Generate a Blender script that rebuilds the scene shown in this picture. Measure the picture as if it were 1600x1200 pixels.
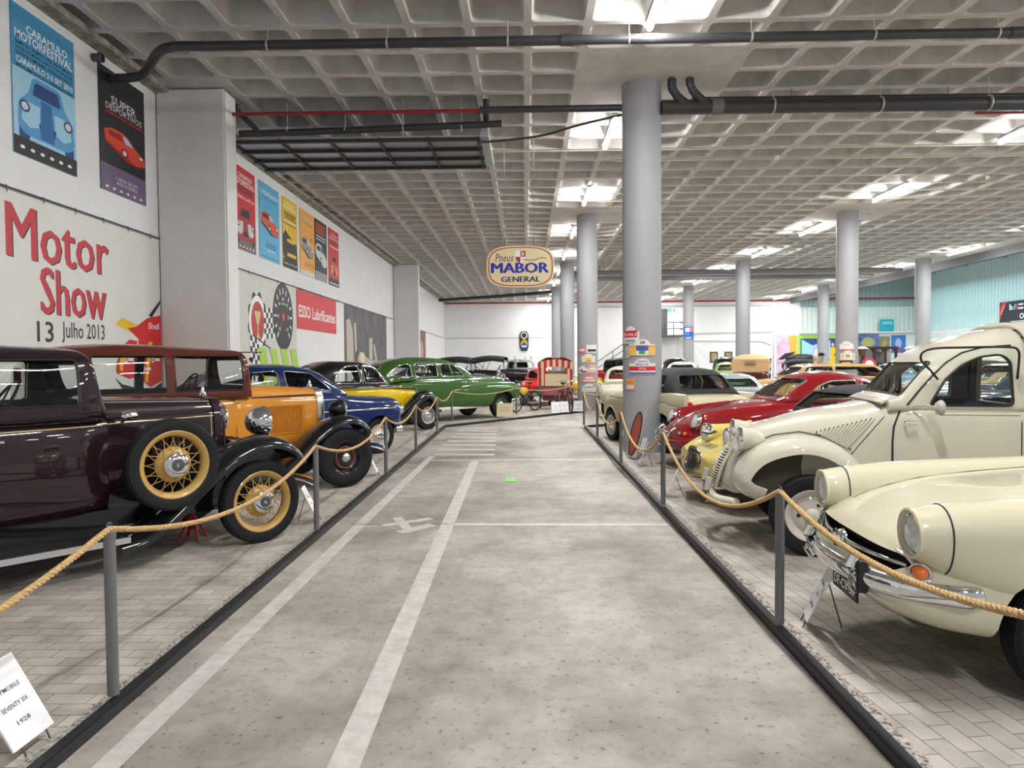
import bpy, bmesh, math, random
from mathutils import Vector, Matrix
from mathutils.bvhtree import BVHTree
for o in list(bpy.data.objects): bpy.data.objects.remove(o)
SC = bpy.context.scene
COL = SC.collection
PI = math.pi
random.seed(7)
# ------------------------------------------------------------------ camera
def make_camera():
    yaw, pitch, roll = math.atan(21/1103), math.atan(34/1103), 0.008
    F0 = Vector((-math.sin(yaw), math.cos(yaw), 0)); R0 = Vector((math.cos(yaw), math.sin(yaw), 0))
    F = F0*math.cos(pitch) + Vector((0, 0, -1))*math.sin(pitch)
    U0 = R0.cross(F)
    R = R0*math.cos(roll) - U0*math.sin(roll); U = U0*math.cos(roll) + R0*math.sin(roll)
    cd = bpy.data.cameras.new('camera'); co = bpy.data.objects.new('camera', cd); COL.objects.link(co)
    cd.sensor_width = 36; cd.lens = 1103/1600*36; cd.clip_start = 0.05; cd.clip_end = 300
    co.matrix_world = Matrix(((R.x, U.x, -F.x, 0), (R.y, U.y, -F.y, 0), (R.z, U.z, -F.z, 1.6), (0, 0, 0, 1)))
    SC.camera = co
make_camera()
# ------------------------------------------------------------------ added world fill entering where the front is left unbuilt, skylight, exposure
W = bpy.data.worlds.new('world'); SC.world = W; W.use_nodes = True
W.node_tree.nodes['Background'].inputs[0].default_value = (0.93, 0.97, 1.0, 1)
W.node_tree.nodes['Background'].inputs[1].default_value = .42
def area_light(name, loc, rot, sx, sy, power, color=(1, 1, 1)):
    l = bpy.data.lights.new(name, 'AREA'); l.shape = 'RECTANGLE'; l.size = sx; l.size_y = sy; l.energy = power; l.color = color
    o = bpy.data.objects.new(name, l); COL.objects.link(o); o.location = loc; o.rotation_euler = rot
    return o
area_light('skylight_daylight', (26, 40, 7.0), (0, 0, 0), 8, 30, 1700, (0.72, 0.96, 1.0))
TUBE_STRENGTH, TUBE_POWER = 95.0, 225.0
SC.view_settings.view_transform = 'Standard'; SC.view_settings.look = 'None'
SC.view_settings.gamma = 1.0; SC.view_settings.use_curve_mapping = False
SC.view_settings.exposure = -0.02
# ------------------------------------------------------------------ materials
_M = {}
def mat(name, col=(.8, .8, .8), rough=.5, metal=0., coat=0., emit=None, spec=.5, noise=0., nscale=6., bump=0., bscale=40., trans=0., wave=0.):
    if name in _M: return _M[name]
    m = bpy.data.materials.new(name); m.use_nodes = True; _M[name] = m
    nt = m.node_tree; b = nt.nodes['Principled BSDF']
    b.inputs['Base Color'].default_value = (*col, 1); b.inputs['Roughness'].default_value = rough
    b.inputs['Metallic'].default_value = metal; b.inputs['Coat Weight'].default_value = coat; b.inputs['Coat Roughness'].default_value = .03
    b.inputs['Specular IOR Level'].default_value = spec; b.inputs['Transmission Weight'].default_value = trans
    if emit: b.inputs['Emission Color'].default_value = (*col, 1); b.inputs['Emission Strength'].default_value = emit
    if noise or bump:
        tc = nt.nodes.new('ShaderNodeTexCoord')
    if noise:
        n = nt.nodes.new('ShaderNodeTexNoise'); n.inputs['Scale'].default_value = nscale; n.inputs['Detail'].default_value = 6
        n.inputs['Roughness'].default_value = .65
        nt.links.new(tc.outputs['Object'], n.inputs['Vector'])
        r = nt.nodes.new('ShaderNodeMapRange'); r.inputs[1].default_value = .3; r.inputs[2].default_value = .7
        r.inputs[3].default_value = 1 - noise; r.inputs[4].default_value = 1 + noise
        nt.links.new(n.outputs['Fac'], r.inputs[0])
        x = nt.nodes.new('ShaderNodeVectorMath'); x.operation = 'SCALE'; x.inputs[0].default_value = col
        nt.links.new(r.outputs[0], x.inputs['Scale']); nt.links.new(x.outputs[0], b.inputs['Base Color'])
    if bump:
        n2 = nt.nodes.new('ShaderNodeTexNoise'); n2.inputs['Scale'].default_value = bscale; n2.inputs['Detail'].default_value = 4
        nt.links.new(tc.outputs['Object'], n2.inputs['Vector'])
        bp = nt.nodes.new('ShaderNodeBump'); bp.inputs['Strength'].default_value = bump; bp.inputs['Distance'].default_value = .02
        nt.links.new(n2.outputs['Fac'], bp.inputs['Height']); nt.links.new(bp.outputs[0], b.inputs['Normal'])
    return m
def paint(name, col, rough=.32): return mat('paint_' + name, col, rough, 0, 1.0, spec=.12)
def glass_mat(name, tint=(.93, .97, .95)):
    if name in _M: return _M[name]
    m = bpy.data.materials.new(name); m.use_nodes = True; _M[name] = m; nt = m.node_tree
    for n in list(nt.nodes): nt.nodes.remove(n)
    o = nt.nodes.new('ShaderNodeOutputMaterial'); mx = nt.nodes.new('ShaderNodeMixShader')
    t = nt.nodes.new('ShaderNodeBsdfTransparent'); t.inputs[0].default_value = (*tint, 1)
    g = nt.nodes.new('ShaderNodeBsdfGlossy'); g.inputs['Roughness'].default_value = .02
    f = nt.nodes.new('ShaderNodeFresnel'); f.inputs[0].default_value = 1.5
    nt.links.new(f.outputs[0], mx.inputs[0]); nt.links.new(t.outputs[0], mx.inputs[1]); nt.links.new(g.outputs[0], mx.inputs[2])
    nt.links.new(mx.outputs[0], o.inputs[0])
    return m
CHROME = mat('chrome', (.82, .83, .85), .08, 1.0)
STEEL = mat('grey_steel', (.10, .10, .11), .45, .6)
RUBBER = mat('rubber', (.011, .011, .012), .6, spec=.25, bump=.15, bscale=90)
BLACK = mat('black_trim', (.012, .012, .013), .5)
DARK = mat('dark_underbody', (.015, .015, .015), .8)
GLASS = glass_mat('window_glass')
LENS = mat('lamp_lens', (.62, .66, .67), .25, 0, 1.0, noise=.25, nscale=25)
WHITE = mat('white_print', (.85, .85, .84), .6)
INK = mat('black_ink', (.012, .012, .014), .6)
# ------------------------------------------------------------------ mesh building
class MB:
    """collects vertices and faces, then links them as one mesh object"""
    def __init__(s): s.v = []; s.f = []; s.m = []
    def add(s, vs, fs, mi=0, M=None):
        k = len(s.v)
        s.v += [(M @ Vector(p)) if M is not None else Vector(p) for p in vs]
        s.f += [tuple(i + k for i in f) for f in fs]; s.m += [mi]*len(fs)
        return s
    def grid(s, rows, cu=False, cv=False, mi=0, cap0=False, cap1=False):
        n = len(rows[0]); R = len(rows); fs = []
        for i in range(R if cu else R - 1):
            a = (i % R)*n; b = ((i + 1) % R)*n
            for j in range(n if cv else n - 1):
                j2 = (j + 1) % n
                fs.append((a + j, a + j2, b + j2, b + j))
        if cap0: fs.append(tuple(range(n))[::-1])
        if cap1: fs.append(tuple(range((R - 1)*n, R*n)))
        return s.add([p for r in rows for p in r], fs, mi)
    def box(s, c, d, mi=0, rz=0., bev=0., M=None):
        x, y, z = d[0]/2, d[1]/2, d[2]/2
        T = Matrix.Translation(c) @ Matrix.Rotation(rz, 4, 'Z')
        if M is not None: T = M @ T
        if bev <= 0:
            vs = [(i*x, j*y, k*z) for k in (-1, 1) for j in (-1, 1) for i in (-1, 1)]
            fs = [(0, 2, 3, 1), (4, 5, 7, 6), (0, 1, 5, 4), (2, 6, 7, 3), (0, 4, 6, 2), (1, 3, 7, 5)]
            return s.add(vs, fs, mi, T)
        bm = bmesh.new(); bmesh.ops.create_cube(bm, size=1, matrix=Matrix.Diagonal((d[0], d[1], d[2], 1)))
        bmesh.ops.bevel(bm, geom=bm.edges[:], offset=min(bev, min(d)*.48), segments=2, affect='EDGES')
        bm.verts.index_update()
        s.add([v.co[:] for v in bm.verts], [[v.index for v in f.verts] for f in bm.faces], mi, T); bm.free()
        return s
    def tube(s, pts, r, n=8, closed=False, mi=0, rad=None, cap=True):
        P = [Vector(p) for p in pts]; N = len(P); rows = []; up = None
        for i in range(N):
            a = P[(i - 1) % N] if (closed or i > 0) else P[i]; b = P[(i + 1) % N] if (closed or i < N - 1) else P[i]
            t = (b - a)
            if t.length < 1e-9: t = Vector((0, 0, 1))
            t.normalize()
            if up is None:
                up = Vector((0, 0, 1)) if abs(t.z) < .9 else Vector((1, 0, 0))
            up = (up - t*up.dot(t))
            if up.length < 1e-6: up = t.orthogonal()
            up.normalize(); sd = t.cross(up); rr = rad[i] if rad else r
            rows.append([P[i] + (up*math.cos(2*PI*k/n) + sd*math.sin(2*PI*k/n))*rr for k in range(n)])
        return s.grid(rows, cu=closed, cv=True, mi=mi, cap0=cap and not closed, cap1=cap and not closed)
    def lathe(s, prof, o=(0, 0, 0), ax=(0, 0, 1), n=24, mi=0, cap=True, closed=False):
        a = Vector(ax).normalized(); u = a.orthogonal().normalized(); w = a.cross(u); o = Vector(o)
        rows = [[o + a*h + (u*math.cos(2*PI*k/n) + w*math.sin(2*PI*k/n))*r for k in range(n)] for r, h in prof]
        return s.grid(rows, cu=closed, cv=True, mi=mi, cap0=cap and not closed, cap1=cap and not closed)
    def prism(s, poly, fn, d0, d1, mi=0):
        n = len(poly); vs = [fn(p[0], p[1], d0) for p in poly] + [fn(p[0], p[1], d1) for p in poly]
        fs = [tuple(range(n))[::-1], tuple(range(n, 2*n))] + [(i, (i + 1) % n, n + (i + 1) % n, n + i) for i in range(n)]
        return s.add(vs, fs, mi)
    def sphere(s, c, r, n=14, m=8, mi=0, sc=(1, 1, 1)):
        rows = [[Vector(c) + Vector((r*sc[0]*math.sin(PI*i/m)*math.cos(2*PI*k/n), r*sc[1]*math.sin(PI*i/m)*math.sin(2*PI*k/n), r*sc[2]*math.cos(PI*i/m))) for k in range(n)] for i in range(1, m)]
        return s.grid(rows, cv=True, mi=mi, cap0=True, cap1=True)
    def text(s, body, o, u, v, w, h, mi=0, bold=0., n=None):
        """flat lettering in the box from o along u (width w) and v (height h)"""
        c = bpy.data.curves.new('txt', 'FONT'); c.body = body; c.offset = bold; c.resolution_u = 2
        t = bpy.data.objects.new('txt', c); COL.objects.link(t)
        me = bpy.data.meshes.new_from_object(t.evaluated_get(bpy.context.evaluated_depsgraph_get()))
        xs = [q.co.x for q in me.vertices] or [0, 1]; ys = [q.co.y for q in me.vertices] or [0, 1]
        x0, x1, y0, y1 = min(xs), max(xs), min(ys), max(ys); u = Vector(u); v = Vector(v); o = Vector(o)
        if w is None: w = h*(x1 - x0)/max(1e-6, y1 - y0)
        s.add([o + u*((q.co.x - x0)/max(1e-6, x1 - x0)*w) + v*((q.co.y - y0)/max(1e-6, y1 - y0)*h) for q in me.vertices], [tuple(p.vertices) for p in me.polygons], mi)
        bpy.data.objects.remove(t); bpy.data.curves.remove(c); bpy.data.meshes.remove(me)
        return s
    def mesh(s, name, mats, smooth=True, angle=38):
        me = bpy.data.meshes.new(name); me.from_pydata([tuple(p) for p in s.v], [], s.f)
        for m in (mats if isinstance(mats, (list, tuple)) else [mats]): me.materials.append(m)
        me.polygons.foreach_set('material_index', s.m)
        bm = bmesh.new(); bm.from_mesh(me); bmesh.ops.recalc_face_normals(bm, faces=bm.faces); bm.to_mesh(me); bm.free()
        if smooth:
            me.polygons.foreach_set('use_smooth', [True]*len(me.polygons)); me.set_sharp_from_angle(angle=math.radians(angle))
        me.update()
        return me
    def build(s, name, mats, parent=None, label=None, smooth=True, angle=38, sub=0):
        o = bpy.data.objects.new(name, s.mesh(name, mats, smooth, angle)); COL.objects.link(o)
        if parent is not None: o.parent = parent
        if label: o['label'] = label
        if sub:
            md = o.modifiers.new('s', 'SUBSURF'); md.levels = sub; md.render_levels = sub
        return o
def thing(name, label, cat, loc=(0, 0, 0), rz=0., group=None):
    o = bpy.data.objects.new(name, None); COL.objects.link(o); o.location = loc; o.rotation_euler = (0, 0, rz)
    o['label'] = label; o['category'] = cat
    if group: o['group'] = group
    return o
def tag(o, label, cat, group=None):
    o['label'] = label; o['category'] = cat
    if group: o['group'] = group
    return o
def struct(o, kind='structure'): o['kind'] = kind; return o
def dup(root, loc=None, rz=None, label=None, parent=None):
    r = root.copy(); COL.objects.link(r)
    if parent is not None: r.parent = parent
    if loc is not None: r.location = loc
    if rz is not None: r.rotation_euler = (0, 0, rz)
    if label: r['label'] = label
    for c in list(root.children): dup(c, parent=r)
    return r
def boolean(o, cutters, op='DIFFERENCE'):
    """cut a mesh object with other meshes and bake the result"""
    tmp = []
    for c, ms in cutters:
        k = bpy.data.objects.new('cut', c.mesh('cut', ms, False)); COL.objects.link(k); k.parent = o.parent; tmp.append(k)
        md = o.modifiers.new('b', 'BOOLEAN'); md.operation = op; md.object = k; md.solver = 'EXACT'; md.material_mode = 'TRANSFER'
    bpy.context.view_layer.update()
    me = bpy.data.meshes.new_from_object(o.evaluated_get(bpy.context.evaluated_depsgraph_get()))
    o.modifiers.clear(); o.data = me
    me.polygons.foreach_set('use_smooth', [True]*len(me.polygons)); me.set_sharp_from_angle(angle=math.radians(38))
    for k in tmp: bpy.data.objects.remove(k)
    return o
def spline(pts, n=8, closed=False):
    """Catmull-Rom through points of any dimension"""
    P = [tuple(p) for p in pts]; N = len(P); out = []
    for i in range(N if closed else N - 1):
        g = (lambda k: P[k % N]) if closed else (lambda k: P[max(0, min(N - 1, k))])
        a, b, c, d = g(i - 1), g(i), g(i + 1), g(i + 2)
        for k in range(n):
            t = k/n
            out.append(tuple(.5*(2*b[q] + (c[q] - a[q])*t + (2*a[q] - 5*b[q] + 4*c[q] - d[q])*t*t + (3*b[q] - a[q] - 3*c[q] + d[q])*t**3) for q in range(len(b))))
    if not closed: out.append(P[-1])
    return out
def rounded(poly, r=.04, n=4):
    """polygon with rounded corners; a point may carry its own radius as third value"""
    out = []; N = len(poly)
    for i in range(N):
        p = Vector(poly[i][:2]); a = Vector(poly[i - 1][:2]); b = Vector(poly[(i + 1) % N][:2])
        rr = poly[i][2] if len(poly[i]) > 2 else r
        da, db = a - p, b - p; k = min(rr, da.length*.48, db.length*.48)
        if k < 1e-5: out.append(tuple(p)); continue
        A = p + da.normalized()*k; B = p + db.normalized()*k
        for j in range(n + 1):
            t = j/n; out.append(tuple(A*(1 - t)**2 + p*2*t*(1 - t) + B*t*t))
    return out
# ================================================================== the hall
HC = 6.45                                    # ceiling height
S = .865                                     # waffle pitch
def concrete_mat():
    m = mat('aisle_concrete', (.30, .285, .262), .62, spec=.35); nt = m.node_tree; b = nt.nodes['Principled BSDF']
    tc = nt.nodes.new('ShaderNodeTexCoord')
    def noise(sc, det, ro=.6, st=None):
        n = nt.nodes.new('ShaderNodeTexNoise'); n.inputs['Scale'].default_value = sc; n.inputs['Detail'].default_value = det; n.inputs['Roughness'].default_value = ro
        if st:
            mp = nt.nodes.new('ShaderNodeMapping'); mp.inputs['Scale'].default_value = st; nt.links.new(tc.outputs['Object'], mp.inputs[0]); nt.links.new(mp.outputs[0], n.inputs['Vector'])
        else: nt.links.new(tc.outputs['Object'], n.inputs['Vector'])
        return n.outputs['Fac']
    def ramp(x, stops):
        r = nt.nodes.new('ShaderNodeValToRGB'); e = r.color_ramp.elements
        while len(e) < len(stops): e.new(.5)
        for k, (p, c) in enumerate(stops): e[k].position = p; e[k].color = (*c, 1)
        nt.links.new(x, r.inputs[0]); return r.outputs[0]
    def mul(a, b_, f=1.):
        x = nt.nodes.new('ShaderNodeMixRGB'); x.blend_type = 'MULTIPLY'; x.inputs[0].default_value = f
        nt.links.new(a, x.inputs[1]); nt.links.new(b_, x.inputs[2]); return x.outputs[0]
    c = ramp(noise(.9, 8, .62, (1, .7, 1)), [(.30, (.18, .166, .148)), (.44, (.29, .27, .247)), (.56, (.375, .352, .325)), (.72, (.43, .405, .378))])
    c = mul(c, ramp(noise(.55, 5, .55, (.8, 1.3, 1)), [(.36, (.74, .70, .65)), (.50, (1, 1, 1)), (.66, (1.06, 1.06, 1.05))]))
    c = mul(c, ramp(noise(7, 6, .7), [(.3, (.78, .78, .78)), (.55, (1, 1, 1)), (.75, (1.08, 1.07, 1.05))]))
    c = mul(c, ramp(noise(28, 3, .5), [(.30, (.45, .43, .40)), (.37, (1, 1, 1))]), .8)
    nt.links.new(c, b.inputs['Base Color'])
    bp = nt.nodes.new('ShaderNodeBump'); bp.inputs['Strength'].default_value = .12; bp.inputs['Distance'].default_value = .01
    nt.links.new(noise(60, 5), bp.inputs['Height']); nt.links.new(bp.outputs[0], b.inputs['Normal'])
    return m
def paver_mat(name, rot):
    m = mat(name, (.3, .28, .26), .7, spec=.3); nt = m.node_tree; b = nt.nodes['Principled BSDF']
    tc = nt.nodes.new('ShaderNodeTexCoord'); mp = nt.nodes.new('ShaderNodeMapping'); mp.inputs['Rotation'].default_value = (0, 0, rot)
    nt.links.new(tc.outputs['Object'], mp.inputs[0])
    br = nt.nodes.new('ShaderNodeTexBrick'); br.inputs['Scale'].default_value = 1; br.inputs['Brick Width'].default_value = .21; br.inputs['Row Height'].default_value = .105
    br.inputs['Mortar Size'].default_value = .003; br.inputs['Mortar Smooth'].default_value = .35; br.inputs['Bias'].default_value = -.1
    br.inputs['Color1'].default_value = (.45, .415, .375, 1); br.inputs['Color2'].default_value = (.36, .33, .295, 1); br.inputs['Mortar'].default_value = (.17, .155, .14, 1)
    nt.links.new(mp.outputs[0], br.inputs['Vector'])
    n = nt.nodes.new('ShaderNodeTexNoise'); n.inputs['Scale'].default_value = 3; n.inputs['Detail'].default_value = 8; nt.links.new(tc.outputs['Object'], n.inputs['Vector'])
    r = nt.nodes.new('ShaderNodeMapRange'); r.inputs[1].default_value = .3; r.inputs[2].default_value = .7; r.inputs[3].default_value = .72; r.inputs[4].default_value = 1.2; nt.links.new(n.outputs['Fac'], r.inputs[0])
    x = nt.nodes.new('ShaderNodeVectorMath'); x.operation = 'SCALE'; nt.links.new(br.outputs[0], x.inputs[0]); nt.links.new(r.outputs[0], x.inputs['Scale']); nt.links.new(x.outputs[0], b.inputs['Base Color'])
    bp = nt.nodes.new('ShaderNodeBump'); bp.invert = True; bp.inputs['Strength'].default_value = .6; bp.inputs['Distance'].default_value = .006
    nt.links.new(br.outputs['Fac'], bp.inputs['Height']); nt.links.new(bp.outputs[0], b.inputs['Normal'])
    return m
def flat(name, poly, z0, z1, m):
    return MB().prism(poly, lambda x, y, d: (x, y, d), z0, z1).build(name, m, smooth=False)
CONC = concrete_mat(); PAVX = paver_mat('pavers_across', 0.); PAVY = paver_mat('pavers_along', 1.45)
struct(flat('floor', [(-1.93, -3), (1.45, -3), (1.45, 21.8), (-1.97, 17.4), (-1.94, 17.2)], -.2, 0, CONC))
struct(flat('floor_left_pavers', [(-8, -3), (-1.93, -3), (-1.93, 17.4), (-1.93, 58), (-8, 58)], -.2, -.001, PAVX))
struct(flat('floor_right_pavers', [(1.45, -3), (34, -3), (34, 58), (1.45, 58)], -.2, -.001, PAVY))
struct(flat('floor_end_pavers', [(-1.93, 17.4), (1.45, 21.8), (1.45, 58), (-1.93, 58)], -.2, -.001, PAVX))
# painted lines and floor joints
LINE = mat('worn_line_paint', (.475, .455, .43), .6, noise=.2, nscale=9)
JOINT = mat('floor_joint', (.50, .485, .46), .7, noise=.2, nscale=12)
def stripe(pts, w, name, m, z=.002):
    a = Vector(pts[0]); b = Vector(pts[1]); d = (b - a).normalized(); s = Vector((-d.y, d.x))*w/2
    struct(flat(name, [tuple(a + s), tuple(a - s), tuple(b - s), tuple(b + s)], 0, z, m))
stripe([(-1.72, -2), (-1.61, 12)], .11, 'trim_1_left_floor_line', LINE)
stripe([(-.68, -2), (-.83, 11.4)], .13, 'trim_2_centre_floor_line', LINE)
stripe([(-.72, 6.93), (1.38, 6.88)], .10, 'trim_3_cross_floor_line', LINE)
stripe([(-1.55, 11.55), (1.35, 11.5)], .12, 'trim_4_cross_floor_line', LINE)
stripe([(-1.75, 6.95), (-.78, 6.95)], .02, 'trim_5_floor_joint', mat('dark_joint', (.16, .15, .14), .8))
stripe([(1.15, 17.0), (-1.6, 17.2)], .06, 'trim_6_floor_joint', JOINT)
for k in range(8): stripe([(-1.6, 12.25 + k*.72), (-.55 - .02*k, 12.2 + k*.70)], .22, 'trim_%d_floor_hatching' % (7 + k), LINE, .0015)
stripe([(-1.42, 6.88), (-.98, 7.20)], .10, 'trim_15_floor_arrow', LINE, .0022); stripe([(-1.34, 7.25), (-1.14, 6.72)], .10, 'trim_16_floor_arrow', LINE, .0024); stripe([(-1.20, 6.60), (-.93, 6.92)], .12, 'trim_17_floor_arrow', LINE, .0026)
tag(MB().box((-.21, 9.55, .004), (.14, .34, .006), bev=.002).build('floor_sticker', mat('green_sticker', (.16, .55, .09), .5)), 'small bright green square sticker on the concrete aisle', 'sticker')
# kerb strips of black steel angle, with gravel behind them
KERB = mat('black_steel_edge', (.022, .022, .023), .5, .3, noise=.3, nscale=14)
def kerb(name, a, b, side):
    a = Vector(a); b = Vector(b); d = (b - a).normalized(); L = (b - a).length; s = Vector((-d.y, d.x))*side
    M = Matrix.Translation((a.x, a.y, 0)) @ Matrix(((d.x, s.x, 0, 0), (d.y, s.y, 0, 0), (0, 0, 1, 0), (0, 0, 0, 1)))
    m = MB().box((L/2, .005, .03), (L, .010, .06), M=M).box((L/2, .025, .057), (L, .05, .008), M=M)
    struct(m.build(name, KERB, smooth=False))
    return M, L
GRAV = mat('gravel', (.36, .34, .31), .85, noise=.45, nscale=35)
def gravel(side, M, L, n, w=.08, y0=.052):
    g = MB().box((L/2, y0 + w/2, .012), (L, w, .024), M=M)
    for _ in range(n):
        x = random.random()**1.7*L; r = random.uniform(.006, .014); c = (x, y0 + random.random()*w, .024 + r*.3)
        R = Matrix.Rotation(random.random()*6, 4, 'Z') @ Matrix.Rotation(random.random()*3, 4, 'X')
        vs = [(r, 0, 0), (-r, r*.2, 0), (0, r*.8, .1*r), (0, -r, 0), (0, 0, r*.8), (0, .1*r, -r*.7)]
        g.add(vs, [(0, 2, 4), (2, 1, 4), (1, 3, 4), (3, 0, 4), (2, 0, 5), (1, 2, 5), (3, 1, 5), (0, 3, 5)], 0, M @ Matrix.Translation(c) @ R)
    o = g.build('gravel', GRAV, smooth=False); o['kind'] = 'stuff'; o['label'] = ('pale gravel strip behind the %s black kerb of the aisle' % side); o['category'] = 'gravel'
M_, L_ = kerb('trim_18_left_kerb', (-1.845, -2.5), (-1.965, 17.4), 1); gravel('left', M_, L_, 3200)
M_, L_ = kerb('trim_19_right_kerb', (1.445, -2.5), (1.415, 17.1), -1); gravel('right', M_, L_, 3200)
kerb('trim_20_end_kerb', (-1.97, 17.4), (1.9, 22.4), 1)
kerb('trim_21_end_kerb_right', (1.45, 17.1), (2.5, 17.8), -1)
# ---- waffle ceiling
def waffle():
    m = MB(); i0, i1, j0, j1 = -8, 24, -22, 48
    Xa, Ya = .07, 15.48
    def solid(i, j):
        x = Xa + (i + .5)*S; y = Ya + (j + .5)*S
        for cx in (-6.42, 2.2, 10.9, 19.4):
            for cy in (1.2, 12.45, 23.69, 34.94, 46.2):
                if abs(x - cx) < 1.5*S and abs(y - cy) < 1.45*S:
                    if cx < 0: return (i <= -5 and abs(y - cy) < .5*S) and cy in (12.45, 34.94)
                    return True
        return i >= 23
    for i in range(i0, i1):
        for j in range(j0, j1):
            x0 = max(Xa + i*S, -6.5); x1 = Xa + (i + 1)*S; y0 = Ya + j*S; y1 = y0 + S
            if solid(i, j) or x1 - x0 < .5:
                m.add([(x0, y0, HC), (x1, y0, HC), (x1, y1, HC), (x0, y1, HC)], [(0, 1, 2, 3)]); continue
            cx, cy = (x0 + x1)/2, (y0 + y1)/2; hx, hy = (x1 - x0)/2, (y1 - y0)/2
            def ring(b, rc, z):
                out = []
                for (sx, sy, a0) in ((-1, -1, PI), (1, -1, 1.5*PI), (1, 1, 0), (-1, 1, .5*PI)):
                    for k in range(3):
                        a = a0 + k*PI/4
                        out.append((cx + sx*(hx - b - rc) + rc*math.cos(a), cy + sy*(hy - b - rc) + rc*math.sin(a), z))
                return out
            vs = [(x0, y0, HC), (x1, y0, HC), (x1, y1, HC), (x0, y1, HC)] + ring(.055, .08, HC) + ring(.072, .08, HC + .03) + ring(.145, .07, HC + .42)
            fs = []
            for k in range(4):
                n = (k + 1) % 4; c = lambda q: 4 + (q % 12)
                fs.append((k, n, c(3*n + 1), c(3*n), c(3*k + 2), c(3*k + 1)))
            for r in (0, 1):
                for k in range(12):
                    a = 4 + 12*r; fs.append((a + k, a + (k + 1) % 12, a + 12 + (k + 1) % 12, a + 12 + k))
            fs.append(tuple(range(28, 40)))
            m.add(vs, fs)
    me = bpy.data.meshes.new('ceiling'); me.from_pydata([tuple(p) for p in m.v], [], m.f)
    me.materials.append(mat('waffle_concrete', (.535, .52, .505), .8, noise=.16, nscale=2.2, bump=.25, bscale=30))
    me.polygons.foreach_set('use_smooth', [True]*len(me.polygons)); me.set_sharp_from_angle(angle=math.radians(40))
    o = bpy.data.objects.new('ceiling', me); COL.objects.link(o); struct(o)
waffle()
struct(MB().box((7.2, 27, 7.1), (27.6, 62, .1)).build('ceiling_slab', mat('waffle_concrete'), smooth=False))
WALL = mat('white_wall', (.80, .805, .815), .75, noise=.03, nscale=1.5, bump=.08, bscale=120)
WALL2 = mat('grey_white_wall', (.70, .685, .68), .78, noise=.05, nscale=2, bump=.15, bscale=90)
struct(MB().box((-6.56, 27, 3.25), (.2, 60, 6.9)).build('wall_left', WALL, smooth=False))
for n, y in (('near', 12.65), ('far', 34.95), ('behind', 1.2)):
    m = MB().box((-5.84, y, 3.22), (1.22, .5, 6.42), bev=.03)
    struct(m.build('wall_left_pilaster_' + n, WALL2))
# concrete lip and damp stains between wall and ceiling
struct(MB().box((-6.34, 27, 6.41), (.24, 60, .1)).build('trim_22_left_cornice', mat('stained_concrete', (.33, .30, .26), .9, noise=.6, nscale=4, bump=.5, bscale=18), smooth=False))
struct(MB().box((7.6, 56.6, 3.25), (28.4, .2, 6.9)).build('wall_back', WALL, smooth=False))
struct(MB().box((26.3, 56.6, 1.85), (9.1, .2, 3.7)).box((26.3, 56.45, 3.74), (9.1, .5, .1)).build('wall_back_right', WALL2, smooth=False))
struct(MB().box((30.9, 38, 1.85), (.2, 37, 3.75)).build('wall_right', WALL2, smooth=False))
def corrugated(name, a, b, z0, z1, m, pitch=.34, dep=.06):
    a = Vector(a); b = Vector(b); L = (b - a).length; d = (b - a)/L; s = Vector((-d.y, d.x)); n = int(L/pitch); top = []; pts = []
    for k in range(n):
        for t, e in ((0, 0), (.35, 0), (.5, 1), (.85, 1)): pts.append(a + d*(k + t)*L/n + s*dep*e)
    pts.append(b)
    struct(MB().grid([[(p.x, p.y, z) for p in pts] for z in (z0, z1)]).build(name, m, smooth=False))
TEAL_LIT = mat('daylight_teal_sheet', (.50, .62, .63), .5); CREAMSH = mat('pale_sheet', (.60, .63, .60), .5)  # teal sheet: the daylight's teal cast is put into its base colour
corrugated('wall_right_upper_cladding', (30.85, 56.5), (30.85, 20), 3.75, 8.2, TEAL_LIT)
corrugated('wall_back_right_cladding', (30.8, 56.5), (21.8, 56.5), 3.75, 5.75, CREAMSH)
corrugated('wall_back_right_upper_cladding', (30.8, 56.6), (21.8, 56.6), 5.75, 8.2, mat('green_sheet', (.36, .46, .45), .5))
struct(MB().box((25.8, 38, 8.25), (10.4, 38, .1)).build('ceiling_side_bay', mat('teal_roof', (.52, .66, .67), .6), smooth=False))
pr = MB()
for y in range(22, 57, 4): pr.box((25.8, y, 8.1), (10.4, .12, .2))
struct(pr.build('trim_23_roof_purlins', mat('teal_purlin', (.30, .46, .48), .6), smooth=False))
struct(MB().box((20.95, 27, 6.3), (.25, 58, .5)).build('trim_24_slab_edge_beam', mat('dark_beam', (.05, .055, .06), .6), smooth=False))
# ---- columns
COLM = mat('column_paint', (.335, .34, .36), .6, noise=.035, nscale=3, bump=.05, bscale=60)
def column(x, y, d=.68):
    m = MB().lathe([(d/2, 0), (d/2, .5), (d/2, 1.5), (d/2, 3.598), (d/2 - .002, 3.599), (d/2 - .002, 3.604), (d/2, 3.605), (d/2, 5), (d/2, HC - .25), (d/2 + .006, HC - .245), (d/2 + .006, HC + .02)], (x, y, 0), n=40)
    return struct(m.build('column', COLM, angle=30))
for x in (2.08, 10.65, 19.35):
    for y in (12.62, 23.62, 34.8, 46.3): 
        if not (x > 10 and y < 20): column(x, y)
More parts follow.
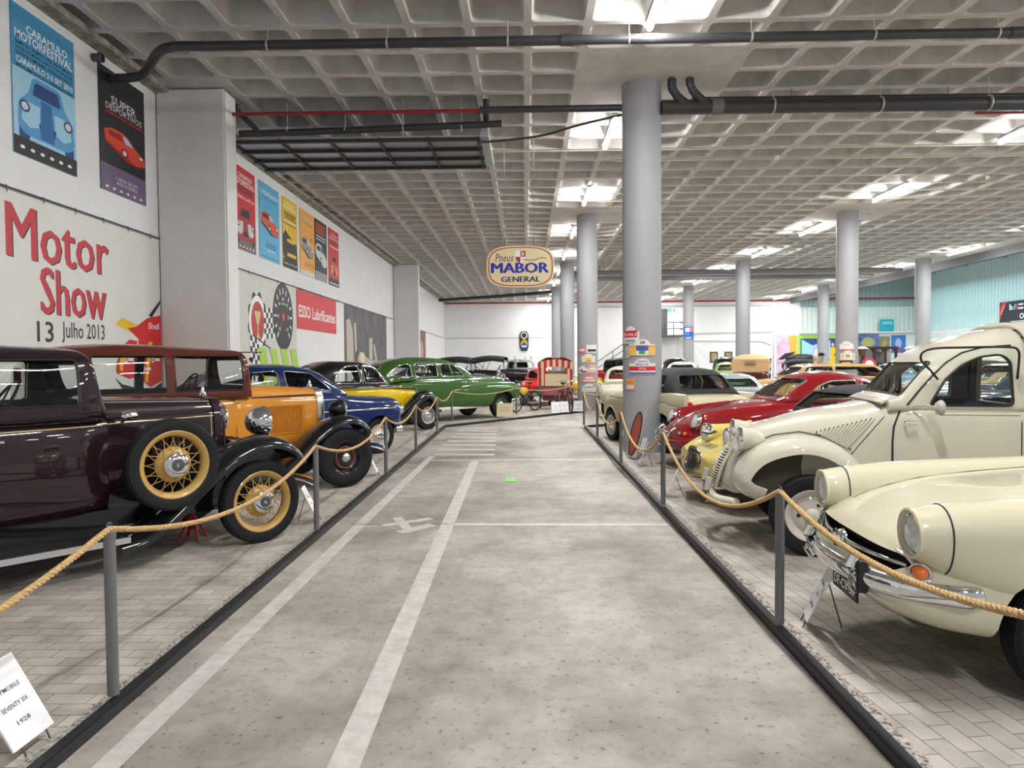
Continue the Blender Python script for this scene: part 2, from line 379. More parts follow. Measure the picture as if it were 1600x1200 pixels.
# ---- fluorescent lamps along the column lines
TUBE = mat('fluorescent_tube', (1, .99, .96), .4, emit=TUBE_STRENGTH)
def lamp(x, y, n):
    t = thing('fluorescent_lamp', n, 'lamp', (x, y, 6.33), 0, 'fluorescent lamps on the waffle ceiling')
    MB().box((0, 0, .075), (.10, 1.9, .06), bev=.01).build('housing', mat('lamp_housing', (.75, .75, .74), .5), t)
    MB().tube([(0, -.92, 0), (0, .92, 0)], .045, 10).build('tube', TUBE, t)
    a = area_light('lamp_light', (0, 0, -.06), (0, 0, 0), .15, 1.8, TUBE_POWER, (1, .985, .955)); a.parent = t
    return t
ORD = ['first', 'second', 'third', 'fourth', 'fifth', 'sixth', 'seventh', 'eighth', 'ninth', 'tenth']
for x, lb, k0 in ((1.8, 'row above the aisle columns', 0), (10.45, 'middle row of columns', 1), (19.3, 'farthest row of columns', 3)):
    for k in range(-2, 9): lamp(x, 9.3 + 5.62*k, 'lit tube lamp on the ceiling, %s back along the %s' % (ORD[k - k0], lb) if k >= k0 else 'lit tube lamp of the %s, nearer than the view shows' % lb)
# ================================================================== posters, banners and signs
class Panel:
    """a flat printed sheet: O = top left corner as seen, u right, v down, W x H metres"""
    def __init__(s, name, label, cat, O, u, W, H, base, th=.008, group=None, v=(0, 0, -1)):
        s.O = Vector(O); s.u = Vector(u).normalized(); s.v = Vector(v).normalized(); s.n = s.u.cross(-s.v); s.W = W; s.H = H; s.k = 0
        s.root = MB().prism([(0, 0), (W, 0), (W, H), (0, H)], lambda x, y, d: s.O + s.u*x + s.v*y + s.n*d, 0, th).build(name, base, smooth=False)
        tag(s.root, label, cat, group); s.th = th; s.parts = {}
    def at(s, x, y): s.k += 1; return s.O + s.u*(x*s.W) + s.v*(y*s.H) + s.n*(s.th + .0008 + .00012*s.k)
    def _mb(s, part, m):
        k = (part, m.name)
        if k not in s.parts: s.parts[k] = (MB(), m)
        return s.parts[k][0]
    def poly(s, part, m, pts):
        mb = s._mb(part, m); s.k += 1; z = s.th + .0008 + .00012*s.k; n = len(pts)
        mb.add([s.O + s.u*(x*s.W) + s.v*(y*s.H) + s.n*z for x, y in pts], [tuple(range(n))]); return s
    def rect(s, part, m, x0, y0, x1, y1): return s.poly(part, m, [(x0, y0), (x1, y0), (x1, y1), (x0, y1)])
    def oval(s, part, m, cx, cy, rx, ry, n=28, a0=0, a1=2*PI):
        return s.poly(part, m, [(cx + rx*math.cos(a0 + (a1 - a0)*k/n), cy + ry*math.sin(a0 + (a1 - a0)*k/n)) for k in range(n)])
    def text(s, part, m, body, x0, y1, x1, y0, bold=0., dx=0, dy=0):
        """text filling x0..x1 with baseline at y1 and top at y0"""
        mb = s._mb(part, m); s.k += 1; z = s.th + .0008 + .00012*s.k
        o = s.O + s.u*(x0*s.W) + s.v*(y1*s.H) + s.n*z
        w = None if x1 is None else (x1 - x0)*s.W
        mb.text(body, o, s.u + s.v*dx, -s.v + s.u*dy, w, (y1 - y0)*s.H, bold=bold); return s
    def done(s):
        for (part, _), (mb, m) in s.parts.items(): mb.build(part, m, s.root, smooth=False)
        return s.root
def ink(n, c=(.5, .5, .5)): return mat('print_' + n, c, .55)
WX = -6.452; UY = (0, 1, 0)
RED = ink('red', (.62, .015, .03)); BLUEP = ink('blue', (.06, .30, .55)); CYAN = ink('cyan', (.10, .45, .75)); YEL = ink('yellow', (.80, .52, .01)); ORA = ink('orange', (.85, .40, .06))
BLK = ink('black', (.018, .016, .02)); WHT = ink('white', (.86, .86, .86)); GRY = ink('grey', (.30, .30, .33)); DRED = ink('dark_red', (.30, .01, .015)); LBL = ink('light_blue', (.35, .62, .80)); NAVY = ink('navy', (.02, .06, .22)); VIO = ink('violet', (.16, .12, .22)); LGT = ink('light_grey', (.66, .66, .68)); GRN = ink('lime', (.38, .62, .06)); BRN = ink('sepia', (.16, .13, .13)); CRM = ink('cream', (.72, .66, .50))
def car_front(p, c, cl, dk, x0, y0, x1, y1):
    """a rounded old car seen from the front, drawn in the box"""
    f = lambda pts: [(x0 + (x1 - x0)*a, y0 + (y1 - y0)*b) for a, b in pts]
    p.poly('car_picture', dk, f([(.02, .62), (.98, .62), (.98, 1), (.84, 1), (.80, .90), (.2, .90), (.16, 1), (.02, 1)]))
    p.poly('car_picture', c, f(rounded([(.18, .30), (.26, .03), (.74, .03), (.82, .30), (.98, .45), (1, .80), (.88, .90), (.12, .90), (0, .80), (.02, .45)], .08)))
    p.poly('car_picture', dk, f(rounded([(.25, .29), (.30, .09), (.70, .09), (.75, .29)], .04)))
    p.poly('car_picture', cl, f([(.10, .42), (.38, .42), (.36, .72), (.20, .78), (.06, .70)])); p.poly('car_picture', cl, f([(.90, .42), (.62, .42), (.64, .72), (.80, .78), (.94, .70)]))
    for q in (.12, .88): p.oval('car_picture', dk, x0 + (x1 - x0)*q, y0 + (y1 - y0)*.50, (x1 - x0)*.085, (y1 - y0)*.085); p.oval('car_picture', LGT, x0 + (x1 - x0)*q, y0 + (y1 - y0)*.50, (x1 - x0)*.055, (y1 - y0)*.055)
    p.poly('car_picture', dk, f(rounded([(.34, .66), (.66, .66), (.62, .80), (.38, .80)], .03)))
def car_quarter(p, c, dk, gl, x0, y0, x1, y1):
    """a low coupe seen from the front quarter"""
    f = lambda pts: [(x0 + (x1 - x0)*a, y0 + (y1 - y0)*b) for a, b in pts]
    p.poly('car_picture', dk, f([(0, .45), (.6, .9), (1, .95), (.55, 1), (.05, .62)]))
    p.poly('car_picture', c, f(rounded([(.0, .18), (.22, .02), (.52, .05), (.74, .36), (.98, .58), (1, .86), (.76, .97), (.44, .78), (.04, .52)], .08)))
    p.poly('car_picture', gl, f([(.45, .12), (.55, .14), (.70, .36), (.50, .36)])); p.poly('car_picture', dk, f([(.10, .16), (.40, .12), (.45, .34), (.12, .30)]))
    p.oval('car_picture', dk, x0 + (x1 - x0)*.48, y0 + (y1 - y0)*.70, (x1 - x0)*.09, (y1 - y0)*.15); p.oval('car_picture', LGT, x0 + (x1 - x0)*.48, y0 + (y1 - y0)*.70, (x1 - x0)*.05, (y1 - y0)*.09)
    p.oval('car_picture', WHT, x0 + (x1 - x0)*.90, y0 + (y1 - y0)*.60, (x1 - x0)*.04, (y1 - y0)*.05)
def logos(p, y, m=WHT):
    for k in range(6): p.oval('lettering', m, .12 + k*.15, y, .035, .012, 10)
def bars(p, m, ys, h=.014, x0=.1, x1=.92):
    for k, y in enumerate(ys): p.rect('lettering', m, x0 + .02*(k % 2), y, x1 - .03*(k % 3), y + h)
# near bay
p = Panel('poster', 'tall blue poster of a striped blue car, high on the white wall', 'poster', (WX, 8.90, 6.22), UY, 1.25, 1.9, BLUEP)
p.rect('background', LBL, 0, .42, 1, .88); p.text('lettering', WHT, 'CARAMULO', .22, .155, .88, .10, .012); p.text('lettering', WHT, 'MOTORFESTIVAL', .05, .225, .96, .165, .012)
for k, tx in enumerate(('RAMPA DO CARAMULO - FEIRA DE AUTOMOBILIA', 'RALI DE AUTOMOVEIS CLASSICOS - CONCENTRACOES', 'EXPOSICAO TEMPORARIA - ACTIVIDADES RADICAIS')): p.text('lettering', BLK, tx, .06, .262 + k*.035, .96, .238 + k*.035, .01)
p.text('lettering', WHT, 'CARAMULO 3-5 SET 2010', .06, .385, .96, .345, .012); p.text('lettering', BLK, 'MAIS UMA EDICAO - ENTRADA LIVRE', .06, .415, .96, .395, .01)
car_front(p, ink('mid_blue', (.09, .33, .62)), LBL, NAVY, .06, .42, .97, .90); p.poly('car_picture', ink('stripe_blue', (.02, .15, .40)), [(.42, .57), (.58, .57), (.62, .84), (.40, .84)])
p.rect('background', BLK, 0, .88, 1, 1); logos(p, .945); p.done()
p = Panel('poster', 'black poster of a red supercar high beside the white pilaster', 'poster', (WX, 10.73, 6.21), UY, 1.28, 1.9, BLK)
p.rect('background', VIO, 0, .78, 1, 1); p.text('lettering', LGT, 'SUPER', .25, .27, .80, .20, .012); p.text('lettering', LGT, 'DESPORTIVOS', .13, .325, .93, .275, .012); p.text('lettering', ink('bright_red', (.8, .05, .02)), 'DESIGN E PERFORMANCE', .13, .36, .93, .338, .01)
car_quarter(p, ink('supercar_red', (.70, .06, .02)), DRED, LBL, .08, .46, .99, .70)
p.text('lettering', LGT, '1 AGO-31 DEZ 2010', .33, .885, .80, .855, .01); p.text('lettering', LGT, 'MUSEU DO CARAMULO', .33, .92, .80, .895, .005); logos(p, .965, LGT); p.done()
# Motor Show banner
p = Panel('banner', 'huge white Motor Show banner with red letters on the near wall', 'banner', (WX, 7.2, 3.80), UY, 5.2, 3.1, mat('banner_vinyl', (.72, .71, .685), .55, noise=.03, nscale=3))
def shadow_text(body, x0, y1, x1, y0, b):
    for e in (0, .003, .006): p.text('lettering', BLK, body, x0 + .004 + e, y1 + .004, x1 + .004 + e, y0 + .004)
    for e in (0, .003, .006): p.text('lettering', ink('show_red', (.52, .03, .045)), body, x0 + e, y1, x1 + e, y0)
    return
    p.text('lettering', BLK, body, x0 + .004, y1 + .004, x1 + .004, y0 + .004, b); p.text('lettering', ink('show_red', (.52, .03, .045)), body, x0, y1, x1, y0, b)
yy = lambda z: (3.80 - z)/3.1; xx = lambda y: (y - 7.2)/5.2
shadow_text('Motor', xx(8.70), yy(2.98), xx(10.84), yy(3.66), .012); shadow_text('Show', xx(9.30), yy(2.30), xx(10.75), yy(2.93), .02)
p.text('lettering', BLK, '13', xx(9.22), yy(1.92), xx(9.55), yy(2.20), .01); p.text('lettering', BLK, 'Julho 2013', xx(9.72), yy(1.92), xx(10.72), yy(2.22), .005)
R1c = ink('race_red', (.62, .02, .02)); f = lambda pts: [(xx(a), yy(b)) for a, b in pts]
p.poly('car_picture', YEL, f([(11.0, 2.25), (11.2, 2.36), (11.5, 2.30), (11.9, 2.2), (11.6, 2.1)]))
p.poly('car_picture', BLK, f([(10.95, 1.42), (11.15, 1.30), (11.6, 1.22), (12.0, 1.16), (12.39, 1.30), (12.39, 1.05), (11.9, .98), (11.2, 1.18)]))
p.poly('car_picture', R1c, f([(11.35, 2.20), (11.6, 2.24), (11.95, 2.40), (12.39, 2.48), (12.39, 1.95), (12.1, 2.0), (11.7, 2.02)]))
p.poly('car_picture', R1c, f([(11.0, 1.62), (11.2, 1.92), (11.4, 2.02), (11.62, 2.0), (11.58, 1.40), (11.35, 1.38), (11.0, 1.48)])); p.poly('car_picture', R1c, f([(11.66, 2.02), (12.1, 2.0), (12.39, 1.95), (12.39, 1.32), (12.0, 1.22), (11.66, 1.38)]))
p.poly('car_picture', YEL, f([(11.12, 1.80), (11.2, 1.92), (11.27, 1.95), (11.18, 1.5), (11.1, 1.52)])); p.poly('car_picture', YEL, f([(11.98, 2.0), (12.1, 2.0), (11.92, 1.3), (11.84, 1.32)]))
p.poly('car_picture', BLK, f([(12.0, 2.45), (12.39, 2.75), (12.39, 2.68), (12.1, 2.42)])); p.text('lettering', WHT, 'Shell', xx(11.98), yy(2.22), xx(12.33), yy(2.33), .005)
for a, b in ((11.22, 1.72), (11.72, 1.82), (11.74, 1.56), (12.05, 1.72)): p.oval('lettering', WHT, xx(a + .05), yy(b - .03), .009, .016, 14); p.oval('lettering', R1c, xx(a + .05), yy(b - .03), .005, .009, 12); p.rect('lettering', WHT, xx(a + .12), yy(b), xx(a + .28), yy(b - .05))
p.done()
def rail(name, a, b, label, r=.012, hooks=7):
    a = Vector(a); b = Vector(b); m = MB().tube([a, b], r, 8)
    for k in range(hooks):
        q = a.lerp(b, (k + .5)/hooks); m.tube([q + Vector((.012, 0, .02)), q + Vector((.02, 0, -.07))], .007, 6)
    tag(m.build(name, STEEL), label, 'rail')
rail('banner_rail', (WX + .03, 3.0, 3.84), (WX + .03, 12.38, 3.83), 'dark rail holding the Motor Show banner on the near wall', hooks=14)
rail('banner_rail', (WX + .03, 15.4, 3.76), (WX + .03, 34.6, 3.75), 'dark rail above the speedometer and lubricant banners', hooks=10)
rail('banner_rail', (WX + .03, 35.3, 3.66), (WX + .03, 56.3, 3.56), 'dark rail on the wall past the farther pilaster', hooks=6)
rail('banner_rail', (-6.4, 56.45, 3.55), (2.0, 56.45, 3.55), 'thin dark rail along the back wall under the hanging sign', hooks=4)
# row of six posters in the second bay
def poster6(y, base, label, fn, w=1.27):
    q = Panel('poster', label, 'poster', (WX, y, 6.10), UY, w, 1.88, base, group='posters in a row high on the wall'); fn(q); q.done()
def f1(q):
    q.text('lettering', WHT, 'CARAMULO', .22, .13, .86, .075, .012); q.text('lettering', WHT, 'MOTORFESTIVAL', .06, .215, .96, .145, .012); bars(q, BLK, [.235, .262, .289]); q.text('lettering', WHT, 'CARAMULO 2-4 SET 2011', .06, .38, .96, .345, .01)
    q.rect('background', BRN, 0, .80, 1, 1); car_front(q, ink('car_red', (.45, .01, .02)), LGT, BLK, .08, .46, .96, .92); logos(q, .96)
def f2(q):
    q.text('lettering', WHT, 'MOTORCLASSICO', .06, .155, .95, .10, .012); q.text('lettering', NAVY, '8-10 ABRIL 2011 FIL LISBOA', .14, .20, .86, .175, .01); car_quarter(q, ink('coupe_red', (.72, .09, .03)), BLK, LBL, .05, .36, .97, .66)
    q.text('lettering', NAVY, 'SALAO INTERNACIONAL', .28, .80, .80, .775, .008); q.text('lettering', NAVY, 'DE VEICULOS CLASSICOS', .26, .84, .82, .815, .008); q.rect('lettering', WHT, .38, .87, .75, .88); logos(q, .965, NAVY)
def f3(q):
    q.rect('lettering', ink('pale_yellow', (.85, .70, .25)), .12, .05, .80, .09); q.rect('lettering', ink('pale_yellow'), .05, .10, .92, .155); bars(q, BLK, [.20, .225, .25, .28]); bars(q, ink('pale_yellow'), [.315], .03); q.rect('lettering', BLK, .05, .36, .95, .372)
    q.poly('car_picture', BLK, [(0, .55), (.2, .46), (.3, .5), (.55, .55), (.95, .62), (1, .9), (.1, .9), (0, .8)]); q.oval('car_picture', CRM, .30, .44, .07, .04); q.oval('car_picture', YEL, .55, .6, .3, .03); q.rect('car_picture', YEL, .28, .78, .88, .83); q.rect('background', BLK, 0, .88, 1, 1); logos(q, .94)
def f4(q):
    q.text('lettering', LGT, 'MOTORCLASSICO', .06, .15, .95, .09, .012); q.text('lettering', BRN, '11 A 13 ABRIL 2014', .14, .20, .86, .175, .01); car_quarter(q, GRY, BLK, LGT, .08, .40, .9, .72); q.text('lettering', BRN, '99', .66, .46, .86, .38, .02)
    q.text('lettering', BRN, 'SALAO INTERNACIONAL', .30, .82, .86, .795, .008); q.text('lettering', BRN, 'DE VEICULOS CLASSICOS', .28, .86, .88, .835, .008); q.rect('background', LGT, 0, .93, 1, 1)
def f5(q):
    for y in (.06, .12, .18): q.rect('lettering', ink('worn_red', (.55, .05, .03)), .08, y, .85, y + .04)
    bars(q, LGT, [.26, .31], .02); car_quarter(q, LGT, BLK, NAVY, .02, .38, .98, .78); q.rect('background', GRY, 0, .86, 1, 1)
def f6(q):
    q.text('lettering', LGT, 'CARAMULO', .22, .12, .86, .075, .012); q.text('lettering', LGT, 'MOTORFESTIVAL', .06, .19, .96, .14, .012); bars(q, BLK, [.21, .235]); q.rect('lettering', LGT, .08, .30, .95, .325); q.rect('background', BLK, 0, .88, 1, 1)
    car_front(q, ink('glow_red', (.60, .07, .03)), ink('glow', (.85, .30, .12)), BLK, .16, .44, .92, .90); q.rect('lettering', LGT, .05, .95, .95, .97)
poster6(15.65, RED, 'red festival poster with a red car, first of the row of six', f1); poster6(17.18, CYAN, 'bright blue poster with an orange coupe, second of the row', f2, 1.4)
poster6(18.83, YEL, 'yellow and black racing poster, third of the row', f3, 1.2); poster6(20.28, ORA, 'orange poster with a silver coupe, fourth of the row', f4, 1.4)
poster6(21.72, BLK, 'black poster with worn red letters, fifth of the row', f5, 1.3); poster6(23.23, RED, 'narrow red poster with a glowing car, last of the row', f6, 1.27)
# speedometer banner
p = Panel('banner', 'grey white banner with trophy, chequered flags and speedometer', 'banner', (WX, 15.75, 3.74), UY, 4.1, 3.0, mat('banner_vinyl_grey', (.62, .61, .58), .55, noise=.06, nscale=5))
yy = lambda z: (3.74 - z)/3.0; xx = lambda y: (y - 15.75)/4.1; f = lambda pts: [(xx(a), yy(b)) for a, b in pts]
g = [(xx(16.95) + (.155 if k % 4 < 2 else .135)*math.cos(2*PI*k/36), yy(2.62) + (.25 if k % 4 < 2 else .215)*math.sin(2*PI*k/36)) for k in range(36)]
p.poly('cog_picture', BLK, g); p.oval('cog_picture', WHT, xx(16.95), yy(2.62), .133, .212, 36); p.oval('trophy_picture', ink('trophy_red', (.45, .02, .03)), xx(16.95), yy(2.62), .10, .165, 36)
p.poly('trophy_picture', ink('trophy_gold', (.62, .50, .20)), f([(16.74, 2.88), (17.16, 2.88), (17.05, 2.62), (16.98, 2.55), (16.98, 2.35), (17.1, 2.22), (16.8, 2.22), (16.92, 2.35), (16.92, 2.55), (16.85, 2.62)]))
def chequer(y0, z0, w, h, n, m_, sk):
    p.poly('flag_picture', WHT, f([(y0, z0), (y0 + w, z0 + sk), (y0 + w, z0 + sk - h), (y0, z0 - h)]))
    for i in range(n):
        for j in range(m_):
            if (i + j) % 2 == 0:
                a, b = w/n, h/m_; s_ = lambda k: sk*k/n
                p.poly('flag_picture', BLK, f([(y0 + i*a, z0 - j*b + s_(i)), (y0 + (i + 1)*a, z0 - j*b + s_(i + 1)), (y0 + (i + 1)*a, z0 - (j + 1)*b + s_(i + 1)), (y0 + i*a, z0 - (j + 1)*b + s_(i))]))
chequer(17.35, 3.0, .75, .78, 5, 6, .05); chequer(16.45, 2.3, .55, 1.05, 4, 8, -.1)
p.poly('flag_picture', BLK, f([(16.6, 2.32), (18.0, 1.95), (18.0, 1.91), (16.6, 2.28)]))
p.oval('speedometer_picture', BLK, xx(18.75), yy(2.86), .19, .30, 40)
for k in range(13):
    a = PI*(.75 + k*.125); c, s_ = math.cos(a), math.sin(a)
    p.poly('speedometer_picture', WHT, [(xx(18.75) + .165*c - .006*s_, yy(2.86) + .255*s_ + .009*c), (xx(18.75) + .165*c + .006*s_, yy(2.86) + .255*s_ - .009*c), (xx(18.75) + .13*c + .006*s_, yy(2.86) + .20*s_ - .009*c), (xx(18.75) + .13*c - .006*s_, yy(2.86) + .20*s_ + .009*c)])
    if k % 2 == 0: p.text('speedometer_picture', WHT, str(20 + k*10), xx(18.75) + .10*c - .018, yy(2.86) + .155*s_ + .015, xx(18.75) + .10*c + .018, yy(2.86) + .155*s_ - .015)
p.text('speedometer_picture', WHT, 'mph', xx(18.62), yy(3.16), xx(18.9), yy(3.24)); p.oval('speedometer_picture', ink('needle_red', (.75, .06, .05)), xx(18.75), yy(2.86), .022, .035); p.poly('speedometer_picture', ink('needle_red'), f([(18.72, 2.84), (18.78, 2.9), (18.32, 2.24)]))
for k in range(4):
    y0 = 16.9 + k*.78
    p.poly('arrow_picture', GRN, f([(y0, 2.0), (y0 + .5, 2.0), (y0 + .78, 1.42), (y0 + .5, .9), (y0, .9), (y0 + .32, 1.42)]))
p.text('lettering', GRY, 'CARAMULO', xx(16.4), yy(.9), xx(19.5), yy(1.15)); p.done()
p = Panel('banner', 'red lubricants banner with white letters under the poster row', 'banner', (WX, 19.9, 3.73), UY, 4.15, 1.12, ink('lubricant_red', (.62, .02, .04)))
p.text('lettering', WHT, 'ESSO Lubrificantes', .04, .70, .97, .38, .015); p.done()
p = Panel('banner', 'dark sepia photo banner of an old engine near the far pilaster', 'banner', (WX, 25.15, 3.74), UY, 7.6, 3.2, mat('sepia_print', (.115, .10, .105), .6, noise=.5, nscale=1.1))
for q in ([(.03, .18), (.10, .15), (.16, .3), (.17, .6), (.14, 1), (.04, 1)], [(.18, .2), (.22, .18), (.24, .5), (.20, .55)], [(.25, .62), (.30, .52), (.52, .62), (.95, .66), (.95, .76), (.70, .80), (.35, .74)], [(.52, .35), (.60, .33), (.60, .62), (.52, .62)], [(.62, .42), (.66, .42), (.74, .66), (.68, .66)], [(.25, .70), (.30, .72), (.27, .95), (.31, 1), (.27, 1), (.22, .85)], [(.65, 1), (.74, .85), (.90, .80), (.95, 1)]): p.poly('engine_picture', ink('sepia_light', (.50, .46, .38)), q)
p.oval('engine_picture', CRM, .36, .60, .055, .07); p.oval('engine_picture', BRN, .80, .94, .08, .06); p.done()
p = Panel('banner', 'narrow reddish brown photo banner past the farther pilaster', 'banner', (WX, 42.2, 3.62), UY, 3.5, 2.6, mat('rust_print', (.22, .11, .10), .6, noise=.6, nscale=1.4))
p.oval('engine_picture', ink('rust_light', (.50, .28, .24)), .5, .5, .2, .25); p.done()
# round stub in the near wall
tag(MB().lathe([(.06, 0), (.06, .10), (.075, .10), (.075, .14), (.055, .14), (.055, .11)], (WX, 10.62, 6.22), (1, 0, 0), 20).build('pipe_stub', STEEL), 'small round grey stub on the wall between the two large posters', 'pipe stub')
# hanging tyre sign
st = thing('hanging_sign', 'cream oval tyre shop sign hanging on two wires over the aisle', 'sign', (-.08, 13.8, 3.45))
SIGNC = mat('sign_cream', (.80, .66, .38), .25, coat=.6)
def bulge(hw, hh, n=48, e=3.2):
    return [(hw*math.copysign(abs(math.cos(2*PI*k/n))**(2/e), math.cos(2*PI*k/n)), hh*math.copysign(abs(math.sin(2*PI*k/n))**(2/e), math.sin(2*PI*k/n))) for k in range(n)]
def plate_y(poly, y0, y1, m, name, par): return MB().prism(poly, lambda x, z, d: (x, d, z), y0, y1).build(name, m, par, smooth=False)
plate_y(bulge(.655, .405), -.06, .06, SIGNC, 'board', st)
SRED = ink('sign_red', (.36, .02, .03)); SBL = ink('sign_blue', (.012, .018, .34))
for y, sgn in ((-.0615, 1),):
    m = MB(); a = bulge(.625, .378); b = bulge(.605, .360); m.grid([[(x, y, z) for x, z in a], [(x, y, z) for x, z in b]], cv=True); m.build('border_line', SRED, st, smooth=False)
    t = MB()
    for j, (dx, dz) in enumerate(((0, 0), (.010, .004), (.020, .004), (.030, 0), (.010, -.004), (.020, -.004))): t.text('MABOR', (-.575 + dx, y - .0003*j, -.12 + dz), (1, 0, 0), (0, 0, 1), 1.10, .195)
    t.build('lettering', SBL, st, smooth=False)
    MB().text('GENERAL', (-.38, y, -.295), (1, 0, 0), (0, 0, 1), .75, .105).text('GENERAL', (-.372, y - .0004, -.295), (1, 0, 0), (0, 0, 1), .75, .105).text('GENERAL', (-.365, y - .0008, -.295), (1, 0, 0), (0, 0, 1), .75, .105).text('Pneus', (-.49, y, .10), (1, 0, 0), (.18, 0, 1), .34, .15).build('lettering', mat('print_sign_navy', (.02, .02, .09), .5), st, smooth=False)
    q = [(.02, y, .14), (.16, y, .125), (.24, y, .13), (.28, y, .12), (.34, y, .15), (.42, y, .17), (.5, y, .15)]
    MB().tube([Vector(v) for v in spline(q, 4)], .006, 5).build('flourish', INK, st)
    sh = lambda pts, m_: MB().prism(pts, lambda x, z, d: (x, d, z), y - .002, y).build('shield', m_, st, smooth=False)
    sh([(-.10, .30), (0, .30), (0, .19), (-.10, .19)], WHITE); sh([(0, .30), (.10, .30), (.10, .19), (0, .19)], SRED); sh([(-.10, .19), (0, .19), (0, .06), (-.07, .11)], SRED); sh([(0, .19), (.10, .19), (.07, .11), (0, .06)], WHITE)
    MB().text('B', (.02, y - .004, .21), (1, 0, 0), (0, 0, 1), .06, .07, bold=.03).build('lettering', SIGNC, st, smooth=False)
w = MB()
for x in (-.30, .27): w.tube([(x, 0, .40), (x, 0, 3.28)], .004, 5).tube([(x, 0, .38), (x, 0, .55)], .012, 6)
w.build('hanging_wire', STEEL, st)
# emblem on the back wall
em = thing('wall_emblem', 'tall black emblem with gold chevrons on the far white wall', 'emblem', (-.08, 56.47, 3.28))
plate_y([(-.22, .78), (.22, .78), (.36, .5), (.36, -.45), (.22, -.78), (-.22, -.78), (-.36, -.45), (-.36, .5)], -.06, 0, BLK, 'board', em)
GOLD = ink('gold', (.55, .40, .05))
for dz in (0, -.16): MB().prism([(-.28, -.12 + dz), (0, .22 + dz), (.28, -.12 + dz), (.28, -.24 + dz), (0, .10 + dz), (-.28, -.24 + dz)], lambda x, z, d: (x, d, z), -.075, -.06).build('chevron', GOLD, em, smooth=False)
m = MB().lathe([(.001, 0), (.25, 0), (.25, .02), (.001, .02)], (0, -.06, -.42), (0, -1, 0), 24); m.build('disc', NAVY, em); MB().box((0, -.085, -.42), (.4, .01, .1)).build('disc_band', WHITE, em); MB().lathe([(.2, 0), (.27, 0), (.27, .015), (.2, .015)], (0, -.06, .45), (0, -1, 0), 20, closed=True).build('ring', LGT, em)
# ================================================================== plates on the columns
def plate(cx, cy, px_ang, z, w, h, label, base, deco, shape='arch', R=.342):
    """rally plate bent round a column; px_ang = angle of its centre seen from the column axis"""
    fn = lambda u, v, d: (cx + (R + d)*math.cos(px_ang + u/R), cy + (R + d)*math.sin(px_ang + u/R), z + v)
    def fine(poly):
        out = []
        for i in range(len(poly)):
            a, b = poly[i], poly[(i + 1) % len(poly)]; n = max(1, int(abs(b[0] - a[0])/.04))
            out += [(a[0] + (b[0] - a[0])*k/n, a[1] + (b[1] - a[1])*k/n) for k in range(n)]
        return out
    def patch(x0, z0, x1, z1, d, m, name, par):
        n = max(1, int((x1 - x0)/.04)); rows = [[fn(x0 + (x1 - x0)*k/n, zz, d) for k in range(n + 1)] for zz in (z0, z1)]
        MB().grid(rows).build(name, m, par, smooth=False)
    if shape == 'arch': poly = [(-w/2, -h/2), (w/2, -h/2), (w/2, h*.18), (w*.30, h*.22)] + [(w*.30*math.cos(PI*k/10), h*.22 + h*.28*math.sin(PI*k/10)) for k in range(1, 10)] + [(-w*.30, h*.22), (-w/2, h*.18)]
    else: poly = [(-w/2, -h/2), (w/2, -h/2), (w/2, h/2), (-w/2, h/2)]
    top = lambda x: h/2 if shape != 'arch' else (h*.22 + h*.28*math.sqrt(max(0, 1 - (x/(w*.30))**2)) if abs(x) < w*.30 else h*.2)
    n = max(6, int(w/.03)); rows = [[], []]
    xs = [-w/2 + w*k/n for k in range(n + 1)]
    m = MB().grid([[fn(x, -h/2, 0) for x in xs], [fn(x, -h/2, .012) for x in xs], [fn(x, top(x), .012) for x in xs], [fn(x, top(x), 0) for x in xs]])
    o = m.build('rally_plate', base, smooth=False); tag(o, label, 'plate')
    for (x0, z0, x1, z1, mm) in deco:
        if isinstance(mm, tuple):
            body, mm, b = mm; t = MB(); tm = MB().text(body, (0, 0, 0), (1, 0, 0), (0, 1, 0), (x1 - x0)*w, (z1 - z0)*h, bold=b)
            t.v = [Vector(fn(x0*w + q.x, z0*h + q.y, .0145)) for q in tm.v]; t.f = tm.f; t.m = tm.m; t.build('lettering', mm, o, smooth=False)
        else: patch(x0*w, z0*h, x1*w, z1*h, .0135, mm, 'stripe', o)
    return o
A1 = -1.745; A2 = -1.66; PK = ink('pale_red', (.70, .22, .22)); PO = ink('pale_orange', (.75, .40, .28)); PW = ink('plate_white', (.72, .72, .71)); PC = ink('plate_cream', (.72, .68, .56)); PB = ink('plate_blue', (.05, .09, .36)); PY = ink('plate_yellow', (.78, .50, .08))
plate(2.08, 12.62, A1 - .62, 2.06, .34, .30, 'red and white rally plate, highest on the nearest column', PW, [(-.4, -.15, .4, .25, RED), (-.35, -.05, .35, .1, ('RALI', PW, .02)), (-.3, -.42, .3, -.28, GRY)])
plate(2.08, 12.62, A1 + .02, 1.84, .46, .28, 'domed rally plate number 28 with blue and yellow corners', PW, [(-.49, -.48, -.22, .12, PY), (.22, -.48, .49, .12, PY), (-.22, -.2, .22, .12, PB), (-.5, .02, .5, .09, RED), (-.09, .22, .09, .40, ('28', INK, .02)), (-.12, -.42, .1, -.2, ink('plate_green', (.05, .3, .12)))])
plate(2.08, 12.62, A1 + .02, 1.51, .47, .27, 'white rally plate with a red band on the nearest column', PW, [(-.5, -.28, .5, 0, RED), (-.5, -.48, .5, -.38, PB), (-.22, .06, .22, .2, ('RALLYE', PB, .02)), (-.13, -.2, .13, -.08, ('PORTUGAL', PW, .01)), (-.2, .28, .2, .36, GRY)])
plate(2.08, 12.62, A1 - .62, 1.20, .18, .19, 'small orange plate low on the nearest column', PO, [(-.4, 0, .4, .35, ink('deep_orange', (.75, .25, .04))), (-.4, -.4, .4, -.1, PC)], 'sq')
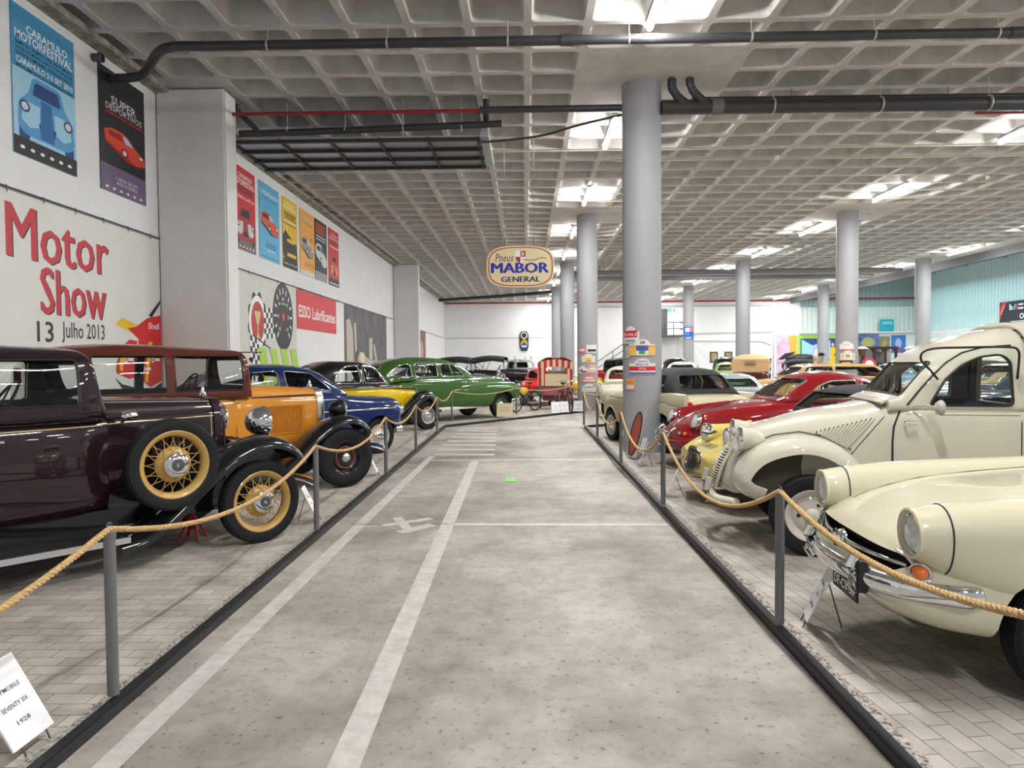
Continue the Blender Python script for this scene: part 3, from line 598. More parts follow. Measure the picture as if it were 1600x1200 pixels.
plate(2.08, 12.62, A1 - .80, 1.76, .12, .20, 'tiny beige plate on the edge of the nearest column', ink('beige', (.5, .46, .40)), [(-.3, -.3, .3, .1, GRY)], 'sq')
B = (2.08, 23.62)
plate(*B, A2 - .55, 2.0, .30, .22, 'small red arched plate at the top of the second column', PK, [(-.3, -.2, .3, .1, PW)])
plate(*B, A2 + .45, 2.02, .38, .26, 'white square plate with a black silhouette on the second column', PW, [(-.4, -.35, .4, -.05, BLK)], 'sq')
plate(*B, A2 + .08, 1.72, .46, .28, 'cream arched plate with a yellow car on the second column', PC, [(-.2, -.3, .25, .05, PY), (-.15, -.4, .2, -.3, RED)])
plate(*B, A2 - .50, 1.34, .36, .24, 'white plate with a small red badge on the second column', PW, [(-.4, -.2, 0, 0, RED), (-.1, -.4, .4, -.2, BLK)])
plate(*B, A2 + .50, 1.36, .36, .28, 'pale orange arched plate on the second column', PO, [(-.4, -.45, .4, -.25, ink('lilac', (.5, .38, .6))), (-.3, -.1, .3, .1, PW)])
plate(*B, A2 + .16, 1.06, .50, .27, 'pink red arched plate with white oval on the second column', PK, [(-.25, -.1, .25, .12, PW), (-.4, -.4, .4, -.25, PW)])
plate(*B, A2 + .14, .74, .50, .28, 'white arched plate, lowest on the second column', PW, [(-.28, 0, .28, .16, GRY), (-.4, -.35, .4, -.25, LGT)])
D = (10.65, 23.62)
plate(*D, -2.02, 2.05, .44, .30, 'white arched plate with a red base on the middle row column', PW, [(-.5, -.5, .5, -.35, PK), (-.2, .1, .2, .2, PY)])
plate(*D, -1.88, 1.74, .46, .32, 'cream arched plate number 26 on the middle row column', PC, [(-.12, -.2, .1, .1, ('26', INK, .02)), (-.42, -.3, -.3, .1, PY), (.3, -.3, .42, .1, PY)])
plate(*D, -2.06, 1.49, .40, .16, 'black plate with a gold emblem on the middle row column', BLK, [(-.35, -.2, .35, .2, GOLD)], 'sq')
g = plate(10.65, 46.3, -1.80, 3.4, .72, .82, 'blue enamel sign with red disc on a far column', ink('enamel_blue', (.02, .10, .48)), [(-.3, .1, .1, .4, WHITE), (.12, .12, .44, .44, ink('enamel_red', (.75, .15, .10))), (-.4, -.2, .1, .12, ('GT', CYAN, .04)), (-.3, -.45, .3, -.3, ('GALP', WHITE, .03))], 'sq')
# ================================================================== posts, rings and ropes
ROPE = mat('manila_rope', (.52, .34, .15), .85, noise=.25, nscale=60, bump=.4, bscale=120)
PH = .84
def post(x, y, label):
    t = thing('rope_post', label, 'post', (x, y, 0), 0, 'rope posts along the aisle')
    MB().lathe([(.026, .078), (.026, PH - .03), (.028, PH - .03), (.028, PH - .005), (.022, PH)], n=16).build('pole', mat('post_grey', (.17, .17, .175), .4, .4), t)
    MB().tube([(0, .022*math.cos(k*PI/8), PH + .014 + .022*math.sin(k*PI/8)) for k in range(16)], .004, 6, closed=True).build('ring', STEEL, t)
def rope(name, pts, sags, label, r=.0145):
    path = []
    for i in range(len(pts) - 1):
        a, b = Vector(pts[i]), Vector(pts[i + 1])
        for k in range(14):
            t = k/14; q = a.lerp(b, t); q.z -= 4*sags[i]*t*(1 - t); path.append(q)
    path.append(Vector(pts[-1]))
    # three strands twisted together
    m = MB(); L = [0]
    for i in range(1, len(path)): L.append(L[-1] + (path[i] - path[i - 1]).length)
    fine = []; step = .012
    n = int(L[-1]/step); j = 0
    for k in range(n + 1):
        s = k*step
        while j < len(L) - 2 and L[j + 1] < s: j += 1
        f_ = (s - L[j])/max(1e-6, L[j + 1] - L[j]); fine.append(path[j].lerp(path[j + 1], min(1, f_)))
    for st_ in range(3):
        P = []
        for k, q in enumerate(fine):
            t = (fine[min(k + 1, n)] - fine[max(k - 1, 0)]).normalized(); a = Vector((0, 0, 1)); a = (a - t*a.dot(t)).normalized(); b = t.cross(a); w_ = 2*PI*(k*step/.075 + st_/3)
            P.append(q + (a*math.cos(w_) + b*math.sin(w_))*r*.48)
        m.tube(P, r*.62, 6)
    return tag(m.build(name, ROPE), label, 'rope', 'barrier ropes')
LY = [-.05, 3.19, 6.42, 9.71, 12.45, 15.53, 18.4]; LX = [-1.90, -1.92, -1.93, -1.94, -1.95, -1.96, -1.93]
lab = ['nearest post on the left side of the aisle', 'dark rope post by the gold spoked front wheel', 'dark rope post in front of the black spoked orange sedan wheel', 'dark rope post in front of the blue sedan nose', 'dark rope post in front of the yellow sedan front wheel', 'dark rope post beside the small cream card near the green car', 'dark rope post at the corner of the kerb by the green car']
for k in range(1, 7): post(LX[k], LY[k], ['grey rope post at the edge of the left pavers beside the white card', 'grey rope post between the black sedan front wheel and the orange sedan', 'grey rope post in front of the dark blue car nose', 'grey rope post in front of the black and yellow car', 'grey rope post before the green car, next to the corner post', 'grey rope post at the left corner where the kerb turns'][k - 1])
rope('rope', [(LX[k], LY[k], PH + .008) for k in range(7)], [.2, .21, .2, .18, .2, .16], 'tan rope along the left row of prewar cars')
RY = [1.95, 4.07, 7.47, 10.54, 14.3, 16.95]; RX = [1.50, 1.46, 1.45, 1.42, 1.45, 1.40]
for k in range(1, 6): post(RX[k], RY[k], ['grey rope post beside the cream coupe bumper', 'grey rope post in front of the yellow car nose', 'grey rope post beside the oval picture leaning at the thick column', 'grey rope post in front of the cream convertible front wheel', 'grey rope post at the right corner with the knotted rope'][k - 1])
rope('rope', [(RX[k], RY[k], PH + (.03 if k == 0 else .008)) for k in range(6)], [.13, .35, .36, .33, .3], 'tan rope hanging in curves along the right row of cars')
EP = [(-1.93, 18.4), (-.27, 20.5), (1.36, 21.8), (2.25, 22.1)]
post(-.27, 20.55, 'grey rope post in front of the green car bumper'); post(1.36, 21.8, 'grey rope post between the two white cards and the second column')
rope('rope', [(x, y, PH + .008) for x, y in EP], [.12, .1, .05], 'tan rope across the end of the aisle before the green car')
rope('rope', [(1.40, 16.95, PH + .01), (2.3, 17.6, PH - .08)], [.03], 'short tan rope tied at the right corner post')
# ================================================================== information cards
def card(x, y, face, label, w=.20, h=.32, tilt=32, lines=None, m=None):
    """a leaning card on a small wire stand; face = direction it looks (degrees)"""
    t = thing('information_card', label, 'card', (x, y, 0), math.radians(face), 'information cards on the floor')
    a = math.radians(tilt); T = Matrix.Translation((0, 0, .05)) @ Matrix.Rotation(-a, 4, 'Y')
    MB().box((0, 0, h/2), (.008, w, h), M=T).build('board', m or mat('card_white', (.80, .80, .82), .45), t, smooth=False)
    tx = MB()
    for k, s_ in enumerate(lines or ['AUTOMOVEL', '1934', 'LISBOA']):
        ww = w*(.62 if len(s_) > 5 else .3); tx.text(s_, T @ Vector((.0048, -ww/2, h*(.62 - .2*k))), (0, 1, 0), (T.to_3x3() @ Vector((0, 0, 1))), ww, h*.055, bold=.01)
    tx.build('lettering', INK, t, smooth=False)
    MB().tube([T @ Vector((-.004, 0, h*.75)), (-.20, 0, .004)], .004, 6).tube([T @ Vector((0, -w*.3, 0)), (.02, -w*.3, .004)], .004, 6).tube([T @ Vector((0, w*.3, 0)), (.02, w*.3, .004)], .004, 6).build('stand', STEEL, t)
card(-2.06, 2.86, 0, 'white printed card at the near corner of the left pavers', .24, .36, 30, ['HUPMOBILE', 'SEVENTY SIX', '1928'])
card(-2.12, 7.10, 8, 'white printed card between the gold and the black wheel', .20, .34, 26, ['FORD', 'SEDAN', '1931'])
card(-2.12, 10.0, 8, 'white printed card under the dark blue car front wheel', .20, .36, 26, ['PEUGEOT', '403', '1955'])
card(-1.98, 15.9, 10, 'small cream card standing beside the green car corner', .2, .25, 20, ['DODGE', '1946'], mat('card_cream', (.62, .55, .42), .6))
card(1.68, 4.25, 163, 'white card seen edge on in front of the cream coupe', .21, .36, 26)
card(1.66, 8.35, 168, 'white card on the pavers in front of the yellow car', .19, .3, 26); card(1.72, 10.75, 168, 'white card at the foot of the thick grey column', .19, .34, 24); card(1.95, 12.0, 195, 'white card on the pavers beside the red coupe bumper', .16, .26, 20)
card(-.6, 20.02, -95, 'large tan paper notice leaning before the green front wheel', .46, .40, 18, ['AUTOMOVEL', 'PRESIDENCIAL'], mat('card_tan', (.62, .52, .36), .7))
card(.92, 21.35, -80, 'white card on the floor before the striped rickshaw', .26, .36, 22); card(1.2, 21.6, -80, 'second white card, right beside the first before the rickshaw', .26, .36, 22); card(1.66, 22.0, -95, 'wider white card left of the second column foot', .32, .34, 16)
# oval picture leaning by the nearest column
t = thing('leaning_picture', 'oval red portrait board leaning beside the thick grey column', 'picture', (1.72, 11.6, 0), math.radians(200))
T = Matrix.Rotation(math.radians(-14), 4, 'Y')
MB().box((0, 0, .42), (.015, .34, .80), M=T).build('board', mat('picture_board', (.42, .40, .36), .6, noise=.2, nscale=8), t, smooth=False)
m = MB(); pts = [(.012, .15*math.cos(2*PI*k/28), .42 + .36*math.sin(2*PI*k/28)) for k in range(28)]; m.add([T @ Vector(q) for q in pts], [tuple(range(28))]); m.build('oval_print', ink('portrait_red', (.36, .08, .05)), t, smooth=False)
MB().tube([T @ Vector(q) for q in pts], .012, 6, closed=True).build('oval_frame', BLACK, t)
# ================================================================== pipes and fittings under the ceiling
PIPE = mat('black_pipe', (.035, .035, .038), .4, noise=.2, nscale=5)
def clips(m, x0, x1, n, y, z, r):
    for k in range(n):
        x = x0 + (x1 - x0)*(k + .5)/n; m.tube([(x, y, z), (x, y, HC)], .006, 5); m.lathe([(r + .008, -.012), (r + .008, .012)], (x, y, z), (1, 0, 0), 12)
a = thing('drain_pipe', 'long black pipe crossing the ceiling nearest the viewer, bent at the wall', 'pipe')
MB().tube(spline([(-6.45, 11.0, 6.06), (-6.05, 10.95, 6.05), (-5.8, 10.85, 6.08), (-5.3, 10.3, 6.13), (-5.0, 10.15, 6.15), (-4.6, 10.15, 6.15)], 5) + [(0, 10.15, 6.15), (9, 10.15, 6.15), (20.7, 10.15, 6.15)], .068, 14).build('pipe', PIPE, a)
m = MB(); clips(m, -4.5, 19.5, 14, 10.15, 6.15, .068); m.build('pipe_clip', mat('clip_zinc', (.5, .5, .48), .5, .5), a); MB().lathe([(.08, -.09), (.08, .09)], (.62, 10.15, 6.15), (1, 0, 0), 14).lathe([(.08, -.09), (.08, .09)], (6.9, 10.15, 6.15), (1, 0, 0), 14).build('pipe_coupling', PIPE, a)
tag(MB().tube([(-5.25, 12.75, 6.1), (1.75, 12.75, 6.1)], .032, 10).build('red_pipe', mat('red_pipe', (.30, .015, .02), .45)), 'thin red pipe between the pilaster and the nearest column', 'pipe')
tag(MB().tube([(-.78, 12.72, 6.1), (1.75, 12.72, 6.1)], .062, 12).build('pipe_sleeve', PIPE), 'short black sleeve over the red pipe beside the nearest column', 'pipe')
a = thing('drain_pipe', 'black drain pipe above the folded metal door', 'pipe')
MB().tube([(-5.25, 13.1, 5.86), (-4, 13.1, 5.88), (-.4, 13.1, 5.98)], .062, 12).tube(spline([(-5.22, 12.95, 6.35), (-5.2, 12.98, 6.2), (-5.0, 13.05, 6.0), (-4.9, 13.1, 5.88)], 4), .05, 10).tube([(-.68, 13.1, 6.0), (-.68, 13.1, 6.42)], .06, 12).build('pipe', PIPE, a)
m = MB(); clips(m, -4.9, -.6, 4, 13.1, 5.92, .062); m.build('pipe_clip', mat('clip_zinc'), a)
tag(MB().tube(spline([(-.85, 13.3, 5.72), (-.6, 13.3, 5.72), (.3, 13.2, 5.78), (1.0, 13.0, 5.90), (1.8, 12.75, 6.0)], 6), .022, 8).build('cable_conduit', PIPE), 'thin black conduit rising to the nearest column', 'pipe')
a = thing('overhead_door', 'folded grey metal door panel stored flat under the ceiling', 'door panel', (0, 0, 0))
MB().box((-3.15, 14.1, 5.78), (4.7, 1.9, .03)).build('panel', mat('door_sheet', (.50, .50, .53), .36, .6), a, smooth=False)
m = MB()
for k in range(6): m.box((-5.45 + k*.92, 14.1, 5.74), (.05, 1.95, .05))
for k in range(4): m.box((-3.15, 13.18 + k*.62, 5.73), (4.7, .06, .06))
m.build('frame_bars', mat('door_frame', (.05, .05, .055), .5, .4), a, smooth=False)
m = MB().box((-.72, 14.1, 5.80), (.16, 1.95, .10))
for y in (13.2, 15.0): 
    for x in (-5.4, -.72): m.box((x, y, 6.12), (.04, .04, .66))
m.build('rail', mat('galvanised', (.48, .48, .50), .45, .6), a, smooth=False)
a = thing('drain_pipe', 'thick black pipe running right from the nearest column', 'pipe')
MB().tube([(2.4, 12.45, 6.0), (3.2, 12.45, 6.0), (20.75, 12.6, 6.0)], .125, 16).build('pipe', PIPE, a)
MB().tube(spline([(2.55, 12.3, 6.42), (2.55, 12.3, 6.28), (2.65, 12.35, 6.15), (2.85, 12.42, 6.02)], 4), .075, 12).tube(spline([(2.85, 12.3, 6.42), (2.87, 12.3, 6.28), (3.0, 12.35, 6.15), (3.2, 12.42, 6.02)], 4), .075, 12).build('branch', PIPE, a)
m = MB(); clips(m, 3.4, 20, 9, 12.45, 6.0, .126); m.build('pipe_clip', mat('clip_zinc'), a); MB().lathe([(.14, -.1), (.14, .1)], (3.35, 12.45, 6.0), (1, 0, 0), 16).build('pipe_coupling', mat('coupling_grey', (.12, .12, .13), .5), a)
m = MB().tube([(3.0, 12.8, 6.24), (20.75, 12.9, 6.24)], .06, 12); clips(m, 3.4, 20, 6, 12.85, 6.24, .06)
tag(m.build('drain_pipe', PIPE), 'thinner black pipe just above the thick pipe on the right', 'pipe')
tag(MB().tube([(8.2, 13.1, 6.06), (20.75, 13.1, 6.06)], .035, 8).build('red_pipe', mat('red_pipe')), 'red pipe behind the thick black pipe on the right', 'pipe')
for y, z in ((36.5, 6.15), (39.5, 6.2)):
    m = MB().tube([(2.4, y, z), (19.2, y, z)], .13, 10); clips(m, 2.5, 19, 6, y, z, .13)
    tag(m.build('drain_pipe', mat('grey_pipe', (.20, .20, .21), .45)), 'dark pipe crossing far away, %s of the far pair' % ('nearer' if y < 38 else 'farther'), 'pipe')
tag(MB().tube([(-6.3, 52, 6.2), (-2, 50, 6.25), (2, 47.5, 6.3)], .12, 8).tube([(-2, 50, 6.25), (-2, 50, 6.75)], .02, 6).build('drain_pipe', PIPE), 'black pipe slanting across the ceiling at the back left', 'pipe')
tag(MB().tube([(-6.4, 56.3, 6.32), (21.8, 56.3, 6.32)], .06, 8).build('red_pipe', mat('red_pipe')), 'red pipe along the top of the back wall', 'pipe')
tag(MB().tube([(21.8, 56.2, 6.4), (30.6, 56.2, 6.4)], .07, 8).build('red_pipe', mat('red_pipe')), 'red pipe across the pale ribbed cladding', 'pipe')
CON = mat('conduit_cream', (.55, .50, .38), .5)
for y, n in ((16.32, 'nearest'), (17.2, 'second'), (18.05, 'third'), (21.5, 'farthest')):
    tag(MB().tube([(-.8 if y < 17 else 2.2, y, 6.42), (20.5, y, 6.42)], .014, 6).build('cable_conduit', CON), 'thin cream conduit across the ceiling, %s of four' % n, 'pipe')
for x, y, n in ((-1.66, 16.4, 'above the aisle'), (-1.6, 23.9, 'above the hanging sign'), (6.0, 17.0, 'right of the nearest column'), (12.3, 19.1, 'near a bright lamp at right')):
    tag(MB().lathe([(.03, .06), (.05, .05), (.055, 0), (.035, -.04), (.001, -.05)], (x, y, 6.39), (0, 0, 1), 14, cap=False).build('smoke_detector', mat('detector_cream', (.72, .66, .50), .5)), 'small cream smoke detector on a ceiling rib ' + n, 'detector')
# ================================================================== the far end
BY = 56.49
t = thing('exit_sign', 'green emergency exit sign high on the back wall', 'sign', (11.57, BY - .05, 5.66)); MB().box((0, 0, 0), (.62, .08, .26), bev=.02).build('panel', mat('exit_green', (.02, .38, .16), .4, emit=.6), t); MB().box((.12, -.045, 0), (.2, .01, .18)).box((-.15, -.045, 0), (.16, .01, .06)).build('pictogram', WHITE, t)
d = struct(MB().box((10.75, BY - .03, 4.7), (1.1, .08, 2.1)).build('door_1', mat('dark_door', (.06, .06, .07), .5), smooth=False))
t = thing('stairway', 'dark steel stairway and landing against the back wall', 'stairs', (0, 0, 0))
MB().box((11.2, 55.7, 3.55), (2.4, 1.5, .12)).build('landing', STEEL, t, smooth=False)
m = MB()
for k in range(16): m.box((9.9 - k*.30, 55.7, 3.4 - k*.21), (.3, 1.2, .04))
m.build('steps', STEEL, t, smooth=False)
m = MB()
for dz in (.5, 1.0):
    m.tube([(12.35, 55.0, 3.6 + dz), (10.0, 55.0, 3.6 + dz), (5.2, 55.0, .3 + dz), (4.4, 55.0, .3 + dz)], .03, 6); m.tube([(12.35, 55.0, 3.6 + dz), (12.35, 56.4, 3.6 + dz)], .03, 6)
for x, z in ((12.35, 3.6), (11.5, 3.6), (10.7, 3.6), (10, 3.6), (8.4, 2.5), (6.8, 1.4), (5.2, .3)): m.tube([(x, 55.0, z - .1), (x, 55.0, z + 1)], .03, 6)
m.build('handrail', STEEL, t); MB().box((12.0, 55.7, 1.75), (.16, .16, 3.5)).box((10.2, 55.1, 1.75), (.12, .12, 3.5)).build('support', mat('support_white', (.6, .6, .62), .5), t, smooth=False)
CT = mat('wall_conduit', (.50, .50, .52), .5)
struct(MB().tube([(2.2, BY - .06, 5.95), (19.4, BY - .06, 5.95), (19.7, BY - .06, 5.7), (19.7, BY - .06, .2)], .06, 8).build('trim_25_wall_conduit', CT))
struct(MB().tube([(12.6, BY - .04, 3.75), (19.6, BY - .04, 3.85)], .035, 6).tube([(12.6, BY - .04, 3.2), (18.8, BY - .04, 3.1), (19.5, BY - .04, 2.8)], .035, 6).build('trim_26_wall_conduit', CT))
struct(MB().tube([(-6.62, BY - .02, 0), (-6.62, BY - .02, 6.4)], .07, 8).build('trim_27_corner_pipe', mat('red_pipe')))
for x, n in ((15.0, 'left of three'), (16.15, 'middle of three'), (17.35, 'right of three, half hidden by a column')):
    p = Panel('framed_picture', 'small dark framed picture on the back wall, ' + n, 'picture', (x - .3, BY, 2.30), (1, 0, 0), .6, .85, BLACK, .04, 'framed pictures on the back wall'); p.rect('print', mat('ochre_print', (.36, .27, .10), .6, noise=.6, nscale=5), .14, .1, .86, .9); p.done()
# colourful painted panels under the pale cladding
p = Panel('mural_panel', 'pink and orange painted panel, leftmost of the colourful boards', 'painting', (19.95, 56.49, 3.55), (1, 0, 0), 1.6, 3.2, mat('mural_pink', (.62, .42, .55), .6, noise=.35, nscale=1.6)); p.poly('picture', ORA, [(.6, 0), (1, 0), (1, 1), (.55, 1), (.7, .5)]); p.poly('picture', BLK, [(.05, .6), (.4, .45), (.95, .4), (.7, .52), (.3, .6)]); p.done()
p = Panel('mural_panel', 'lime green framed painting with a figure in a yellow dress', 'painting', (21.6, 56.49, 3.55), (1, 0, 0), 4.7, 3.2, GRN); p.rect('picture', NAVY, .05, .08, .93, .62); p.poly('picture', LBL, [(.07, .1), (.25, .25), (.25, .60), (.07, .60)]); p.poly('picture', ink('mural_lilac', (.45, .48, .70)), [(.25, .25), (.55, .12), (.55, .60), (.25, .60)]); p.poly('picture', ink('mural_blue', (.20, .30, .62)), [(.68, .2), (.90, .12), (.90, .60), (.68, .60)])
p.poly('picture', WHT, [(.3, .35), (.36, .33), (.40, .58), (.26, .58)]); p.poly('picture', YEL, [(.55, .30), (.63, .30), (.64, .50), (.67, .72), (.52, .72), (.55, .5)]); p.oval('picture', ink('skin', (.7, .45, .3)), .59, .24, .025, .05); p.poly('picture', ink('skin'), [(.55, .72), (.58, .72), (.585, .95), (.56, .95)]); p.poly('picture', ink('skin'), [(.60, .72), (.63, .72), (.63, .95), (.605, .95)]); p.rect('picture', ink('mural_lime', (.6, .75, .2)), .72, .72, .9, .86); p.rect('picture', YEL, 0, .90, 1, 1); p.done()
p = Panel('mural_panel', 'dark blue painted board, rightmost of the colourful boards', 'painting', (26.3, 56.49, 3.6), (1, 0, 0), 1.7, 3.3, mat('mural_dark', (.10, .13, .30), .6, noise=.7, nscale=2.2)); p.oval('picture', ink('olive', (.38, .36, .14)), .5, .2, .3, .12); p.oval('picture', BRN, .5, .55, .35, .2); p.done()
p = Panel('painting', 'teal painting standing highest on the ledge at right', 'painting', (27.9, 56.19, 4.74), (1, 0, 0), 1.1, .95, ink('teal', (.02, .32, .42))); p.rect('picture', ink('pale_teal', (.2, .5, .55)), .2, .2, .9, .4); p.done()
p = Panel('painting', 'green brown painting hung below the teal one', 'painting', (28.0, 56.49, 3.4), (1, 0, 0), .85, 1.2, mat('green_brown', (.20, .20, .10), .6, noise=.6, nscale=4)); p.oval('picture', ink('ochre', (.4, .3, .15)), .5, .5, .2, .3); p.done()
p = Panel('painting', 'blue violet painting of a face under the ledge', 'painting', (28.95, 56.49, 3.5), (1, 0, 0), 1.15, 1.4, ink('face_blue', (.05, .17, .50))); p.oval('picture', ink('face', (.35, .45, .68)), .5, .45, .22, .28); p.oval('picture', ink('face_dark', (.25, .08, .25)), .5, .85, .4, .14); p.done()
p = Panel('banner', 'black event banner with white letters on the right wall', 'banner', (30.72, 46.4, 5.2), (0, -1, 0), 5.2, 1.75, BLK)
p.poly('ribbon', RED, [(0, .2), (0, .7), (.13, 0), (.06, 0)]); p.text('lettering', WHT, 'VISITA', .02, .5, .09, .4, dx=-1.6)
p.text('lettering', WHT, 'b', .18, .32, .235, .10, .03); p.poly('lettering', CYAN, [(.24, .32), (.27, .12), (.30, .12), (.27, .32)]); p.poly('lettering', RED, [(.28, .32), (.31, .12), (.34, .12), (.31, .32)]); p.rect('lettering', WHT, .34, .12, .42, .17); p.rect('lettering', WHT, .33, .25, .42, .31)
p.text('lettering', WHT, 'FEST', .46, .32, .72, .09, .01); p.text('lettering', WHT, 'O DIA BMW', .36, .66, .86, .46, .025); p.rect('lettering', LGT, .2, .72, .95, .745); p.text('lettering', RED, '17 JUNHO', .46, .90, .7, .82, .01); p.done()
# ================================================================== car building kit (local frame: +x nose, +y the car's left, z up, origin under the front axle)
def pchip(xs, ys):
    n = len(xs); h = [xs[i + 1] - xs[i] for i in range(n - 1)]; d = [(ys[i + 1] - ys[i])/h[i] for i in range(n - 1)]; m = [0.]*n
    m[0] = d[0]; m[-1] = d[-1]
    for i in range(1, n - 1):
        if d[i - 1]*d[i] > 0:
            w1, w2 = 2*h[i] + h[i - 1], h[i] + 2*h[i - 1]; m[i] = (w1 + w2)/(w1/d[i - 1] + w2/d[i])
    def f(x):
        if x <= xs[0]: return ys[0]
        if x >= xs[-1]: return ys[-1]
        i = 0
        while xs[i + 1] < x: i += 1
        t = (x - xs[i])/h[i]
        return (ys[i]*(1 + 2*t)*(1 - t)**2 + h[i]*m[i]*t*(1 - t)**2 + ys[i + 1]*t*t*(3 - 2*t) + h[i]*m[i + 1]*t*t*(t - 1))
    return f
class Loft:
    """body of superellipse sections; station = (x, half width, z bottom, z widest, z top, upper exponent, lower exponent[, tumblehome[, y centre]])"""
    def __init__(s, st, na=36, per=5):
        st = sorted([tuple(q) + (0.,)*(9 - len(q)) for q in st]); s.st = st; s.na = na; s.per = per
        xs = [q[0] for q in st]; s.x0, s.x1 = xs[0], xs[-1]; s.fn = [pchip(xs, [q[k] for q in st]) for k in range(1, 9)]
    def par(s, x): return [f(x) for f in s.fn]
    def ring(s, x, dw=0., dz=0., sy=1):
        w, zb, zm, zt, nu, nd, tb, yc = s.par(x); w = max(.004, w - dw); zt = max(zm + .002, zt - dz); out = []
        for k in range(s.na):
            a = 2*PI*k/s.na; c, sn = math.cos(a), math.sin(a); n = nu if sn >= 0 else nd
            y = w*math.copysign(abs(c)**(2/n), c); h = abs(sn)**(2/n); z = zm + (zt - zm)*h if sn >= 0 else zm - (zm - zb)*h
            if sn > 0: y *= 1 - tb*h
            out.append(Vector((x, sy*(yc + y), z)))
        return out
    def rows(s, dw=0., dz=0., sy=1, dx=0.):
        xs = []
        for a, b in zip(s.st[:-1], s.st[1:]): xs += [a[0] + (b[0] - a[0])*k/s.per for k in range(s.per)]
        xs.append(s.x1); R = [s.ring(x, dw, dz, sy) for x in xs]
        if dx:
            k = (s.x1 - s.x0 - 2*dx)/(s.x1 - s.x0)
            for r in R:
                for p in r: p.x = s.x0 + dx + (p.x - s.x0)*k
        return R
    def mb(s, dw=0., dz=0., sy=1, dx=0., cap=True): return MB().grid(s.rows(dw, dz, sy, dx), cv=True, cap0=cap, cap1=cap)
    def side(s, x, z, off=0.):
        w, zb, zm, zt, nu, nd, tb, yc = s.par(x)
        if z >= zm: h = min(1, (z - zm)/max(1e-5, zt - zm)); n = nu
        else: h = min(1, (zm - z)/max(1e-5, zm - zb)); n = nd
        return yc + w*max(0, 1 - h**n)**(1/n)*(1 - (tb*h if z >= zm else 0)) + off
    def top(s, x, y):
        w, zb, zm, zt, nu, nd, tb, yc = s.par(x); a = 0.; b = 1.
        t = abs(y - yc)
        for _ in range(22):
            h = (a + b)/2
            if w*max(0, 1 - h**nu)**(1/nu)*(1 - tb*h) > t: a = h
            else: b = h
        return zm + (zt - zm)*a
    def find_x(s, y, z, xa, xb, n=60):
        best = None
        for k in range(n + 1):
            x = xa + (xb - xa)*k/n; e = abs(s.top(x, y) - z)
            if best is None or e < best[0]: best = (e, x)
        return best[1]
def cyl_y(x, z, r, y0, y1, n=32): return MB().lathe([(r, 0), (r, y1 - y0)], (x, y0, z), (0, 1, 0), n)
def prism_y(poly, y0, y1): return MB().prism(poly, lambda x, z, d: (x, d, z), y0, y1)
def prism_x(poly, x0, x1): return MB().prism(poly, lambda y, z, d: (d, y, z), x0, x1)
def oval_tube(m, path, ry, rz, n=12, mi=0):
    """bar with an upright oval section along a path"""
    P = [Vector(p) for p in path]; N = len(P); rows = []
    for i in range(N):
        t = P[min(N - 1, i + 1)] - P[max(0, i - 1)]; t.normalize(); sd = Vector((t.y, -t.x, 0))
        sd = sd.normalized() if sd.length > 1e-6 else Vector((1, 0, 0)); up = sd.cross(t)
        rows.append([P[i] + sd*(ry*math.cos(2*PI*k/n)) + up*(rz*math.sin(2*PI*k/n)) for k in range(n)])
    return m.grid(rows, cv=True, mi=mi, cap0=True, cap1=True)
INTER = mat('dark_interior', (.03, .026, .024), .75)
TAN = mat('tan_upholstery', (.28, .19, .11), .6)
GREYUP = mat('grey_upholstery', (.11, .105, .10), .7)
AMBER = mat('amber_lens', (.75, .16, .02), .2, coat=1.0)
REDL = mat('red_lens', (.45, .01, .01), .2, coat=1.0)
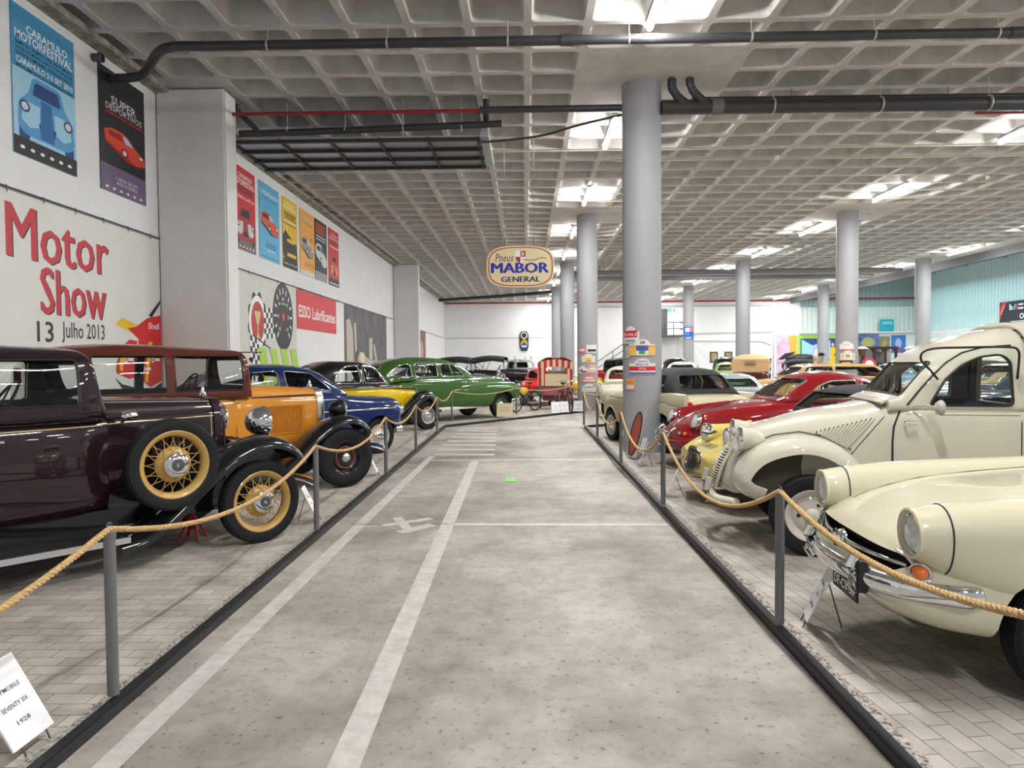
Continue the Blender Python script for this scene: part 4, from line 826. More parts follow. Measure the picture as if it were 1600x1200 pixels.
class Car:
    def __init__(s, name, label, x, y, deg, cat='car', group=None, z=0.):
        s.t = thing(name, label, cat, (x, y, z), math.radians(deg), group); s.wheel0 = {}
    def part(s, name, mb, m, par=None, smooth=True, angle=38, label=None): return mb.build(name, m, par or s.t, label, smooth, angle)
    def loft(s, name, L, m, cuts=(), par=None, sy=1, cutmat=None):
        o = L.mb(sy=sy).build(name, m, par or s.t)
        if cuts: boolean(o, [(c, cm if cm else DARK) for c, cm in [(c if isinstance(c, tuple) else (c, None)) for c in cuts]])
        return o
    def both(s, name, L, m, cuts=()):
        for sy in (1, -1): s.loft(name, L, m, cuts, sy=sy)
    def wheel(s, x, y, R=.33, tw=.15, rim=.20, style='disc', col=None, cap=None, ring=None, z=None, lug=None):
        """one wheel: tyre with rim, spokes or disc and hub cap as sub-parts; y>0 left side"""
        key = (R, tw, rim, style)
        rot = 0 if y > 0 else PI; z = R if z is None else z
        if key in s.wheel0:
            o = dup(s.wheel0[key], (x, y, z), rot, parent=s.t); return o
        h = tw/2
        pr = [(rim - .012, -h*.72), (rim + .012, -h*.86), ((R*.55 + rim*.45), -h*1.0), (R*.86 + rim*.14, -h*.92), (R - .006, -h*.72)]
        tread = []
        for k in range(5):
            a = -h*.62 + k*h*.31; tread += [(R, a - h*.10), (R, a + h*.10)] + ([(R - .007, a + h*.13), (R - .007, a + h*.18)] if k < 4 else [])
        pr = pr + tread + [(r, -q) for r, q in reversed(pr)]
        o = MB().lathe(pr, (0, 0, 0), (0, 1, 0), 44, closed=True).build('wheel', RUBBER, s.t); o.location = (x, y, z); o.rotation_euler = (0, 0, rot); s.wheel0[key] = o
        c = col or STEEL
        if style == 'spoke':
            MB().lathe([(rim - .012, -h*.75), (rim + .010, -h*.80), (rim - .02, -h*.5), (rim - .028, 0), (rim - .02, h*.5), (rim + .012, h*.84), (rim + .004, h*.92), (rim - .014, h*.80), (rim - .034, h*.45), (rim - .040, 0), (rim - .034, -h*.45)], (0, 0, 0), (0, 1, 0), 44, closed=True).build('rim', c, o)
            sp = MB(); hb = rim*.30
            for k in range(16):
                for (d, ya, yb, rr) in ((1, h*.10, h*.95, hb), (-1, h*.0, h*.80, hb*1.35)):
                    a = 2*PI*(k + (.25 if d < 0 else 0))/16; b = a + d*.55
                    if k % 2: sp.tube([((rim - .03)*math.cos(a), ya, (rim - .03)*math.sin(a)), (rr*math.cos(b), yb, rr*math.sin(b))], 0.0032, 5)
                    else: sp.tube([((rim - .03)*math.cos(a), -ya, (rim - .03)*math.sin(a)), (rr*math.cos(b), yb*.45, rr*math.sin(b))], 0.0032, 5)
            sp.build('spokes', c, o)
            MB().lathe([(.001, -h*.3), (rim*.52, -h*.2), (rim*.55, h*.1), (rim*.50, h*.45), (rim*.40, h*.72), (rim*.38, h*1.0), (.001, h*1.0)], (0, 0, 0), (0, 1, 0), 32, cap=False).build('hub', c, o)
            MB().lathe([(rim*.36, h*.95), (rim*.375, h*1.25), (rim*.33, h*1.45), (rim*.18, h*1.58), (.001, h*1.62)], (0, 0, 0), (0, 1, 0), 32, cap=False).build('hub_cap', cap or CHROME, o)
            MB().lathe([(rim*.17, h*1.595), (rim*.19, h*1.60), (rim*.17, h*1.61)], (0, 0, 0), (0, 1, 0), 20).build('cap_badge', STEEL, o)
        else:
            MB().lathe([(rim - .014, -h*.7), (rim + .012, h*.80), (rim + .006, h*.92), (rim - .012, h*.84), (rim - .03, h*.55), (rim - .045, h*.30), (rim*.74, h*.22), (rim*.60, h*.42), (rim*.50, h*.50), (.001, h*.50), (.001, -h*.5)], (0, 0, 0), (0, 1, 0), 40, cap=False).build('rim', c, o)
            if ring: MB().lathe([(rim*.60, h*.46), (rim*.64, h*.52), (rim*.66, h*.46)], (0, 0, 0), (0, 1, 0), 36, closed=True).build('rim_ring', ring, o)
            cr = rim*(.30 if style == 'small_cap' else .56)
            MB().lathe([(cr, h*.45), (cr*1.02, h*.60), (cr*.94, h*.78), (cr*.6, h*1.0), (cr*.25, h*1.06), (.001, h*1.07)], (0, 0, 0), (0, 1, 0), 32, cap=False).build('hub_cap', cap or CHROME, o)
            if lug:
                q = MB()
                for k in range(lug): q.lathe([(.018, h*.3), (.018, h*.52), (.001, h*.54)], (rim*.5*math.cos(2*PI*k/lug), 0, rim*.5*math.sin(2*PI*k/lug)), (0, 1, 0), 8, cap=False)
                q.build('wheel_holes', DARK, o)
        return o
    def wheels(s, xf, xr, y, R=.33, **k):
        for x in (xf, xr):
            for sy in (1, -1): s.wheel(x, sy*y, R, **k)
    def strip(s, L, pts, r=.008, m=None, name='chrome_strip', sides=(1, -1), closed=False, off=.002, par=None, rz=None):
        for sy in sides:
            P = [Vector((x, sy*L.side(x, z, off), z)) for x, z in pts]
            if rz: o = oval_tube(MB(), P, r, rz)
            else: o = MB().tube(P, r, 6, closed=closed)
            o.build(name, m or CHROME, par or s.t)
    def topline(s, L, pts, r=.008, m=None, name='chrome_strip', off=.002):
        MB().tube([Vector((x, y, L.top(x, y) + off)) for x, y in pts], r, 6).build(name, m or CHROME, s.t)
    def lamp(s, x, y, z, r=.085, tilt=0., bucket=0., m=None, rimm=None, name='headlight', bulge=.3):
        """round lamp looking forward; bucket = depth of its own shell"""
        a = Vector((math.cos(tilt), 0, math.sin(tilt))); o = Vector((x, y, z))
        if bucket: b = MB().lathe([(r*1.02, 0), (r*1.0, -bucket*.25), (r*.86, -bucket*.55), (r*.55, -bucket*.85), (r*.2, -bucket*.98), (.001, -bucket)], o, a, 28, cap=False).build(name, m or CHROME, s.t)
        else: b = MB().lathe([(r*1.0, -.05), (r*1.06, -.02), (r*1.06, .006), (r*.9, .012)], o, a, 28, cap=False).build(name, rimm or CHROME, s.t)
        MB().lathe([(r*1.03, -.01), (r*1.08, .004), (r*1.03, .018), (r*.90, .02), (r*.90, .008)], o, a, 28, closed=True).build('lamp_rim', rimm or CHROME, b)
        MB().lathe([(r*.93, .008), (r*.8, .008 + r*bulge*.35), (r*.5, .008 + r*bulge*.75), (.001, .008 + r*bulge)], o, a, 28, cap=False).build('lamp_lens', LENS, b)
        return b
    def cabin(s, st, m, side=(), front=None, rear=None, wall=.04, roof=.045, trim=None, tr=.007, inner=INTER, name='roof', glass=True, per=6):
        inner = getattr(s, 'inner', inner)
        """glasshouse: hollow shell with window openings, glass and trims. side = (x,z) outlines; front/rear = (outline in y,z, x near, x far)"""
        L = Loft(st, na=48, per=per); o = L.mb().build(name, m, s.t)
        zb = min(q[2] for q in st); I = Loft([(q[0], q[1] - wall, zb - .05, q[3], q[4] - roof, q[5], max(q[6], 6), *(q[7:8] or (0,))) for q in st], na=48, per=per)
        cuts = [(I.mb(dx=wall), inner)]
        for p in side: cuts.append((prism_y(p, -1.2, 1.2), m))
        for w in (front, rear):
            if w: cuts.append((prism_x(w[0], w[1], w[2]), m))
        boolean(o, cuts)
        if glass: L.mb(dw=.014, dz=.016, dx=.014, cap=False).build('window_glass', getattr(s, 'glassm', GLASS), o)
        if trim:
            for p in side: s.strip(L, p, tr, trim, 'window_trim', closed=True, par=o)
            for w in (front, rear):
                if w:
                    P = [Vector((L.find_x(y, z, w[1], w[2]), y, z)) for y, z in w[0]]; MB().tube(P, tr*1.2, 6, closed=True).build('window_trim', trim, o)
        return L
    def fender(s, path, y0, y1, m, crown=.05, lip=.06, th=.012, name='front_fender', sides=(1, -1), n=9, sm=5, taper=None):
        """pressed wing swept along a side view path (x,z) of its crest"""
        P = spline(path, sm); N = len(P); sg = 1 if path[-1][0] > path[0][0] else -1
        for sy in sides:
            def skin(off):
                rows = []
                for i in range(N):
                    a, b = P[max(0, i - 1)], P[min(N - 1, i + 1)]; tx, tz = b[0] - a[0], b[1] - a[1]; l = math.hypot(tx, tz); nx, nz = -tz/l*sg, tx/l*sg
                    ya, yb = y0, y1
                    if taper: k = i/(N - 1); q = taper(k); ya, yb = y0 + q[0], y1 + q[1]
                    r = []
                    for j in range(n):
                        u = -1 + 2*j/(n - 1); d = crown*abs(u)**2.4 + off
                        r.append(Vector((P[i][0] - nx*d, sy*(ya + (yb - ya)*(u + 1)/2), P[i][1] - nz*d)))
                    for q in (.5, 1.): r.append(Vector((P[i][0] - nx*(crown + lip*q + off*.3), sy*(yb + .012*q - off*.6), P[i][1] - nz*(crown + lip*q + off*.3))))
                    rows.append(r)
                return rows
            A, Bk = skin(0), skin(th); nn = len(A[0])
            rows = [a + list(reversed(b)) for a, b in zip(A, Bk)]
            MB().grid(rows, cv=True, cap0=True, cap1=True).build(name, m, s.t, angle=50)
    def seat(s, x, y, w=.5, z=.45, m=None, h=.62):
        o = MB().box((x, y, z), (.5, w, .16), bev=.06).build('seat', m or GREYUP, s.t); M = Matrix.Translation((x - .27, y, z + h*.5)) @ Matrix.Rotation(-.2, 4, 'Y')
        MB().box((0, 0, 0), (.14, w, h), bev=.06, M=M).build('seat_back', m or GREYUP, o)
    def steering(s, x, y, z, r=.2, m=None):
        T = Matrix.Translation((x, y, z)) @ Matrix.Rotation(-1.0, 4, 'Y'); q = MB().tube([T @ Vector((r*math.cos(2*PI*k/24), r*math.sin(2*PI*k/24), 0)) for k in range(24)], .012, 6, closed=True)
        for k in range(3): a = 2*PI*k/3 + .5; q.tube([T @ Vector((0, 0, 0)), T @ Vector((r*math.cos(a), r*math.sin(a), 0))], .008, 5)
        q.tube([T @ Vector((0, 0, 0)), T @ Vector((0, 0, -.5))], .018, 6); q.lathe([(.001, .02), (.03, .015), (.035, -.01)], T @ Vector((0, 0, 0)), T.to_3x3() @ Vector((0, 0, 1)), 10)
        q.build('steering_wheel', m or BLACK, s.t)
    def bumper(s, path, ry=.02, rz=.055, m=None, name='bumper', over=(), oh=.13):
        b = oval_tube(MB(), path, ry, rz, 12)
        for e in (path[0], path[-1]): b.sphere(e, rz*.98, 12, 8, sc=(ry/rz*1.1, ry/rz*1.1, 1))
        o = b.build(name, m or CHROME, s.t)
        for (x, y, z) in over: MB().box((x, y, z), (.05, .055, oh), bev=.022).build('over_rider', m or CHROME, o)
        return o
# ================================================================== left row, nose towards the aisle
MAR = paint('black_maroon', (.016, .006, .009)); BLKP = paint('black', (.006, .006, .008)); GOLDW = mat('gold_wheel_paint', (.50, .32, .09), .4, coat=.3)
STRIPE = mat('gold_pinstripe', (.60, .47, .22), .4)
def prewar(C, S):
    """a sedan with separate wings, hood and running boards"""
    b = S['body']; up = S.get('upper', b); fm = S.get('fmat', BLKP); W_ = S.get('w', .68); zb = S.get('belt', 1.2); cx = S['cowl']; rx = S['rad']; xe = S['rear']; hz0, hz1 = S['hoodz']; hw = S.get('hw', .29)
    body = Loft([(cx, max(hw + .20, W_ - .12), .42, .8, zb + .02, 7, 5), (cx - .2, W_ - .05, .42, .8, zb + .01, 7, 6), (cx - .55, W_, .42, .8, zb, 8, 6), ((cx + xe)/2, W_ + .02, .42, .8, zb, 8, 6), (xe + .5, W_, .42, .8, zb, 8, 6), (xe + .12, W_ - .08, .44, .8, zb - .02, 6, 5), (xe, W_ - .20, .52, .8, zb - .10, 5, 4)])
    wells = [cyl_y(S['xr'], S['R'], S['R'] + .06, sy*.9 if sy < 0 else .48, -.48 if sy < 0 else .9) for sy in (1, -1)]
    cav = MB().box(((cx + xe)/2 + .05, 0, 1.2), (abs(xe - cx) - .45, 2*W_ - .16, 1.5), bev=.05)
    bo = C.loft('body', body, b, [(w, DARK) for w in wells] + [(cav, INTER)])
    hood = Loft([(rx, hw, .52, .9, hz0, 4.2, 5), ((rx + cx)/2, hw + .09, .50, .9, (hz0 + hz1)/2 + .004, 4.2, 5), (cx + .02, hw + .20, .48, .9, hz1, 4.6, 5)])
    ho = C.loft('hood', hood, b)
    rad = Loft([(rx - .01, hw + .012, .48, .9, hz0 + .012, 4.2, 5), (rx + .07, hw + .012, .48, .9, hz0 + .012, 4.2, 5), (rx + .10, hw - .015, .50, .9, hz0 - .02, 4, 5)], per=3)
    ro = C.loft('radiator_shell', rad, S.get('radm', CHROME)); g = MB()
    for k in range(17): y = -hw + .05 + (2*hw - .10)*k/16; g.tube([(rx + .108, y, .58), (rx + .112, y, hz0 - .12)], .006, 5)
    g.box((rx + .098, 0, (.56 + hz0 - .10)/2), (.012, 2*hw - .07, hz0 - .62)); g.build('grille', S.get('grillem', STEEL), ro)
    C.part('radiator_cap', MB().lathe([(.03, 0), (.035, .02), (.02, .04), (.012, .09), (.001, .1)], (rx + .03, 0, hz0 + .01), (0, 0, 1), 14), CHROME, ro)
    # chassis, boards, wings
    C.part('chassis', MB().box(((xe + .3)/2 + .1, 0, .42), (abs(xe) + .5, .62, .12)).tube([(.0, -.62, S['R'] - .02), (0, 0, S['R'] - .08), (0, .62, S['R'] - .02)], .03, 8).tube([(S['xr'], -.62, S['R']), (S['xr'], .62, S['R'])], .045, 8).box((0, .42, .44), (.9, .05, .07)).box((0, -.42, .44), (.9, .05, .07)), DARK)
    C.part('valance', MB().box((cx + .55, -.46, .44), (1.2, .03, .26)).box((cx + .55, .46, .44), (1.2, .03, .26)), fm)
    C.fender(S['fpath'], S.get('fy0', .40), S.get('fy1', .84), fm, .06, .05, name='front_fender')
    R = S['R']; x = S['xr']; C.fender([(x + R + .40, .29), (x + R + .16, .36), (x + R*.72, .72), (x + .02, R*2 + .17), (x - R*.75, .76), (x - R - .10, .42)], .5, .84, fm, .06, .05, name='rear_fender')
    for sy in (1, -1):
        x0, x1 = S['board']; q = MB().box(((x0 + x1)/2, sy*.68, .275), (abs(x1 - x0), .32, .03), bev=.01).build('running_board', fm, C.t)
        MB().box(((x0 + x1)/2, sy*.842, .262), (abs(x1 - x0), .008, .045)).build('board_edge', S.get('edgem', mat('board_aluminium', (.62, .62, .62), .35, .7)), q, smooth=False)
        MB().box(((x0 + x1)/2, sy*.565, .37), (abs(x1 - x0), .02, .20)).build('splash_apron', fm, q, smooth=False)
    # cabin, or a folding canopy on hoops for an open car
    if S.get('canopy'):
        zt = S['roofz']; cm = S['canopy']; xa, xb = cx - .05, xe + .35; rows = []
        for k in range(13):
            t = k/12; x = xa + (xb - xa)*t; z0 = zt - .10 + .12*math.sin(PI*min(1, .12 + t*.9)) - (.10*max(0, t - .75)*4 if S.get('slope') else 0)
            rows.append([Vector((x, (W_ + .02)*c, z0 - .16*abs(c)**3 + (-.10 if abs(c) > .99 else 0))) for c in (-1, -1, -.9, -.6, -.3, 0, .3, .6, .9, 1, 1)])
        o = MB().grid(rows).build('canopy', cm, C.t); md = o.modifiers.new('t', 'SOLIDIFY'); md.thickness = .02
        if S.get('back'): MB().grid([[(xb + .02 - .05*j, y, zt - .16 - j*(zt - zb - .16)) for y in (-W_ + .04, -.3, 0, .3, W_ - .04)] for j in (0, 1)]).build('canopy_back', cm, o); MB().box((xb - .04, 0, (zt + zb)/2), (.03, .36, .14)).build('back_window', GLASS, o)
        h = MB()
        for sy in (1, -1):
            for x, xx in ((xa, xa - .05), ((xa + xb)/2, (xa + xb)/2 - .25), (xb, (xa + xb)/2 - .25)): h.tube([(x, sy*W_, zt - .14), (xx, sy*(W_ - .02), zb)], .013, 6)
        h.build('hood_hoops', BLACK, o); q = MB().tube([(xa + .02, -W_ + .08, zb), (xa - .02, -W_ + .08, zb + .5), (xa - .02, W_ - .08, zb + .5), (xa + .02, W_ - .08, zb)], .014, 6).build('windscreen_frame', BLACK, C.t); MB().add([(xa + .02, -W_ + .08, zb), (xa - .02, -W_ + .08, zb + .5), (xa - .02, W_ - .08, zb + .5), (xa + .02, W_ - .08, zb)], [(0, 1, 2, 3)]).build('windscreen', GLASS, q, smooth=False)
        L = None
    else:
        zt = S['roofz']; wx = cx - .03
        rk = S.get('rake', .10)
        st = [(wx, W_ - .07, zb - .04, zb + .04, zb + .08, 9, 4, .01), (wx - rk*.35, W_ - .05, zb - .04, zb + .05, zb + (zt - zb)*.42, 9, 4, .02), (wx - rk*.75, W_ - .04, zb - .04, zb + .05, zt - .09, 8, 4, .04), (wx - rk - .06, W_ - .02, zb - .04, zb + .05, zt - .025, 6, 4, .06), (wx - .5, W_ - .01, zb - .04, zb + .05, zt, 5, 4, .08), ((wx + xe)/2 - .2, W_, zb - .04, zb + .05, zt + .04, 5, 4, .08), (xe + .55, W_ - .01, zb - .04, zb + .05, zt + .02, 5, 4, .08), (xe + .22, W_ - .05, zb - .04, zb + .05, zt - .06, 4.5, 4, .08), (xe + .10, W_ - .12, zb - .04, zb + .05, zt - .20, 4, 4, .08)]
        wz0, wz1 = S['wz']
        side = [rounded([(a, wz0), (a, wz1), (b_, wz1), (b_, wz0)], S.get('wr', .05)) for a, b_ in S['win']]
        wsp = rounded([(-W_ + .19, zb + .13), (W_ - .19, zb + .13), (W_ - .20, zt - .15), (-W_ + .20, zt - .15)], .05)
        L = C.cabin(st, up, side, (wsp, wx - .30, wx + .2), (rounded([(-.3, zb + .18), (.3, zb + .18), (.28, zt - .22), (-.28, zt - .22)], .06), xe - .1, xe + .5), trim=S.get('wtrim', BLACK), tr=.008)
    C.seat(cx - .95, -.3, .56, .62, S.get('seatm', GREYUP), .52); C.seat(cx - .95, .3, .56, .62, S.get('seatm', GREYUP), .52); C.seat(xe + .75, 0, 1.1, .62, S.get('seatm', GREYUP), .55)
    C.steering(cx - .48, S.get('drv', .32), zb + .10, .2)
    C.part('dashboard', MB().box((cx - .20, 0, zb - .02), (.16, 2*W_ - .3, .16), bev=.04), S.get('dash', INTER))
    # lamps
    hx, hy, hzz, hr, hb = S['head']
    for sy in (1, -1):
        q = C.lamp(hx, sy*hy, hzz, hr, 0, hb, S.get('headm', CHROME)); MB().tube([(hx - hb*.4, sy*hy, hzz - hr*.8), (hx - hb*.4, sy*hy, hzz - hr - .12)], .014, 6).build('lamp_bracket', BLACK, q)
    C.part('lamp_bar', MB().tube(spline([(hx - hb*.4, -hy - .06, hzz - hr - .10), (hx - hb*.4, -hw*.6, hzz - hr - .05), (hx - hb*.4, hw*.6, hzz - hr - .05), (hx - hb*.4, hy + .06, hzz - hr - .10)], 6), .016, 8), S.get('barm', CHROME))
    C.bumper(spline([(.58, -.72, .45), (.68, -.35, .45), (.70, 0, .45), (.68, .35, .45), (.58, .72, .45)], 5), .012, .035, CHROME)
    C.bumper([(xe - .3, -.6, .45), (xe - .34, 0, .45), (xe - .3, .6, .45)], .012, .035, CHROME, 'rear_bumper')
    return body, hood, L
C = Car('vintage_sedan', 'glossy black maroon vintage sedan with gold wire wheels and a side mounted spare', -2.94, 6.74, 50, group='prewar cars on the left')
body, hood, L = prewar(C, dict(body=MAR, upper=MAR, w=.70, belt=1.20, cowl=-1.20, rad=-.20, rear=-3.75, hoodz=(1.29, 1.335), hw=.30, xr=-2.85, R=.37,
    fpath=[(-1.22, .27), (-1.05, .30), (-.86, .42), (-.58, .66), (-.30, .86), (0, .955), (.20, .93), (.34, .855), (.43, .755), (.455, .71)], board=(-1.15, -2.35), roofz=1.755, wz=(1.305, 1.645), win=[(-1.42, -2.06), (-2.16, -2.78), (-2.9, -3.35)],
    head=(.20, .42, 1.06, .138, .17), radm=MAR, edgem=mat('board_aluminium', (.62, .62, .62), .35, .7), seatm=TAN, dash=mat('wood_dash', (.10, .04, .02), .4)))
C.wheels(0, -2.85, .70, .37, tw=.125, rim=.265, style='spoke', col=GOLDW)
C.wheel(-.80, -.79, .37, .125, .265, 'spoke', GOLDW, z=.80); C.wheel(-.80, .79, .37, .125, .265, 'spoke', GOLDW, z=.80)
C.strip(body, [(x, 1.135) for x in [-1.24, -1.3, -1.4, -1.6, -1.9, -2.3, -2.8, -3.2]], .005, STRIPE, 'pinstripe')
for z in (1.175, 1.205): C.strip(body, [(x, z) for x in [-1.26, -1.4, -1.7, -2.2, -2.8, -3.3]], .010, MAR, 'belt_moulding', off=-.002)
C.strip(hood, [(x, 1.175) for x in [-.22, -.5, -.8, -1.18]], .010, MAR, 'belt_moulding'); C.strip(hood, [(x, 1.135) for x in [-.22, -.5, -.8, -1.18]], .005, STRIPE, 'pinstripe'); C.strip(hood, [(x, 1.265 + (x + .2)*-.04) for x in [-.22, -.5, -.8, -1.18]], .004, CHROME, 'hood_hinge')
C.strip(hood, [(-.24, .6), (-.24, .9), (-.24, 1.15), (-.24, 1.25)], .005, STRIPE, 'hood_seam')
for sy in (1, -1):
    g = MB()
    for k in range(9): x = -.42 - k*.055; g.box((x, sy*(hood.side(x, .9) + .004), .90), (.026, .016, .32), bev=.006)
    g.build('hood_louvres', MAR, C.t)
    q = C.lamp(-1.02, sy*.60, 1.20, .042, 0, .10, CHROME, name='cowl_lamp'); MB().tube([(-1.08, sy*.60, 1.17), (-1.10, sy*.50, 1.12)], .012, 6).build('lamp_stalk', CHROME, q)
    C.strip(body, [(-1.40, .50), (-1.40, .8), (-1.40, 1.15)], .003, BLACK, 'door_seam', sides=(sy,)); C.strip(body, [(-2.12, .50), (-2.12, .8), (-2.12, 1.15)], .003, BLACK, 'door_seam', sides=(sy,)); C.part('door_handle', MB().tube([(-2.02, sy*.715, 1.08), (-2.02, sy*.75, 1.08), (-1.92, sy*.755, 1.075)], .011, 6), CHROME)
t = thing('jack_stand', 'red axle stand under the black maroon sedan', 'jack stand', (-3.05, 6.35, 0))
m = MB()
for k in range(4): m.tube([(.02*math.cos(PI/4 + k*PI/2), .02*math.sin(PI/4 + k*PI/2), .22), (.13*math.cos(PI/4 + k*PI/2), .13*math.sin(PI/4 + k*PI/2), .012)], .012, 6)
m.lathe([(.022, .1), (.022, .30)], n=10); m.box((0, 0, .31), (.09, .05, .03)); m.build('frame', mat('jack_red', (.45, .02, .03), .45), t)
t2 = dup(t, (-3.5, 6.85, 0), .4, 'red axle stand farther under the black maroon sedan')
ORG = paint('orange', (.60, .24, .025)); BRW = paint('brown', (.11, .022, .012))
C = Car('vintage_sedan', 'orange and brown vintage sedan with louvred hood and black wheels', -2.84, 9.62, 43, group='prewar cars on the left')
body, hood, L = prewar(C, dict(body=ORG, upper=BRW, w=.68, belt=1.22, cowl=-1.13, rad=-.16, rear=-3.5, rake=.06, hoodz=(1.275, 1.355), hw=.30, xr=-2.7, R=.385,
    fpath=[(-1.2, .28), (-1.0, .32), (-.80, .44), (-.5, .70), (-.22, .88), (0, .935), (.19, .90), (.31, .82), (.38, .725)], board=(-1.1, -2.2), roofz=1.80, wz=(1.305, 1.70), win=[(-1.27, -2.03), (-2.12, -2.84)], wr=.02,
    head=(.13, .41, 1.0, .115, .20), headm=BLKP, radm=mat('nickel_shell', (.55, .55, .54), .25, .9), barm=BLACK, seatm=TAN))
C.wheels(0, -2.7, .70, .385, tw=.15, rim=.215, style='small_cap', col=BLKP, cap=CHROME, ring=mat('wheel_red_ring', (.35, .06, .03), .4))
C.part('sun_visor', MB().box((-1.12, 0, 1.745), (.22, 1.14, .012), bev=.004), BRW)
C.strip(hood, [(x, 1.19) for x in [-.2, -.5, -.8, -1.15]], .013, BRW, 'hood_stripe'); C.strip(hood, [(x, 1.21) for x in [-.2, -.5, -.8, -1.15]], .004, STRIPE, 'pinstripe'); C.strip(hood, [(x, 1.17) for x in [-.2, -.5, -.8, -1.15]], .004, STRIPE, 'pinstripe')
for z, mm, r in ((1.195, BRW, .02), (1.225, STRIPE, .004), (1.165, STRIPE, .004)): C.strip(body, [(x, z) for x in [-1.2, -1.3, -1.5, -2, -2.6, -3.1]], r, mm, 'belt_moulding')
for sy in (1, -1):
    g = MB()
    for k in range(24): x = -.40 - k*.0225; g.box((x, sy*(hood.side(x, .9) + .003), .90), (.010, .014, .33), bev=.004)
    g.build('hood_louvres', ORG, C.t); C.strip(hood, [(-.37, .72), (-.37, 1.075), (-.95, 1.075), (-.95, .72)], .005, ORG, 'louvre_frame', sides=(sy,), closed=True)
    C.strip(body, [(-1.36, .5), (-1.36, .8), (-1.36, 1.15)], .003, BLACK, 'door_seam', sides=(sy,)); C.part('windscreen_hinge', MB().box((-1.15, sy*.58, 1.66), (.05, .03, .05), bev=.01), BLACK)
    C.part('side_mirror', MB().tube([(-1.19, sy*.63, 1.50), (-1.10, sy*.74, 1.46)], .008, 6).lathe([(.05, -.01), (.055, .005), (.04, .02)], (-1.10, sy*.76, 1.44), (-1, 0, 0), 16), BLACK)
# dark blue saloon
BLU = paint('navy_blue', (.003, .021, .105))
C = Car('saloon_car', 'dark navy blue rounded saloon with chrome window frames', -3.11, 12.94, 46, group='cars on the left')
L = Loft([(.60, .30, .50, .68, .86, 3, 3), (.56, .58, .42, .66, .94, 3.5, 4), (.42, .70, .36, .66, .985, 4, 5), (0, .76, .33, .68, 1.01, 4.5, 6), (-.62, .78, .32, .72, 1.07, 5, 7), (-.9, .785, .32, .74, 1.13, 7, 7), (-2.6, .785, .32, .74, 1.12, 7, 7), (-3.3, .74, .34, .72, 1.04, 4, 5), (-3.75, .60, .40, .68, .90, 3, 4), (-3.85, .40, .48, .66, .78, 3, 3)])
wells = [cyl_y(x, .31, .375, a, b) for x in (0, -2.66) for a, b in ((.45, 1), (-1, -.45))]
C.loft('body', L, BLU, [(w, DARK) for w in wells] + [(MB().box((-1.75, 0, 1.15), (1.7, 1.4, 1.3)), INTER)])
R_ = Loft([(-.6, .64, 1.0, 1.08, 1.12, 5, 3, .05), (-.82, .70, 1.0, 1.10, 1.28, 5, 3, .12), (-1.08, .71, 1.0, 1.10, 1.48, 4.4, 3, .16), (-1.45, .71, 1.0, 1.10, 1.58, 4, 3, .19), (-2.0, .71, 1.0, 1.10, 1.605, 4, 3, .2), (-2.5, .70, 1.0, 1.10, 1.54, 4, 3, .2), (-2.9, .68, 1.0, 1.10, 1.35, 4, 3, .16), (-3.2, .62, 1.0, 1.08, 1.12, 4, 3, .1)])
C.cabin(R_.st, BLU, [rounded([(-.92, 1.15), (-1.24, 1.44), (-1.72, 1.49), (-1.72, 1.15)], .06), rounded([(-1.84, 1.15), (-1.84, 1.49), (-2.3, 1.46), (-2.62, 1.30), (-2.66, 1.15)], .07)], (rounded([(-.54, 1.16), (.54, 1.16), (.47, 1.46), (-.47, 1.46)], .06), -1.35, -.55), (rounded([(-.5, 1.18), (.5, 1.18), (.42, 1.44), (-.42, 1.44)], .08), -3.2, -2.55), trim=CHROME, tr=.011)
C.strip(R_, [(-.78, 1.2), (-.95, 1.36), (-1.15, 1.49), (-1.45, 1.545), (-2.0, 1.56), (-2.5, 1.50), (-2.8, 1.36)], .009, CHROME, 'rain_gutter')
C.wheels(0, -2.66, .66, .31, tw=.15, rim=.20, style='disc', col=mat('wheel_cream', (.5, .49, .44), .4))
C.strip(L, [(x, .80) for x in [.5, .3, 0, -.4, -.8, -1.5, -2.4, -3.2]], .010, CHROME, 'chrome_strip', rz=.014)
for sy in (1, -1):
    C.lamp(.56, sy*.56, .76, .085, 0); C.strip(L, [(.375*math.cos(a) , .31 + .378*math.sin(a)) for a in [PI*k/14 for k in range(1, 14)]], .010, BLU, 'arch_lip', sides=(sy,), off=.0)
C.bumper(spline([(.38, -.70, .40), (.52, -.66, .40), (.64, -.45, .40), (.69, 0, .40), (.64, .45, .40), (.52, .66, .40), (.38, .70, .40)], 5), .025, .06, CHROME, over=[(.69, .3, .44), (.69, -.3, .44)])
C.part('front_grille', MB().box((.60, 0, .66), (.05, .62, .20), bev=.02), CHROME); C.seat(-1.45, .35); C.seat(-1.45, -.35); C.seat(-2.3, 0, 1.1); C.steering(-1.0, .33, 1.12)
